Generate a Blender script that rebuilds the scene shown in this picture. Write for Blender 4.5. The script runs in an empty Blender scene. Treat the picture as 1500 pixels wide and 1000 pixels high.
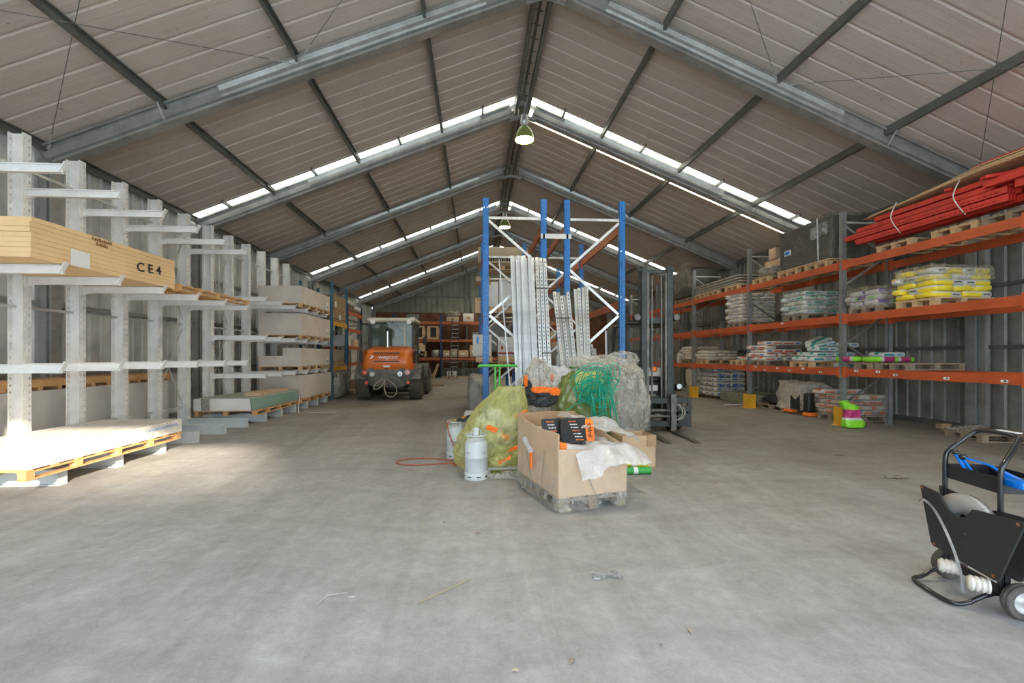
import bpy, math, random
from mathutils import Vector, Matrix, noise
random.seed(7)
PI = math.pi
COL = bpy.context.scene.collection

# ---------------------------------------------------------------- mesh builder
class MB:
    def __init__(s):
        s.V = []; s.F = []; s.S = []
    def add(s, vs, fs, smooth=False, m=None):
        b = len(s.V)
        for v in vs:
            v = Vector(v)
            s.V.append(m @ v if m is not None else v)
        for f in fs:
            s.F.append([b + i for i in f]); s.S.append(smooth)
        return s
    def box(s, c, d, rz=0, m=None):
        x, y, z = d[0] / 2, d[1] / 2, d[2] / 2
        mm = Matrix.Translation(c) @ Matrix.Rotation(rz, 4, 'Z')
        if m is not None: mm = m @ mm
        vs = [(-x, -y, -z), (x, -y, -z), (x, y, -z), (-x, y, -z), (-x, -y, z), (x, -y, z), (x, y, z), (-x, y, z)]
        return s.add(vs, [(3, 2, 1, 0), (4, 5, 6, 7), (0, 1, 5, 4), (1, 2, 6, 5), (2, 3, 7, 6), (3, 0, 4, 7)], False, mm)
    def bx(s, x0, x1, y0, y1, z0, z1):
        return s.box(((x0 + x1) / 2, (y0 + y1) / 2, (z0 + z1) / 2), (x1 - x0, y1 - y0, z1 - z0))
    def rbox(s, c, d, r=0.02, n=3, rz=0, m=None):
        # box with rounded vertical edges and a soft top and bottom
        pts = []
        for (sx, sy, a0) in ((1, 1, 0), (-1, 1, PI / 2), (-1, -1, PI), (1, -1, 1.5 * PI)):
            for i in range(n + 1):
                a = a0 + i * PI / 2 / n
                pts.append((sx * (d[0] / 2 - r) + r * math.cos(a), sy * (d[1] / 2 - r) + r * math.sin(a)))
        rings = []
        for k in range(n + 1):
            a = k * PI / 2 / n
            rings.append((r * (1 - math.sin(a)), -d[2] / 2 + r * (1 - math.cos(a))))
        rings2 = [(i, -z) for i, z in reversed(rings)]
        mm = Matrix.Translation(c) @ Matrix.Rotation(rz, 4, 'Z')
        if m is not None: mm = m @ mm
        vs = []; N = len(pts)
        allr = rings + rings2
        for (ins, z) in allr:
            fx = (d[0] / 2 - ins) / (d[0] / 2); fy = (d[1] / 2 - ins) / (d[1] / 2)
            for p in pts: vs.append((p[0] * fx, p[1] * fy, z))
        fs = []
        for k in range(len(allr) - 1):
            for i in range(N):
                j = (i + 1) % N
                fs.append((k * N + i, k * N + j, (k + 1) * N + j, (k + 1) * N + i))
        fs.append(list(range(N))[::-1]); fs.append([(len(allr) - 1) * N + i for i in range(N)])
        return s.add(vs, fs, True, mm)
    def bar(s, p, q, w, h, up=(0, 0, 1)):
        p = Vector(p); q = Vector(q); d = (q - p); L = d.length; d.normalize()
        up = Vector(up)
        if abs(d.dot(up)) > .98: up = Vector((0, 1, 0))
        x = d.cross(up).normalized(); z = x.cross(d).normalized()
        m = Matrix((x, d, z)).transposed().to_4x4(); m.translation = (p + q) / 2
        return s.box((0, 0, 0), (w, L, h), 0, m)
    def prof(s, p, q, poly, up=(0, 0, 1)):
        # polygon (right, up) swept from p to q
        p = Vector(p); q = Vector(q); d = (q - p).normalized(); up = Vector(up)
        x = d.cross(up).normalized(); z = x.cross(d).normalized()
        n = len(poly)
        vs = [p + x * a + z * b for a, b in poly] + [q + x * a + z * b for a, b in poly]
        fs = [(i, (i + 1) % n, n + (i + 1) % n, n + i) for i in range(n)]
        fs += [list(range(n))[::-1], [n + i for i in range(n)]]
        return s.add(vs, fs)
    def cyl(s, p, q, r, n=14, r2=None, cap=True, smooth=True):
        p = Vector(p); q = Vector(q); d = (q - p).normalized()
        u = Vector((0, 0, 1)) if abs(d.z) < .9 else Vector((1, 0, 0))
        x = d.cross(u).normalized(); y = d.cross(x)
        if r2 is None: r2 = r
        vs = []
        for c, rr in ((p, r), (q, r2)):
            for i in range(n):
                a = 2 * PI * i / n
                vs.append(c + (x * math.cos(a) + y * math.sin(a)) * rr)
        s.add(vs, [(i, (i + 1) % n, n + (i + 1) % n, n + i) for i in range(n)], smooth)
        if cap: s.add(vs, [list(range(n))[::-1], [n + i for i in range(n)]])
        return s
    def tube(s, pts, r, n=8, closed=False, smooth=True):
        pts = [Vector(p) for p in pts]; N = len(pts)
        ring = []; prev = None
        for i in range(N):
            a = pts[(i - 1) % N] if (closed or i > 0) else pts[i]
            b = pts[(i + 1) % N] if (closed or i < N - 1) else pts[i]
            d = (b - a).normalized()
            if prev is None:
                u = Vector((0, 0, 1)) if abs(d.z) < .9 else Vector((1, 0, 0))
                x = d.cross(u).normalized()
            else:
                x = (prev - d * prev.dot(d)).normalized()
            prev = x; y = d.cross(x)
            ring.append([pts[i] + (x * math.cos(2 * PI * k / n) + y * math.sin(2 * PI * k / n)) * r for k in range(n)])
        vs = [v for g in ring for v in g]; fs = []
        M = N if closed else N - 1
        for i in range(M):
            j = (i + 1) % N
            for k in range(n):
                k2 = (k + 1) % n
                fs.append((i * n + k, i * n + k2, j * n + k2, j * n + k))
        s.add(vs, fs, smooth)
        if not closed:
            s.add(vs, [list(range(n))[::-1], [(N - 1) * n + k for k in range(n)]])
        return s
    def lathe(s, prof, c=(0, 0, 0), n=24, smooth=True, m=None):
        vs = []; 
        for r, z in prof:
            for i in range(n):
                a = 2 * PI * i / n
                vs.append((r * math.cos(a), r * math.sin(a), z))
        fs = []
        for k in range(len(prof) - 1):
            for i in range(n):
                j = (i + 1) % n
                fs.append((k * n + i, k * n + j, (k + 1) * n + j, (k + 1) * n + i))
        mm = Matrix.Translation(c)
        if m is not None: mm = m @ mm
        return s.add(vs, fs, smooth, mm)
    def prism(s, poly, ax, a, b, m=None):
        def P(u, v, w):
            return (w, u, v) if ax == 'x' else ((u, w, v) if ax == 'y' else (u, v, w))
        n = len(poly)
        vs = [P(u, v, a) for u, v in poly] + [P(u, v, b) for u, v in poly]
        fs = [(i, (i + 1) % n, n + (i + 1) % n, n + i) for i in range(n)]
        fs += [list(range(n))[::-1], [n + i for i in range(n)]]
        return s.add(vs, fs, False, m)
    def surf(s, fn, nu, nv, cu=False, smooth=True):
        vs = [fn(i / (nu if cu else nu - 1), j / (nv - 1)) for j in range(nv) for i in range(nu)]
        fs = []
        for j in range(nv - 1):
            for i in range(nu if cu else nu - 1):
                k = (i + 1) % nu
                fs.append((j * nu + i, j * nu + k, (j + 1) * nu + k, (j + 1) * nu + i))
        return s.add(vs, fs, smooth)
    def blob(s, c, d, e=2.6, nz=.04, fr=3, seed=0, nu=40, nv=22, foot=True, m=None, crease=0, facet=False, fold=0):
        # lumpy rounded sack: superellipsoid with noise, flat foot
        C = Vector(c)
        def sp(v, p): return math.copysign(abs(v) ** p, v)
        p = 2 / e
        def fn(u, v):
            a = 2 * PI * u; b = -PI / 2 + PI * v
            q = Vector((sp(math.cos(b), p) * sp(math.cos(a), p), sp(math.cos(b), p) * sp(math.sin(a), p), sp(math.sin(b), p)))
            k = 1 + nz * noise.noise(q * fr + Vector((seed * 7.3, seed, 0))) * 2
            if crease:
                g = 0; amp = 1; ff_ = fr * 2.1
                for o_ in range(3):
                    g += amp * ((1 - abs(noise.noise(Vector((q.x, q.y, q.z * .7)) * ff_ + Vector((seed + o_, 3, seed)))) * 2) - .55); amp *= .5; ff_ *= 2.1
                k += crease * .5 * g
            if fold:
                k += fold * abs(math.sin(a * 9 + 3 * noise.noise(q * 1.5) + seed)) * max(0, q.z + .3)
            w = Vector((q.x * d[0] / 2 * k, q.y * d[1] / 2 * k, q.z * d[2] / 2 * k))
            if foot and w.z < -d[2] / 2 * .93: w.z = -d[2] / 2 * .93
            return C + (m @ w if m is not None else w)
        return s.surf(fn, nu, nv, True, not facet)
    def build(s, name, mat, parent=None, origin=None, loc=None, rz=0, local=False):
        """parent given: world coordinates unless local; no parent: origin goes to the base centre unless loc is given"""
        V = s.V
        if parent is not None:
            o = Vector((0, 0, 0)) if local else wloc(parent)
        elif loc is not None:
            o = Vector((0, 0, 0))
        else:
            xs = [v.x for v in V]; ys = [v.y for v in V]; zs = [v.z for v in V]
            o = Vector(((min(xs) + max(xs)) / 2, (min(ys) + max(ys)) / 2, min(zs)))
        me = bpy.data.meshes.new(name)
        me.from_pydata([tuple(v - o) for v in V], [], s.F)
        me.polygons.foreach_set('use_smooth', s.S)
        me.materials.append(mat); me.update()
        ob = bpy.data.objects.new(name, me); COL.objects.link(ob)
        if parent is not None: ob.parent = parent
        elif loc is not None: ob.location = loc; ob.rotation_euler.z = rz
        else: ob.location = o
        return ob

def wloc(o):
    v = Vector(o.location)
    while o.parent is not None:
        o = o.parent; v = v + Vector(o.location)
    return v

def tag(o, label=None, cat=None, group=None, kind=None):
    if label: o['label'] = label
    if cat: o['category'] = cat
    if group: o['group'] = group
    if kind: o['kind'] = kind
    return o
def thing(name, label, cat, loc=(0, 0, 0), rz=0, group=None):
    o = bpy.data.objects.new(name, None); COL.objects.link(o)
    o.location = loc; o.rotation_euler.z = rz; o.empty_display_size = .1
    return tag(o, label, cat, group)
def struct(mb, name, mat, label=None):
    return tag(mb.build(name, mat), label, None, None, 'structure')
def dup(r, loc=None, rz=None, label=None, group=None):
    def cp(o, par):
        c = o.copy(); COL.objects.link(c); c.parent = par
        for ch in list(o.children): cp(ch, c)
        return c
    c = cp(r, None)
    if loc is not None: c.location = loc
    if rz is not None: c.rotation_euler.z = rz
    if label: c['label'] = label
    if group: c['group'] = group
    return c
def text(s, size, mat, name, parent, m, depth=.002, bold=0, sx=1):
    cu = bpy.data.curves.new(name + '_c', 'FONT'); cu.body = s; cu.size = size; cu.extrude = depth / 2
    cu.align_x = 'CENTER'; cu.align_y = 'CENTER'; cu.offset = bold; cu.resolution_u = 3
    t = bpy.data.objects.new('tmp', cu); COL.objects.link(t)
    bpy.context.view_layer.update()
    me = bpy.data.meshes.new_from_object(t); bpy.data.objects.remove(t)
    me.materials.clear(); me.materials.append(mat)
    o = bpy.data.objects.new(name, me); COL.objects.link(o)
    if parent is not None: o.parent = parent
    o.matrix_local = m @ Matrix.Diagonal((sx, 1, 1, 1))
    return o
def face(loc, normal, up=(0, 0, 1), tilt=0):
    n = Vector(normal).normalized(); u = Vector(up); x = u.cross(n).normalized(); u = n.cross(x)
    m = Matrix((x, u, n)).transposed().to_4x4(); m.translation = loc
    return m @ Matrix.Rotation(tilt, 4, 'Z')

def smooth_path(P, it=2):
    P = [Vector(p) for p in P]
    for _ in range(it):
        Q = [P[0]]
        for i in range(len(P) - 1): Q += [P[i] * .75 + P[i + 1] * .25, P[i] * .25 + P[i + 1] * .75]
        Q.append(P[-1]); P = Q
    return P
# ---------------------------------------------------------------- materials
def newmat(name):
    m = bpy.data.materials.new(name); m.use_nodes = True
    nt = m.node_tree; b = nt.nodes['Principled BSDF']
    return m, nt, b
def rgb(c): return (c[0], c[1], c[2], 1)
def N(nt, t, **k):
    n = nt.nodes.new(t)
    for a, v in k.items():
        if a in n.inputs: n.inputs[a].default_value = v
        else: setattr(n, a, v)
    return n
def coords(nt, scale=(1, 1, 1), kind='Object'):
    t = N(nt, 'ShaderNodeTexCoord'); mp = N(nt, 'ShaderNodeMapping')
    mp.inputs['Scale'].default_value = scale
    nt.links.new(t.outputs[kind], mp.inputs['Vector'])
    return mp.outputs['Vector']
def ramp(nt, src, stops, interp='LINEAR'):
    r = N(nt, 'ShaderNodeValToRGB'); r.color_ramp.interpolation = interp
    e = r.color_ramp.elements
    e[0].position, e[0].color = stops[0][0], rgb(stops[0][1])
    e[1].position, e[1].color = stops[-1][0], rgb(stops[-1][1])
    for p, c in stops[1:-1]:
        x = e.new(p); x.color = rgb(c)
    nt.links.new(src, r.inputs['Fac']); return r.outputs['Color']
def mix(nt, f, a, b, bt='MIX'):
    m = N(nt, 'ShaderNodeMix', data_type='RGBA', blend_type=bt)
    for i, v in ((0, f), (6, a), (7, b)):
        if hasattr(v, 'links') or hasattr(v, 'is_linked'): nt.links.new(v, m.inputs[i])
        else: m.inputs[i].default_value = v if i == 0 else rgb(v)
    return m.outputs[2]
def bump(nt, b, h, strength=.3, dist=.01):
    n = N(nt, 'ShaderNodeBump'); n.inputs['Strength'].default_value = strength; n.inputs['Distance'].default_value = dist
    nt.links.new(h, n.inputs['Height']); nt.links.new(n.outputs['Normal'], b.inputs['Normal'])
def simple(name, c, rough=.6, metal=0, var=.12, sc=6, bmp=0, stretch=(1, 1, 1), c2=None, emit=None, es=0, coat=0):
    m, nt, b = newmat(name)
    v = coords(nt, stretch)
    n = N(nt, 'ShaderNodeTexNoise', Scale=sc, Detail=6, Roughness=.6); nt.links.new(v, n.inputs['Vector'])
    lo = c2 if c2 else tuple(x * (1 - var * 1.6) for x in c)
    hi = c if c2 else tuple(min(1, x * (1 + var)) for x in c)
    nt.links.new(ramp(nt, n.outputs['Fac'], [(.3, lo), (.7, hi)]), b.inputs['Base Color'])
    b.inputs['Roughness'].default_value = rough; b.inputs['Metallic'].default_value = metal
    if coat: b.inputs['Coat Weight'].default_value = coat
    if bmp: bump(nt, b, n.outputs['Fac'], bmp, .01)
    if emit:
        b.inputs['Emission Color'].default_value = rgb(emit); b.inputs['Emission Strength'].default_value = es
    return m
def film(name, c, alpha=.45, rough=.25, sc=5, trans=.3, wr=.5, spread=.25):
    m, nt, b = newmat(name)
    v = coords(nt)
    n = N(nt, 'ShaderNodeTexNoise', Scale=sc, Detail=5, Roughness=.6, Distortion=1.5); nt.links.new(v, n.inputs['Vector'])
    lo = tuple(x * .82 for x in c)
    nt.links.new(ramp(nt, n.outputs['Fac'], [(.3, lo), (.7, c)]), b.inputs['Base Color'])
    b.inputs['Roughness'].default_value = rough
    b.inputs['Specular IOR Level'].default_value = .7
    tr = N(nt, 'ShaderNodeBsdfTranslucent'); tr.inputs['Color'].default_value = rgb(c)
    ms = N(nt, 'ShaderNodeMixShader'); ms.inputs[0].default_value = trans
    nt.links.new(b.outputs[0], ms.inputs[1]); nt.links.new(tr.outputs[0], ms.inputs[2])
    tp = N(nt, 'ShaderNodeBsdfTransparent')
    ms2 = N(nt, 'ShaderNodeMixShader')
    r = N(nt, 'ShaderNodeMapRange'); r.inputs['From Min'].default_value = .3; r.inputs['From Max'].default_value = .7
    r.inputs['To Min'].default_value = max(0, alpha - spread); r.inputs['To Max'].default_value = min(1, alpha + spread)
    nt.links.new(n.outputs['Fac'], r.inputs['Value']); nt.links.new(r.outputs[0], ms2.inputs[0])
    nt.links.new(tp.outputs[0], ms2.inputs[1]); nt.links.new(ms.outputs[0], ms2.inputs[2])
    nt.links.new(ms2.outputs[0], nt.nodes['Material Output'].inputs['Surface'])
    if wr:
        n2 = N(nt, 'ShaderNodeTexNoise', Scale=sc * 1.3, Detail=4, Distortion=3.5); nt.links.new(v, n2.inputs['Vector'])
        bump(nt, b, n2.outputs['Fac'], wr, .02)
    return m
def woodmat(name, c, dark, sc=3, stretch=(1, 12, 12), rough=.75):
    m, nt, b = newmat(name)
    v = coords(nt, stretch)
    n = N(nt, 'ShaderNodeTexNoise', Scale=sc, Detail=6, Roughness=.65, Distortion=.6); nt.links.new(v, n.inputs['Vector'])
    nt.links.new(ramp(nt, n.outputs['Fac'], [(.25, dark), (.5, c), (.8, tuple(min(1, x * 1.15) for x in c))]), b.inputs['Base Color'])
    b.inputs['Roughness'].default_value = rough
    bump(nt, b, n.outputs['Fac'], .25, .005)
    return m
def boardmat(name, c, edge=.014, contrast=.8, rough=.9, axis='z'):
    # a pack of boards: fine horizontal joints between the sheets
    m, nt, b = newmat(name)
    v = coords(nt)
    sp = N(nt, 'ShaderNodeSeparateXYZ'); nt.links.new(v, sp.inputs[0])
    d = N(nt, 'ShaderNodeMath', operation='DIVIDE'); d.inputs[1].default_value = edge
    nt.links.new(sp.outputs['Z'], d.inputs[0])
    fr = N(nt, 'ShaderNodeMath', operation='FRACT'); nt.links.new(d.outputs[0], fr.inputs[0])
    joint = ramp(nt, fr.outputs[0], [(.0, tuple(x * contrast for x in c)), (.16, tuple(x * contrast for x in c)), (.3, c), (1, c)])
    n = N(nt, 'ShaderNodeTexNoise', Scale=2.5, Detail=5); nt.links.new(v, n.inputs['Vector'])
    nn = ramp(nt, n.outputs['Fac'], [(.3, (.86, .85, .84)), (.7, (1, 1, 1))])
    geo = N(nt, 'ShaderNodeNewGeometry'); s2 = N(nt, 'ShaderNodeSeparateXYZ'); nt.links.new(geo.outputs['Normal'], s2.inputs[0])
    ab = N(nt, 'ShaderNodeMath', operation='GREATER_THAN'); ab.inputs[1].default_value = .7; nt.links.new(s2.outputs['Z'], ab.inputs[0])
    col = mix(nt, ab.outputs[0], joint, c)
    nt.links.new(mix(nt, 1.0, col, nn, 'MULTIPLY'), b.inputs['Base Color'])
    b.inputs['Roughness'].default_value = rough
    return m
def bagmat(name, base, bands, rough=.45, sc=9):
    """bands: list of (axis, lo, hi, colour) in bag coordinates, printed on the sack"""
    m, nt, b = newmat(name)
    v = coords(nt); sp = N(nt, 'ShaderNodeSeparateXYZ')
    n = N(nt, 'ShaderNodeTexNoise', Scale=sc, Detail=3); nt.links.new(v, n.inputs['Vector'])
    nt.links.new(v, sp.inputs[0])
    col = mix(nt, n.outputs['Fac'], tuple(x * .85 for x in base), base)
    for ax, lo, hi, c, ax2, lo2, hi2 in bands:
        f = None
        for A, L, H in ((ax, lo, hi), (ax2, lo2, hi2)):
            if A is None: continue
            a = N(nt, 'ShaderNodeMath', operation='GREATER_THAN'); a.inputs[1].default_value = L
            k = N(nt, 'ShaderNodeMath', operation='LESS_THAN'); k.inputs[1].default_value = H
            nt.links.new(sp.outputs[A], a.inputs[0]); nt.links.new(sp.outputs[A], k.inputs[0])
            mu = N(nt, 'ShaderNodeMath', operation='MULTIPLY'); nt.links.new(a.outputs[0], mu.inputs[0]); nt.links.new(k.outputs[0], mu.inputs[1])
            if f is None: f = mu
            else:
                g = N(nt, 'ShaderNodeMath', operation='MULTIPLY'); nt.links.new(f.outputs[0], g.inputs[0]); nt.links.new(mu.outputs[0], g.inputs[1]); f = g
        col = mix(nt, f.outputs[0], col, c)
    nt.links.new(col, b.inputs['Base Color']); b.inputs['Roughness'].default_value = rough
    bump(nt, b, n.outputs['Fac'], .5, .02)
    return m

def galv(name, c=(.36, .38, .38), rough=.42, sc=14, metal=.55):
    m, nt, b = newmat(name)
    v = coords(nt)
    vo = N(nt, 'ShaderNodeTexVoronoi', Scale=sc); nt.links.new(v, vo.inputs['Vector'])
    n = N(nt, 'ShaderNodeTexNoise', Scale=2.2, Detail=7, Roughness=.7); nt.links.new(v, n.inputs['Vector'])
    a = ramp(nt, n.outputs['Fac'], [(.3, tuple(x * .7 for x in c)), (.55, c), (.8, tuple(min(1, x * 1.25) for x in c))])
    k = ramp(nt, vo.outputs['Color'], [(0, (.9, .9, .9)), (1, (1, 1, 1))])
    nt.links.new(mix(nt, 1.0, a, k, 'MULTIPLY'), b.inputs['Base Color'])
    b.inputs['Roughness'].default_value = rough; b.inputs['Metallic'].default_value = metal
    return m

M = {}
def dashes(parent, m, w, h, n, mat, name='print', seed=0, local=True):
    rr = random.Random(seed); mb = MB(); x = -w / 2; cw_ = w / n
    for i in range(n):
        a = cw_ * rr.uniform(.45, .85); hh = h * rr.uniform(.6, 1)
        mb.box((x + cw_ / 2, (hh - h) / 2, 0), (a, hh, .002), 0, m); x += cw_
    return mb.build(name, mat, parent, local=local)
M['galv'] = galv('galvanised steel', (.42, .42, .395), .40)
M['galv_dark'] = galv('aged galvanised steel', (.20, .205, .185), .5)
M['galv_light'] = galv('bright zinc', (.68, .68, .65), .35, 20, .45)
M['steel_prof'] = galv('drywall profile zinc', (.70, .72, .74), .35, 30, .3)
M['white_steel'] = simple('white grey rack paint', (.78, .77, .75), .45, 0, .08, 4)
M['orange_beam'] = simple('orange rack paint', (.53, .10, .03), .45, 0, .12, 2.5)
M['orange_worn'] = simple('worn orange paint', (.42, .11, .04), .55, 0, .2, 3)
M['red_steel'] = simple('red steel paint', (.62, .04, .025), .5, 0, .2, 3)
M['blue'] = simple('blue rack paint', (.008, .14, .42), .4, 0, .12, 4)
M['blue_light'] = simple('light blue rack paint', (.07, .22, .36), .5, 0, .12, 4)
M['blue_dark'] = simple('navy rack paint', (.02, .05, .16), .5, 0, .12, 4)
M['yellow'] = simple('yellow rack paint', (.72, .38, .02), .5, 0, .12, 4)
M['pine'] = woodmat('pine', (.60, .40, .22), (.38, .23, .11), 3)
M['pine_warm'] = woodmat('orange pine', (.66, .38, .17), (.46, .22, .07), 3)
M['old_wood'] = woodmat('weathered wood', (.30, .235, .165), (.15, .11, .075), 3)
M['ply_edge'] = None
M['gyps'] = boardmat('plasterboard pack', (.66, .60, .53), .0127, .88)
M['gyps_white'] = boardmat('white board pack', (.80, .78, .75), .018, .85)
M['gyps_green'] = boardmat('green moisture board', (.25, .40, .33), .0127, .86)
M['chip'] = boardmat('chipboard pack', (.36, .25, .15), .022, .75)
M['chip_pale'] = boardmat('pale board pack', (.52, .44, .30), .03, .75)
M['ply'] = boardmat('plywood pack', (.90, .62, .33), .012, .84)
M['card'] = simple('brown cardboard', (.60, .42, .27), .8, 0, .06, 5)
M['card_white'] = simple('white cardboard', (.66, .65, .62), .7, 0, .05, 5)
M['card_in'] = simple('cardboard inside', (.44, .28, .16), .85, 0, .08, 5)
M['black_steel'] = simple('black satin steel', (.02, .02, .022), .35, 0, .2, 8)
M['black'] = simple('black plastic', (.018, .018, .018), .5, 0, .2, 8)
M['rubber'] = simple('black rubber', (.028, .027, .026), .85, 0, .3, 12, .3)
M['rubber_dusty'] = simple('dusty rubber', (.10, .09, .075), .9, 0, .3, 14, .3)
M['lift_grey'] = simple('dark charcoal paint', (.045, .05, .048), .5, 0, .3, 6)
M['lift_metal'] = simple('greasy steel', (.16, .15, .13), .45, .5, .3, 9)
M['chrome'] = simple('polished steel', (.75, .75, .76), .15, 1, .03, 9)
M['loader_orange'] = simple('orange loader paint', (.72, .17, .02), .35, 0, .08, 3, coat=.3)
M['loader_grey'] = simple('grey cast paint', (.17, .17, .15), .6, 0, .3, 5)
M['loader_roof'] = simple('cream roof plastic', (.62, .59, .50), .5, 0, .08, 4)
M['paper'] = simple('white paper label', (.8, .8, .78), .7, 0, .03, 5)
M['ink'] = simple('black ink', (.02, .02, .02), .8, 0, 0, 5)
M['ink_brown'] = simple('brown stencil ink', (.25, .13, .05), .8, 0, 0, 5)
M['ink_blue'] = simple('blue ink', (.05, .12, .4), .7, 0, 0, 5)
M['ink_white'] = simple('white print', (.8, .8, .8), .6, 0, 0, 5)
M['ink_red'] = simple('red print', (.6, .06, .03), .6, 0, 0, 5)
M['ink_orange'] = simple('orange print', (.95, .22, .02), .55, 0, .05, 5)
M['tank'] = simple('grey cylinder paint', (.56, .60, .61), .4, 0, .07, 5)
M['green_paint'] = simple('green powder coat', (.08, .42, .06), .4, 0, .1, 5)
M['hose_red'] = simple('red rubber hose', (.42, .09, .04), .5, 0, .1, 5)
M['strap_green'] = simple('green strapping', (.0, .36, .22), .3, 0, .15, 9)
M['blue_tool'] = simple('blue tool paint', (.0, .18, .72), .3, 0, .06, 9)
M['film'] = film('clear stretch film', (.78, .77, .74), .40, .2, 4)
M['film_bag'] = film('crumpled clear film', (.74, .69, .60), .38, .08, 5, .30, .15, .32)
M['film_white'] = film('milky plastic film', (.90, .90, .91), .84, .22, 4, .4, .15, .12)
M['film_yellow'] = film('yellow bin bag', (.80, .80, .32), .54, .10, 3, .5, .15, .25)
M['film_green'] = film('olive bin bag', (.26, .31, .08), .82, .14, 4, .25, .2, .15)
M['film_dark'] = film('dark dusty wrap', (.10, .095, .08), .93, .3, 4, .05, .8, .07)
M['film_dusty'] = film('dusty pallet wrap', (.48, .45, .38), .5, .3, 5, .2, .7)
# ---------------------------------------------------------------- the setting
WL, WR, XR, SL = -7.94, 10.70, 1.38, .405
Y0, Y1 = -4.4, 35.6
FR = [-4.2, .05, 4.5, 8.88, 13.4, 17.85, 22.3, 26.75, 31.2, 35.45]
def hp(x): return 9.10 - SL * abs(x - XR)          # height of the purlin centres
def roof(x): return hp(x) + .085

# floor
m, nt, b = newmat('concrete floor'); v = coords(nt)
n1 = N(nt, 'ShaderNodeTexNoise', Scale=.35, Detail=8, Roughness=.65, Distortion=.6)
n2 = N(nt, 'ShaderNodeTexNoise', Scale=3.2, Detail=8, Roughness=.7)
n3 = N(nt, 'ShaderNodeTexNoise', Scale=60, Detail=3)
vs = coords(nt, (1.6, .16, 1)); n4 = N(nt, 'ShaderNodeTexNoise', Scale=1.5, Detail=8, Roughness=.7, Distortion=.8); nt.links.new(vs, n4.inputs['Vector'])
for n in (n1, n2, n3): nt.links.new(v, n.inputs['Vector'])
a = ramp(nt, n1.outputs['Fac'], [(.3, (.28, .276, .272)), (.5, (.39, .39, .393)), (.72, (.51, .515, .53))])
a = mix(nt, .55, a, ramp(nt, n2.outputs['Fac'], [(.3, (.26, .255, .245)), (.52, (.40, .395, .39)), (.75, (.56, .565, .575))]))
a = mix(nt, .35, a, ramp(nt, n4.outputs['Fac'], [(.35, (.24, .235, .215)), (.55, (.41, .405, .395)), (.72, (.60, .605, .615))]))
a = mix(nt, .12, a, n3.outputs['Fac'])
n7 = N(nt, 'ShaderNodeTexNoise', Scale=9, Detail=9, Roughness=.75, Distortion=.4); nt.links.new(v, n7.inputs['Vector'])
a = mix(nt, 1.0, a, ramp(nt, n7.outputs['Fac'], [(.3, (.86, .85, .84)), (.5, (1, 1, 1)), (.68, (1.16, 1.17, 1.19))]), 'MULTIPLY')
n8 = N(nt, 'ShaderNodeTexNoise', Scale=.9, Detail=9, Roughness=.78, Distortion=2.5); nt.links.new(v, n8.inputs['Vector'])
a = mix(nt, ramp(nt, n8.outputs['Fac'], [(.56, (0, 0, 0)), (.70, (.55, .55, .55))]), a, (.50, .51, .54))
wv = N(nt, 'ShaderNodeTexWave', Scale=.55, Distortion=9, Detail=3); wv.wave_type = 'RINGS'; wv.inputs['Detail Scale'].default_value = .35; vw = coords(nt, (1, .6, 1)); nt.links.new(vw, wv.inputs['Vector'])
m8 = N(nt, 'ShaderNodeMath', operation='MULTIPLY'); nt.links.new(ramp(nt, wv.outputs['Fac'], [(.90, (0, 0, 0)), (.97, (.2, .2, .2))]), m8.inputs[0]); nt.links.new(n2.outputs['Fac'], m8.inputs[1])
a = mix(nt, m8.outputs[0], a, (.12, .115, .11))
# brown dust, with the hall's dimming painted in, both stronger towards back and right
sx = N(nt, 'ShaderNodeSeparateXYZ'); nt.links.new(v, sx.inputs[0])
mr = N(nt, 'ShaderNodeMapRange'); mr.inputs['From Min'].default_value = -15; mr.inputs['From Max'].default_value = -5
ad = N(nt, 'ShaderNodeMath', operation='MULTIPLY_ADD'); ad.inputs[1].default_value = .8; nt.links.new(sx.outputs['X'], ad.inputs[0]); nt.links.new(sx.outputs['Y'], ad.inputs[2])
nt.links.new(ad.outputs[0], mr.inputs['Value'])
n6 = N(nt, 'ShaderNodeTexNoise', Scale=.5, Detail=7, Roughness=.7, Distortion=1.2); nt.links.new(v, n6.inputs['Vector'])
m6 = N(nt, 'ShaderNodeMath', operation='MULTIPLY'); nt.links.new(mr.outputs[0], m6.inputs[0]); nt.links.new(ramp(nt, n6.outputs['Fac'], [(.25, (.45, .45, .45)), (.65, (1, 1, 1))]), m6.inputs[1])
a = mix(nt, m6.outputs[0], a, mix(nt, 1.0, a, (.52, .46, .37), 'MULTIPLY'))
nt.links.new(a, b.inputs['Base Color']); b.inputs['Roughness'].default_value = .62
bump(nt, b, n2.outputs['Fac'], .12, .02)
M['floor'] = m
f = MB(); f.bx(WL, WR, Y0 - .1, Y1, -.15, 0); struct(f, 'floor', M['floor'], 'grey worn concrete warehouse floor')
f = MB(); f.bx(-50, 60, -70, Y0 - .1, -.17, -.02)
struct(f, 'ground', simple('yard paving', (.74, .72, .68), .85, 0, .06, 1.5), 'paved yard outside the open front')

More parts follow.
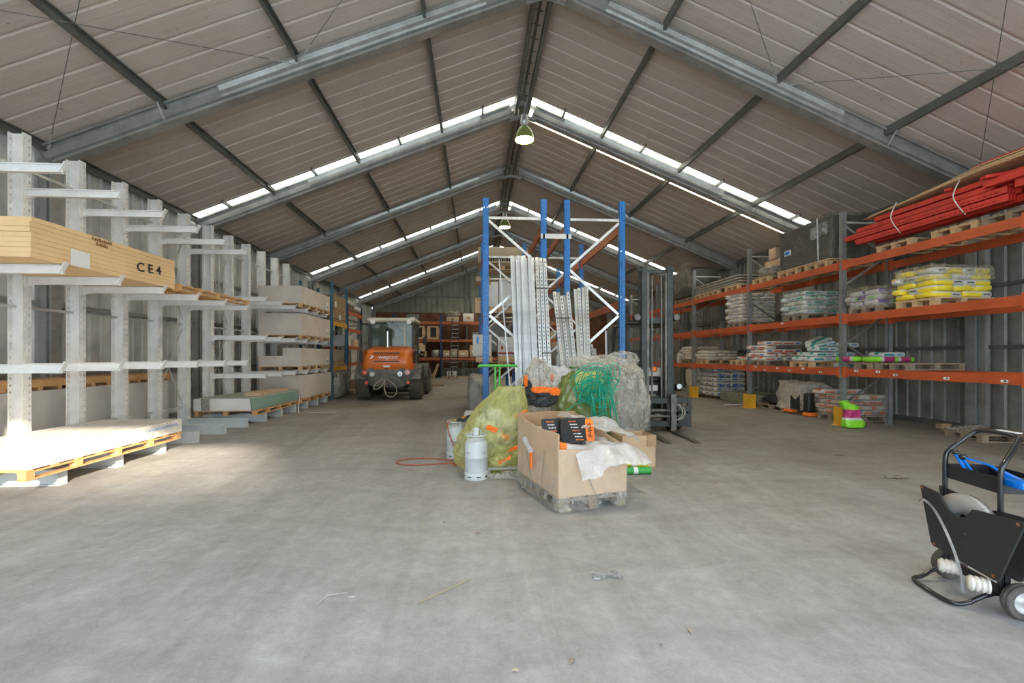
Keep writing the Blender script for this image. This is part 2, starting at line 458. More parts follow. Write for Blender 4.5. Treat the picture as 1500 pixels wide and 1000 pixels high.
# wall sheets
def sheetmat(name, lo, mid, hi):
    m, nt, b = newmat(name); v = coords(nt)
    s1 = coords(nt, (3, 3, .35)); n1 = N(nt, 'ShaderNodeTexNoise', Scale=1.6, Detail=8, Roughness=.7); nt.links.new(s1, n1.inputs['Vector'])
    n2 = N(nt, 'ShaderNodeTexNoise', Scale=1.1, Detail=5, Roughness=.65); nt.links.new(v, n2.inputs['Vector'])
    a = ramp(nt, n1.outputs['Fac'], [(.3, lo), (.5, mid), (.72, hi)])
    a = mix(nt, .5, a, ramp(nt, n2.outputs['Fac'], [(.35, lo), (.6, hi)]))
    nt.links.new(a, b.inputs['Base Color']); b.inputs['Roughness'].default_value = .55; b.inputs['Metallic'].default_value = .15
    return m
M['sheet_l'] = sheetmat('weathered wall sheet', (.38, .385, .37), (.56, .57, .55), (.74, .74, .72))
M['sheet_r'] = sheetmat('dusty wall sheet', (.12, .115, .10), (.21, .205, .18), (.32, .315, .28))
M['sheet_b'] = sheetmat('end wall sheet', (.15, .155, .12), (.22, .225, .18), (.30, .30, .25))
def ribs(t0, t1, pitch=.30):
    """corrugation profile as (distance along wall, depth)"""
    out = []; t = t0
    while t < t1:
        for dt, d in ((0, 0), (.20, 0), (.225, .035), (.275, .035)):
            if t + dt < t1: out.append((t + dt, d))
        if t + .10 < t1: pass
        t += pitch
    out.append((t1, 0)); return out
def wall_x(x, sgn, mat, name, lab):
    mb = MB(); P = ribs(Y0, Y1, .30); H = hp(x) + .08
    vs = []; n = len(P)
    for y, d in P: vs.append((x + sgn * d, y, 0))
    for y, d in P: vs.append((x + sgn * d, y, H))
    mb.add(vs, [(i, i + 1, n + i + 1, n + i) for i in range(n - 1)])
    mb.bx(min(x + sgn * .05, x + sgn * .08), max(x + sgn * .05, x + sgn * .08), Y0, Y1, 0, H)
    return struct(mb, name, mat, lab)
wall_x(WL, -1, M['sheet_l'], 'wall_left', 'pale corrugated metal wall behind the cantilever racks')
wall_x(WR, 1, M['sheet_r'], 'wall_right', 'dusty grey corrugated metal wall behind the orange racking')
# end wall: brick below, sheet above
m, nt, b = newmat('old brick'); v = coords(nt)
sw = N(nt, 'ShaderNodeMapping'); sw.inputs['Rotation'].default_value = (PI / 2, 0, 0); nt.links.new(v, sw.inputs['Vector'])
br = N(nt, 'ShaderNodeTexBrick', Scale=1); br.inputs['Color1'].default_value = (.16, .065, .03, 1); br.inputs['Color2'].default_value = (.24, .11, .055, 1)
br.inputs['Mortar'].default_value = (.15, .12, .09, 1); br.inputs['Brick Width'].default_value = .23; br.inputs['Row Height'].default_value = .075; br.inputs['Mortar Size'].default_value = .008
nt.links.new(sw.outputs[0], br.inputs['Vector']); nn = N(nt, 'ShaderNodeTexNoise', Scale=2, Detail=5); nt.links.new(v, nn.inputs['Vector'])
nt.links.new(mix(nt, 1, br.outputs['Color'], ramp(nt, nn.outputs['Fac'], [(.3, (.55, .5, .45)), (.7, (1.1, 1, .95))]), 'MULTIPLY'), b.inputs['Base Color']); b.inputs['Roughness'].default_value = .9
M['brick'] = m
mb = MB(); mb.bx(WL, WR, Y1, Y1 + .3, 0, 4.95); struct(mb, 'wall_back', M['brick'], 'brick base of the far end wall')
mb = MB(); P = ribs(WL, WR, .42); vs = []; n = len(P)
if not any(abs(p[0] - XR) < 1e-6 for p in P): P = sorted(P + [(XR, 0)]); n = len(P)
for x, d in P: vs.append((x, Y1 + .06 + d, 4.95))
for x, d in P: vs.append((x, Y1 + .06 + d, max(4.96, hp(x) + .08)))
mb.add(vs, [(i, i + 1, n + i + 1, n + i) for i in range(n - 1)])
mb.bx(WL, WR, Y1 + .02, Y1 + .06, 4.93, 5.0)
struct(mb, 'wall_back', M['sheet_b'], 'grey green sheeting of the far gable above the brick')
# front gable above the open front
mb = MB(); mb.prism([(WL, 5.15), (WR, 5.15), (WR, hp(WR) + .1), (XR, 9.2), (WL, hp(WL) + .1)], 'y', Y0 - .12, Y0 - .02)
mb.bx(WL - .1, WL + .5, Y0 - .12, Y0 - .02, 0, 5.15); mb.bx(WR - .6, WR + .1, Y0 - .12, Y0 - .02, 0, 5.15)
struct(mb, 'wall_front', M['sheet_l'], 'metal gable above the wide open front')

# roof: ribbed sheets with translucent strips before every second frame
m, nt, b = newmat('felted roof sheet'); v = coords(nt, kind='Object')
n1 = N(nt, 'ShaderNodeTexNoise', Scale=55, Detail=3, Roughness=.8); n2 = N(nt, 'ShaderNodeTexNoise', Scale=.8, Detail=6, Roughness=.65)
st = coords(nt, (.5, 30, .5)); n3 = N(nt, 'ShaderNodeTexNoise', Scale=1.2, Detail=4, Roughness=.7); nt.links.new(st, n3.inputs['Vector'])
for n in (n1, n2): nt.links.new(v, n.inputs['Vector'])
a = ramp(nt, n1.outputs['Fac'], [(.3, (.40, .33, .27)), (.5, (.55, .47, .40)), (.72, (.72, .63, .55))])
a = mix(nt, .45, a, ramp(nt, n3.outputs['Fac'], [(.3, (.36, .30, .25)), (.7, (.73, .645, .57))]))
a = mix(nt, .35, a, ramp(nt, n2.outputs['Fac'], [(.3, (.41, .345, .285)), (.7, (.63, .55, .475))]))
n5 = N(nt, 'ShaderNodeTexNoise', Scale=9, Detail=2); nt.links.new(v, n5.inputs['Vector'])
a = mix(nt, ramp(nt, n5.outputs['Fac'], [(.70, (0, 0, 0)), (.76, (.5, .5, .5))]), a, (.16, .12, .10))
nt.links.new(a, b.inputs['Base Color']); b.inputs['Roughness'].default_value = .9
bump(nt, b, n1.outputs['Fac'], .3, .01)
M['roof'] = m
m, nt, b = newmat('translucent roof sheet'); v = coords(nt, (1, 1, 1))
n = N(nt, 'ShaderNodeTexNoise', Scale=5, Detail=6, Roughness=.75); nt.links.new(v, n.inputs['Vector'])
c = ramp(nt, n.outputs['Fac'], [(.34, (.26, .18, .08)), (.44, (.58, .48, .32)), (.56, (.70, .64, .53))])
tr = N(nt, 'ShaderNodeBsdfTranslucent'); nt.links.new(c, tr.inputs['Color']); nt.links.new(c, b.inputs['Base Color'])
tp = N(nt, 'ShaderNodeBsdfTransparent'); nt.links.new(c, tp.inputs['Color'])
ms = N(nt, 'ShaderNodeMixShader'); ms.inputs[0].default_value = .0; nt.links.new(tr.outputs[0], ms.inputs[1]); nt.links.new(tp.outputs[0], ms.inputs[2])
nt.links.new(ms.outputs[0], nt.nodes['Material Output'].inputs['Surface'])
M['skylight'] = m
SKY = [4.5, 13.4, 22.3, 31.2]
def roof_side(sg, xe, name, lab):
    far = .5 if sg < 0 else 1.0
    edges = []; a = Y0 - .3
    for f_ in SKY:
        edges.append((a, f_ - .31)); a = f_ + far
    edges.append((a, Y1 + .4))
    mb = MB()
    for (a, c) in edges:
        P = []; t = a; k = 0
        while t < c - .02:
            P += [(t, 0)]
            if t + .445 < c: P += [(t + .375, 0), (t + .39, .03), (t + .43, .03)]
            t += .445
        P.append((c, 0))
        n = len(P); vs = []
        for X in (XR, xe):
            for y, d in P: vs.append((X, y, roof(X) + d))
        mb.add(vs, [(i, i + 1, n + i + 1, n + i) for i in range(n - 1)])
        vs = [(XR, a, roof(XR) + .09), (XR, c, roof(XR) + .09), (xe, c, roof(xe) + .09), (xe, a, roof(xe) + .09)]
        mb.add(vs, [(0, 1, 2, 3)])
        for yy in (a, c):
            mb.add([(XR, yy, roof(XR)), (xe, yy, roof(xe)), (xe, yy, roof(xe) + .09), (XR, yy, roof(XR) + .09)], [(0, 1, 2, 3)])
    struct(mb, name, M['roof'], lab)
    for i, f_ in enumerate(SKY):
        mb = MB(); a, c = f_ - .31, f_ + far; xi = XR + sg * .25
        n = 12; P = [(a + (c - a) * k / n, .03 * (k % 2)) for k in range(n + 1)]
        vs = [(X, y, roof(X) + .02 + d) for X in (xi, xe) for y, d in P]; n = len(P)
        mb.add(vs, [(i, i + 1, n + i + 1, n + i) for i in range(n - 1)])
        mb.add([(xi, a, roof(xi) + .04), (XR, a, roof(XR) + .04), (XR, c, roof(XR) + .04), (xi, c, roof(xi) + .04)], [(0, 1, 2, 3)])
        struct(mb, 'window_%d' % (i + 1 + (0 if sg < 0 else len(SKY))), M['skylight'], 'translucent roof strip running down the slope')
roof_side(-1, WL - .35, 'ceiling', 'left slope of felted corrugated roof sheets')
roof_side(1, WR + .35, 'ceiling', 'right slope of felted corrugated roof sheets')

# rafters, posts, purlins
SIG = [(-.10, -.19), (-.10, -.15), (-.088, -.15), (-.088, -.178), (-.03, -.178), (-.015, -.085), (-.06, -.065), (-.06, .065), (-.015, .085), (-.03, .178), (-.088, .178), (-.088, .15), (-.10, .15), (-.10, .19)]
SIG2 = SIG + [(-a, b_) for a, b_ in reversed(SIG)]
def wirebar(mb, p, q, r=.006): mb.cyl(p, q, r, 5, cap=False)
co = math.cos(math.atan(SL))
for fi, y in enumerate(FR):
    for sg, xe in ((-1, WL + .12), (1, WR - .12)):
        mb = MB()
        x0 = XR + sg * .32
        def rc(x): return hp(x) - .165
        p, q = ((x0, y, rc(x0)), (xe, y, rc(xe)))
        if sg > 0: p, q = q, p
        up = (0, 0, 1)
        mb.prof(p, q, SIG2)
        # overlap sleeve towards the middle of the span
        x1, x2 = XR + sg * 1.2, XR + sg * 6.1
        p1, q1 = ((x1, y, rc(x1)), (x2, y, rc(x2)))
        if sg > 0: p1, q1 = q1, p1
        mb.prof(p1, q1, [(-.094, -.03), (-.066, -.062), (-.066, .062), (-.094, .145), (.094, .145), (.066, .062), (.066, -.062), (.094, -.03)])
        struct(mb, 'roof_rafter', M['galv'], 'galvanised steel rafter under the roof')
        # knee brace strap
        mb = MB(); xb = XR + sg * 7.08
        mb.bar((xb, y - .30, hp(xb) - .07), (xb, y - .09, rc(xb) - .14), .03, .01)
        struct(mb, 'rafter_brace', M['galv_light'], 'short strap from purlin to rafter')
        # post
        mb = MB(); xw = xe
        h = hp(xw) - .2
        mb.prof((xw, y, 0), (xw, y, h), SIG2, (1, 0, 0))
        mb.box((xw, y, .006), (.34, .3, .012))
        struct(mb, 'wall_post', M['galv'], 'galvanised steel post against the side wall')
    # ridge joint
    mb = MB(); zt = 9.10
    for s_ in (-1, 1):
        for yy in (y - .06, y + .06):
            mb.bar((XR, yy, zt - .02), (XR + s_ * .42, yy, hp(XR + .42) - .05), .012, .06)
            mb.bar((XR, yy, zt - .42), (XR + s_ * .38, yy, hp(XR + .38) - .38), .012, .06)
            mb.bar((XR + s_ * .12, yy, zt - .44), (XR + s_ * .15, yy, zt - .06), .012, .07)
            mb.bar((XR + s_ * .38, yy, hp(XR + .38) - .40), (XR + s_ * .44, yy, hp(XR + .42) - .03), .012, .08)
    struct(mb, 'ridge_bracket', M['galv'], 'steel bracket joining two rafters at the ridge')
for k in range(-4, 5):
    if k == 0: continue
    x = XR + k * 2.36
    if abs(k) == 4: x = XR + (3.9 if k > 0 else -3.88) * 2.36
    z = hp(x)
    mb = MB(); th = math.atan(SL) * (1 if k < 0 else -1)
    s_ = 1 if k < 0 else -1
    mb.prof((x, Y0, z), (x, Y1, z), [(-.03, -.08), (.035, -.08), (.035, -.062), (-.018, -.062), (-.018, .062), (.035, .062), (.035, .08), (-.03, .08)])
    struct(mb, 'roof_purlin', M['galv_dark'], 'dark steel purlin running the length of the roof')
for s_ in (-1, 1):
    mb = MB(); x = XR + s_ * .17
    mb.prof((x, Y0, 8.985), (x, Y1, 8.985), [(-.045, -.1), (.045, -.1), (.045, .08), (-.045, .08)])
    struct(mb, 'ridge_purlin', M['galv_dark'], 'twin steel purlin under the ridge')
mb = MB(); mb.bx(XR - .3, XR + .3, Y0 - .3, Y1 + .4, 9.17, 9.2)
struct(mb, 'ridge_cap', M['galv_dark'])
# blocks between rafter and translucent strip
for y in SKY:
    mb = MB()
    for k in [j / 2 for j in range(-7, 8) if j != 0]:
        x = XR + k * 2.36; mb.box((x, y - .28, hp(x) + .045), (.05, .42, .09))
    struct(mb, 'rafter_packers', M['galv_dark'], 'small packers under the translucent strip')
# wall rails
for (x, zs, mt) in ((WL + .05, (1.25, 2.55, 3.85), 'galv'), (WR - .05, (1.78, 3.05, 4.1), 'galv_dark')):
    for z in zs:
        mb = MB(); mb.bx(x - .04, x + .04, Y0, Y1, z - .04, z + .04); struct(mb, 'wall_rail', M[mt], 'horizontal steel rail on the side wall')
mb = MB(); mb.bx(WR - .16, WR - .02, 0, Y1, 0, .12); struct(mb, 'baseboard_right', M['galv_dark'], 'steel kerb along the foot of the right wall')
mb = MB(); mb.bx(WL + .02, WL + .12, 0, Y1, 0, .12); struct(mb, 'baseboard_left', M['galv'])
mb = MB()
for x in (-5.0, -.7, 4.9): mb.bar((x, Y1 - .15, 0), (x, Y1 - .15, hp(x) - .1), .12, .12)
for z in (6.2,): mb.bx(-6.6, 9.2, Y1 - .12, Y1 - .02, z - .04, z + .04)
struct(mb, 'gable_frame', M['galv_dark'], 'posts and rail on the far gable')
mb = MB(); mb.bar((-.75, 33.6, hp(-.75) - .15), (-.35, Y1 - .1, 4.9), .09, .09)
struct(mb, 'gable_brace', M['galv_dark'], 'sloping brace from purlin to far gable')
# slender second post by the first right frame, with round holes
mb = MB(); mb.bx(10.42, 10.50, 8.62, 8.70, 0, 5.0); struct(mb, 'wall_post', M['galv'], 'thin steel post beside the main post')

tag(MB().bar((4.30, 6.9, hp(4.30) - .085), (4.30, 7.15, hp(4.30) - .085), .05, .004).build('paper_tag', M['paper']), 'small pale tag stuck under a right roof purlin', 'tag')
# wind bracing wires between the first two visible frames
for sg in (-1, 1):
    def nd(k, y, dz=-.12):
        x = XR + sg * k * 2.36; return Vector((x, y, hp(x) + dz))
    for a, c, lab in ((nd(2, 8.8), nd(0.1, 4.6), 'towards the ridge'), (nd(2, 8.8), nd(3.85, 4.6), 'towards the eave'), (nd(3.85, 8.8), nd(2, 4.6), 'up from the eave')):
        side = 'left' if sg < 0 else 'right'
        t = thing('bracing_wire', 'thin wire brace on the %s roof slope running %s' % (side, lab), 'wire', c)
        mb = MB(); d = (c - a).normalized(); L = (c - a).length
        wirebar(mb, a + d * .5, c, .006); mb.build('wire', M['galv_dark'], t)
        mb = MB()
        for i in range(5):
            p = a + d * (.04 + i * .055); s2 = Vector((0, 0, 1)) if i % 2 else Vector((1, 0, 0))
            e = d.cross(s2).normalized() * .016
            pts = [p - d * .035, p - d * .02 + e, p + d * .02 + e, p + d * .035, p + d * .02 - e, p - d * .02 - e]
            mb.tube(pts, .005, 5, True)
        for s3 in (-1, 1):
            e = d.cross(Vector((0, 0, 1))).normalized() * .014 * s3
            mb.cyl(a + d * .3 + e, a + d * .44 + e, .005, 5)
        mb.cyl(a + d * .27, a + d * .52, .008, 6)
        mb.build('turnbuckle', M['galv_light'], t)

# lamps: bell shaped, hung under the ridge
lampmat = simple('lit lamp glass', (1, .97, .8), .4, 0, 0, 5, emit=(1, .93, .62), es=18)
glassmat = simple('green tinted bell', (.30, .36, .10), .25, .3, .1, 6)
for i, (y, lab) in enumerate(((4.2, 'bell lamp under the ridge overhead'), (12.9, 'lit bell lamp hanging at the nearest visible ridge bracket'), (21.75, 'smaller far bell lamp glowing behind the blue rack'), (30.6, 'farthest bell lamp under the ridge'))):
    t = thing('pendant_lamp', lab, 'lamp', (XR, y, 7.72))
    mb = MB(); mb.lathe([(.27, .0), (.275, .03), (.25, .16), (.20, .28), (.13, .36), (.08, .40), (.0, .40)], (XR, y, 7.74), 28)
    mb.lathe([(.265, .0), (.24, .15), (.19, .27), (.12, .35), (.0, .38)], (XR, y, 7.74), 28)
    mb.build('lamp_shade', glassmat, t)
    mb = MB(); mb.lathe([(0, -.03), (.15, -.022), (.235, 0), (.25, .03), (.22, .12), (0, .13)], (XR, y, 7.75), 28); mb.build('lamp_glass', lampmat, t)
    mb = MB(); mb.lathe([(0, 0), (.08, 0), (.08, .06), (.115, .08), (.115, .2), (.09, .22), (.09, .32), (.05, .34), (0, .34)], (XR, y, 8.13), 20); mb.build('lamp_housing', M['galv_light'], t)
    mb = MB(); mb.cyl((XR, y, 8.45), (XR, y, 8.9), .012, 8); mb.build('lamp_hook', M['galv_dark'], t)
    L = bpy.data.lights.new('lamp', 'SPOT'); L.energy = 230; L.color = (1, .86, .62); L.spot_size = math.radians(168); L.spot_blend = .5; L.shadow_soft_size = .24
    lo = bpy.data.objects.new('lamp_light', L); COL.objects.link(lo); lo.location = (XR, y, 7.68)

# outside: unseen blocks, added to keep the low sun off most of the floor
def add_blocker(x0, x1, y, h, lab):
    t = thing('sun_blocker', lab, 'blocker', ((x0 + x1) / 2, y, 0))
    mb = MB(); mb.bx(x0, x1, y - 6, y, 0, h); mb.build('wall', simple('rendered wall', (.72, .69, .64), .9), t)
    mb = MB(); mb.bx(x0 - .2, x1 + .2, y - 6.2, y + .2, h, h + .15); mb.build('roof', M['galv_dark'], t)
add_blocker(21, 45, -34, 20, 'tall building across the yard added unseen to shape the sun')
add_blocker(-25, 20.6, -34, 15.7, 'low building across the yard added unseen to shape the sun')

# camera
cam = bpy.data.cameras.new('camera'); co_ = bpy.data.objects.new('camera', cam); COL.objects.link(co_)
cam.sensor_width = 36; cam.lens = 667 / 1500 * 36
A = math.radians(4.1)
co_.location = (0, 0, 1.6); co_.rotation_euler = (PI / 2, 0, -A)
cam.shift_x = (53 - 667 * math.tan(A)) / 1500; cam.shift_y = 21 / 1500; cam.clip_start = .05; cam.clip_end = 300
bpy.context.scene.camera = co_

# light
W = bpy.data.worlds.new('sky'); bpy.context.scene.world = W; W.use_nodes = True
bg = W.node_tree.nodes['Background']; bg.inputs['Color'].default_value = (.68, .83, 1, 1); bg.inputs['Strength'].default_value = 4.5
S = bpy.data.lights.new('sun', 'SUN'); S.energy = 8; S.color = (1, .87, .68); S.angle = math.radians(1.1)
so = bpy.data.objects.new('sun', S); COL.objects.link(so)
el = math.radians(19.5)
dv = Vector((-.46 * math.cos(el), .89 * math.cos(el), -math.sin(el)))
so.rotation_euler = dv.to_track_quat('-Z', 'Y').to_euler()
vsx = bpy.context.scene.view_settings
vsx.view_transform = 'Standard'; vsx.look = 'None'; vsx.gamma = 1; vsx.use_curve_mapping = False; vsx.exposure = 1.02
bpy.context.scene.cycles.max_bounces = 8; bpy.context.scene.cycles.diffuse_bounces = 5; bpy.context.scene.cycles.transparent_max_bounces = 16
bpy.context.scene.cycles.sample_clamp_indirect = 6
bpy.context.scene.cycles.use_denoising = True
# ---------------------------------------------------------------- pallets
def make_pallet(Lx, Ly, mat, label, cat='pallet', nb=5, h=.144, along='x', group=None, blocks=(3, 3), bottom=True):
    """deck boards run along x (or y); base at z = 0"""
    t = thing('pallet', label, cat, (0, 0, 0), 0, group)
    A, B = (Lx, Ly) if along == 'x' else (Ly, Lx)
    def P(a, b): return (a, b) if along == 'x' else (b, a)
    def pc(name, a, b, z, da, db, dz):
        mb = MB(); x, y = P(a, b); dx, dy = P(da, db)
        mb.box((0, 0, 0), (dx, dy, dz)); mb.build(name, mat, t, local=True).location = (x, y, z)
    bw = B / (nb + (nb - 1) * .35)
    for i in range(nb):
        b_ = -B / 2 + bw / 2 + i * (B - bw) / (nb - 1)
        pc('deck_board', 0, b_, h - .011, A, bw, .022)
    na, nbk = blocks
    for i in range(na):
        a_ = -A / 2 + .07 + i * (A - .14) / (na - 1)
        pc('stringer_board', a_, 0, h - .033, .12, B, .022)
        for j in range(nbk):
            b_ = -B / 2 + .06 + j * (B - .12) / (nbk - 1)
            pc('block', a_, b_, h / 2 - .012, .12, .10, h - .066)
    for j in range(nbk):
        b_ = -B / 2 + .06 + j * (B - .12) / (nbk - 1)
        if bottom: pc('bottom_board', 0, b_, .0105, A, .10, .021)
    return t
P_OLD = make_pallet(1.2, .8, M['old_wood'], 'x'); P_NEW = make_pallet(1.2, .8, M['pine'], 'x')
_used = {}
def pallet(kind, x, y, z, rz, label, group=None):
    src = P_OLD if kind == 'old' else P_NEW
    if kind not in _used:
        _used[kind] = 1; src.location = (x, y, z); src.rotation_euler.z = rz; src['label'] = label
        if group: src['group'] = group
        return src
    o = dup(src, (x, y, z), rz, label)
    if 'group' in o and not group: del o['group']
    if group: o['group'] = group
    return o

# ---------------------------------------------------------------- cantilever racks
XC, XE = -6.38, -5.12
def holed(w, h, holes, depth, y0=0):
    """plate in local (u,z) plane with real rectangular holes; returns cells"""
def perf_plate(mb, O, U, Z, Nn, w, h, cols, z0, dz, hs, th, hz=None):
    """perforated plate: origin O, width axis U, height axis Z, thickness axis Nn; cols = hole centres across"""
    O = Vector(O); U = Vector(U); Z = Vector(Z); Nn = Vector(Nn); hz = hz or hs
    us = [0]; 
    for c in cols: us += [c - hs / 2, c + hs / 2]
    us.append(w)
    zs = [0]; z = z0
    while z + hz < h: zs += [z - hz / 2, z + hz / 2]; z += dz
    zs.append(h)
    nu, nz = len(us), len(zs)
    vs = [O + U * u + Z * z_ for z_ in zs for u in us] + [O + U * u + Z * z_ - Nn * th for z_ in zs for u in us]
    K = nu * nz; fs = []
    for j in range(nz - 1):
        for i in range(nu - 1):
            hole = (i % 2 == 1) and (j % 2 == 1)
            a, b_, c, d = j * nu + i, j * nu + i + 1, (j + 1) * nu + i + 1, (j + 1) * nu + i
            if not hole:
                fs.append((a, b_, c, d)); fs.append((K + d, K + c, K + b_, K + a))
            else:
                fs += [(a, b_, K + b_, K + a), (b_, c, K + c, K + b_), (c, d, K + d, K + c), (d, a, K + a, K + d)]
    L = (nz - 1) * nu
    fs += [(0, L, K + L, K), (nu - 1, K + nu - 1, K + L + nu - 1, L + nu - 1), (L, L + nu - 1, K + L + nu - 1, K + L)]
    mb.add(vs, fs)
def make_cantilever(k0, n, levels, top, label):
    ys = [6.05 + .916 * k for k in range(k0, k0 + n)]
    t = thing('cantilever_rack', label, 'rack', ((XC - .1), (ys[0] + ys[-1]) / 2, 0))
    cm = am = bm = None
    mt = M['white_steel']
    def inst(me, name, loc):
        o = bpy.data.objects.new(name, me); COL.objects.link(o); o.parent = t; o.location = Vector(loc) - wloc(t); return o
    mb = MB(); w = .13; D = .20
    # front flange faces the aisle, rear flange, web
    perf_plate(mb, (0, -w / 2, 0), (0, 1, 0), (0, 0, 1), (1, 0, 0), w, 4.76, (.03, w - .03), .08, .10, .024, .012, .034)
    perf_plate(mb, (-D + .012, -w / 2, 0), (0, 1, 0), (0, 0, 1), (1, 0, 0), w, 4.76, (.03, w - .03), .08, .10, .024, .012, .034)
    mb.bx(-D + .012, -.012, -.005, .005, 0, 4.76)
    mb.bx(-D - .02, .02, -w / 2 - .01, w / 2 + .01, 0, .012)
    col = mb.build('column', mt, t, local=True); col.location = Vector((XC, ys[0], 0)) - wloc(t)
    for y in ys[1:]: inst(col.data, 'column', (XC, y, 0))
    # arm: I section, hung a little above level, with a turned-up stop at the tip
    def armmesh(L):
        mb = MB(); I = [(-.035, -.055), (.035, -.055), (.035, -.045), (.006, -.042), (.006, .042), (.035, .045), (.035, .055), (-.035, .055), (-.035, .045), (-.006, .042), (-.006, -.042), (-.035, -.045)]
        mb.prof((0, 0, 0), (L, 0, 0), I)
        mb.prism([(-.045, -.095), (.045, -.095), (.045, .06), (-.045, .06)], 'x', .0, .014)
        mb.add([(.0, .004, -.09), (.11, .004, -.05), (0, .004, -.05), (.0, -.004, -.09), (.11, -.004, -.05), (0, -.004, -.05)], [(0, 1, 2), (5, 4, 3), (0, 3, 4, 1)])
        return mb
    arm0 = None
    for (z, L, ks) in levels:
        for k in ks:
            if arm0 is None:
                arm0 = armmesh(L).build('arm', mt, t, local=True); arm0.location = Vector((XC, ys[k], z)) - wloc(t); o = arm0
                mb = MB(); mb.prism([(-.04, -.055), (-.028, -.06), (.055, .085), (.043, .09)], 'y', -.035, .035)
                st = mb.build('arm_stop', mt, o, local=True); st.location = (L, 0, 0); stm = st.data
            else:
                o = inst(arm0.data, 'arm', (XC, ys[k], z))
                s2 = bpy.data.objects.new('arm_stop', stm); COL.objects.link(s2); s2.parent = o; s2.location = (L, 0, 0)
    # bases on the floor
    mb = MB(); H = .2
    mb.bx(0, 1.24, -.006, .006, .0, H); mb.bx(0, 1.25, -.06, .06, H - .012, H); mb.bx(0, 1.25, -.06, .06, 0, .012); mb.bx(1.24, 1.252, -.065, .065, 0, H)
    b0 = mb.build('base_beam', M['base_paint'], t, local=True); b0.location = Vector((XC, ys[0], 0)) - wloc(t)
    for y in ys[1:]: inst(b0.data, 'base_beam', (XC, y, 0))
    # bracing between the columns
    xb = XC - .15
    for i in range(n - 1):
        for (z0, z1) in ((.5, 2.2), (2.4, 4.1)):
            if (k0 == 0 and i == 4) or (k0 and i == 0):
                mb = MB(); mb.bar((xb, ys[i], z0), (xb, ys[i + 1], z1), .008, .03); mb.bar((xb + .02, ys[i], z1), (xb + .02, ys[i + 1], z0), .008, .03)
                mb.build('cross_brace', M['galv_light'], t)
        for z in (.45, 2.3, 4.3):
            mb = MB(); mb.bar((xb, ys[i], z), (xb, ys[i + 1], z), .03, .04); mb.build('tie_bar', M['galv_light'], t)
    return t
M['base_paint'] = simple('pale blue grey paint', (.60, .65, .67), .45, 0, .08, 4)
make_cantilever(0, 6, [(3.925, 1.25, range(6)), (2.675, 1.25, range(6)), (1.44, 1.25, range(6))], 0, 'near white cantilever rack carrying the plywood pack on its middle arms')
make_cantilever(6, 6, [(2.985, 1.25, range(6)), (2.045, 1.25, range(6)), (1.11, 1.25, range(6))], 0, 'far white cantilever rack filled with plasterboard packs')

# plywood pack with markings
t = thing('plywood_pack', 'thick pack of raw plywood on the near cantilever arms', 'plywood', (-5.73, 6.87, 2.735))
n = 8; z = 2.735; rnd = random.Random(3)
for i in range(n):
    h = .47 / n; j = rnd.uniform(-.006, .006)
    mb = MB(); mb.bx(-6.35 + j, -5.10 + j * .5, 5.61 + j * 2, 8.12 + j, z + .002, z + h - .001); mb.build('sheet_bundle', M['ply'], t); z += h
text('C E 4', .19, M['ink'], 'marking', t, face((-5.088 + 5.73, 7.50 - 6.87, .22), (1, 0, 0), tilt=.06), bold=.003, sx=1.25)
mb = MB(); mb.bx(-5.094, -5.087, 6.12, 6.40, 2.745, 2.95); mb.build('paper_label', M['paper'], t)
dashes(t, face((-5.088 + 5.73, 6.60 - 6.87, .435), (1, 0, 0)), .34, .045, 9, M['ink_brown'], 'stencil_line', 1)
dashes(t, face((-5.088 + 5.73, 6.60 - 6.87, .375), (1, 0, 0)), .2, .045, 6, M['ink_brown'], 'stencil_line', 2)
# long pallets
def long_pallet(x0, x1, y0, y1, z, mat, label, nbd, n_cross=5):
    t = thing('long_pallet', label, 'pallet', ((x0 + x1) / 2, (y0 + y1) / 2, z))
    Lx, Ly = x1 - x0, y1 - y0; cx, cy = (x0 + x1) / 2, (y0 + y1) / 2
    for i in range(3):
        x = x0 + .05 + i * (Lx - .1) / 2
        mb = MB(); mb.bx(x - .045, x + .045, y0, y1, z, z + .018); mb.build('runner', mat, t)
        mb = MB(); mb.bx(x - .045, x + .045, y0, y1, z + .082, z + .10); mb.build('runner', mat, t)
        for j in range(n_cross):
            y = y0 + .06 + j * (Ly - .12) / (n_cross - 1)
            mb = MB(); mb.bx(x - .045, x + .045, y - .05, y + .05, z + .018, z + .082); mb.build('block', mat, t)
    for j in range(nbd):
        y = y0 + .05 + j * (Ly - .1) / (nbd - 1)
        mb = MB(); mb.bx(x0, x1, y - .045, y + .045, z + .10, z + .118); mb.build('deck_board', mat, t)
    return t
long_pallet(-6.34, -5.12, 8.25, 10.72, 2.735, M['pine_warm'], 'empty long wooden pallet on the arms behind the plywood pack', 9)

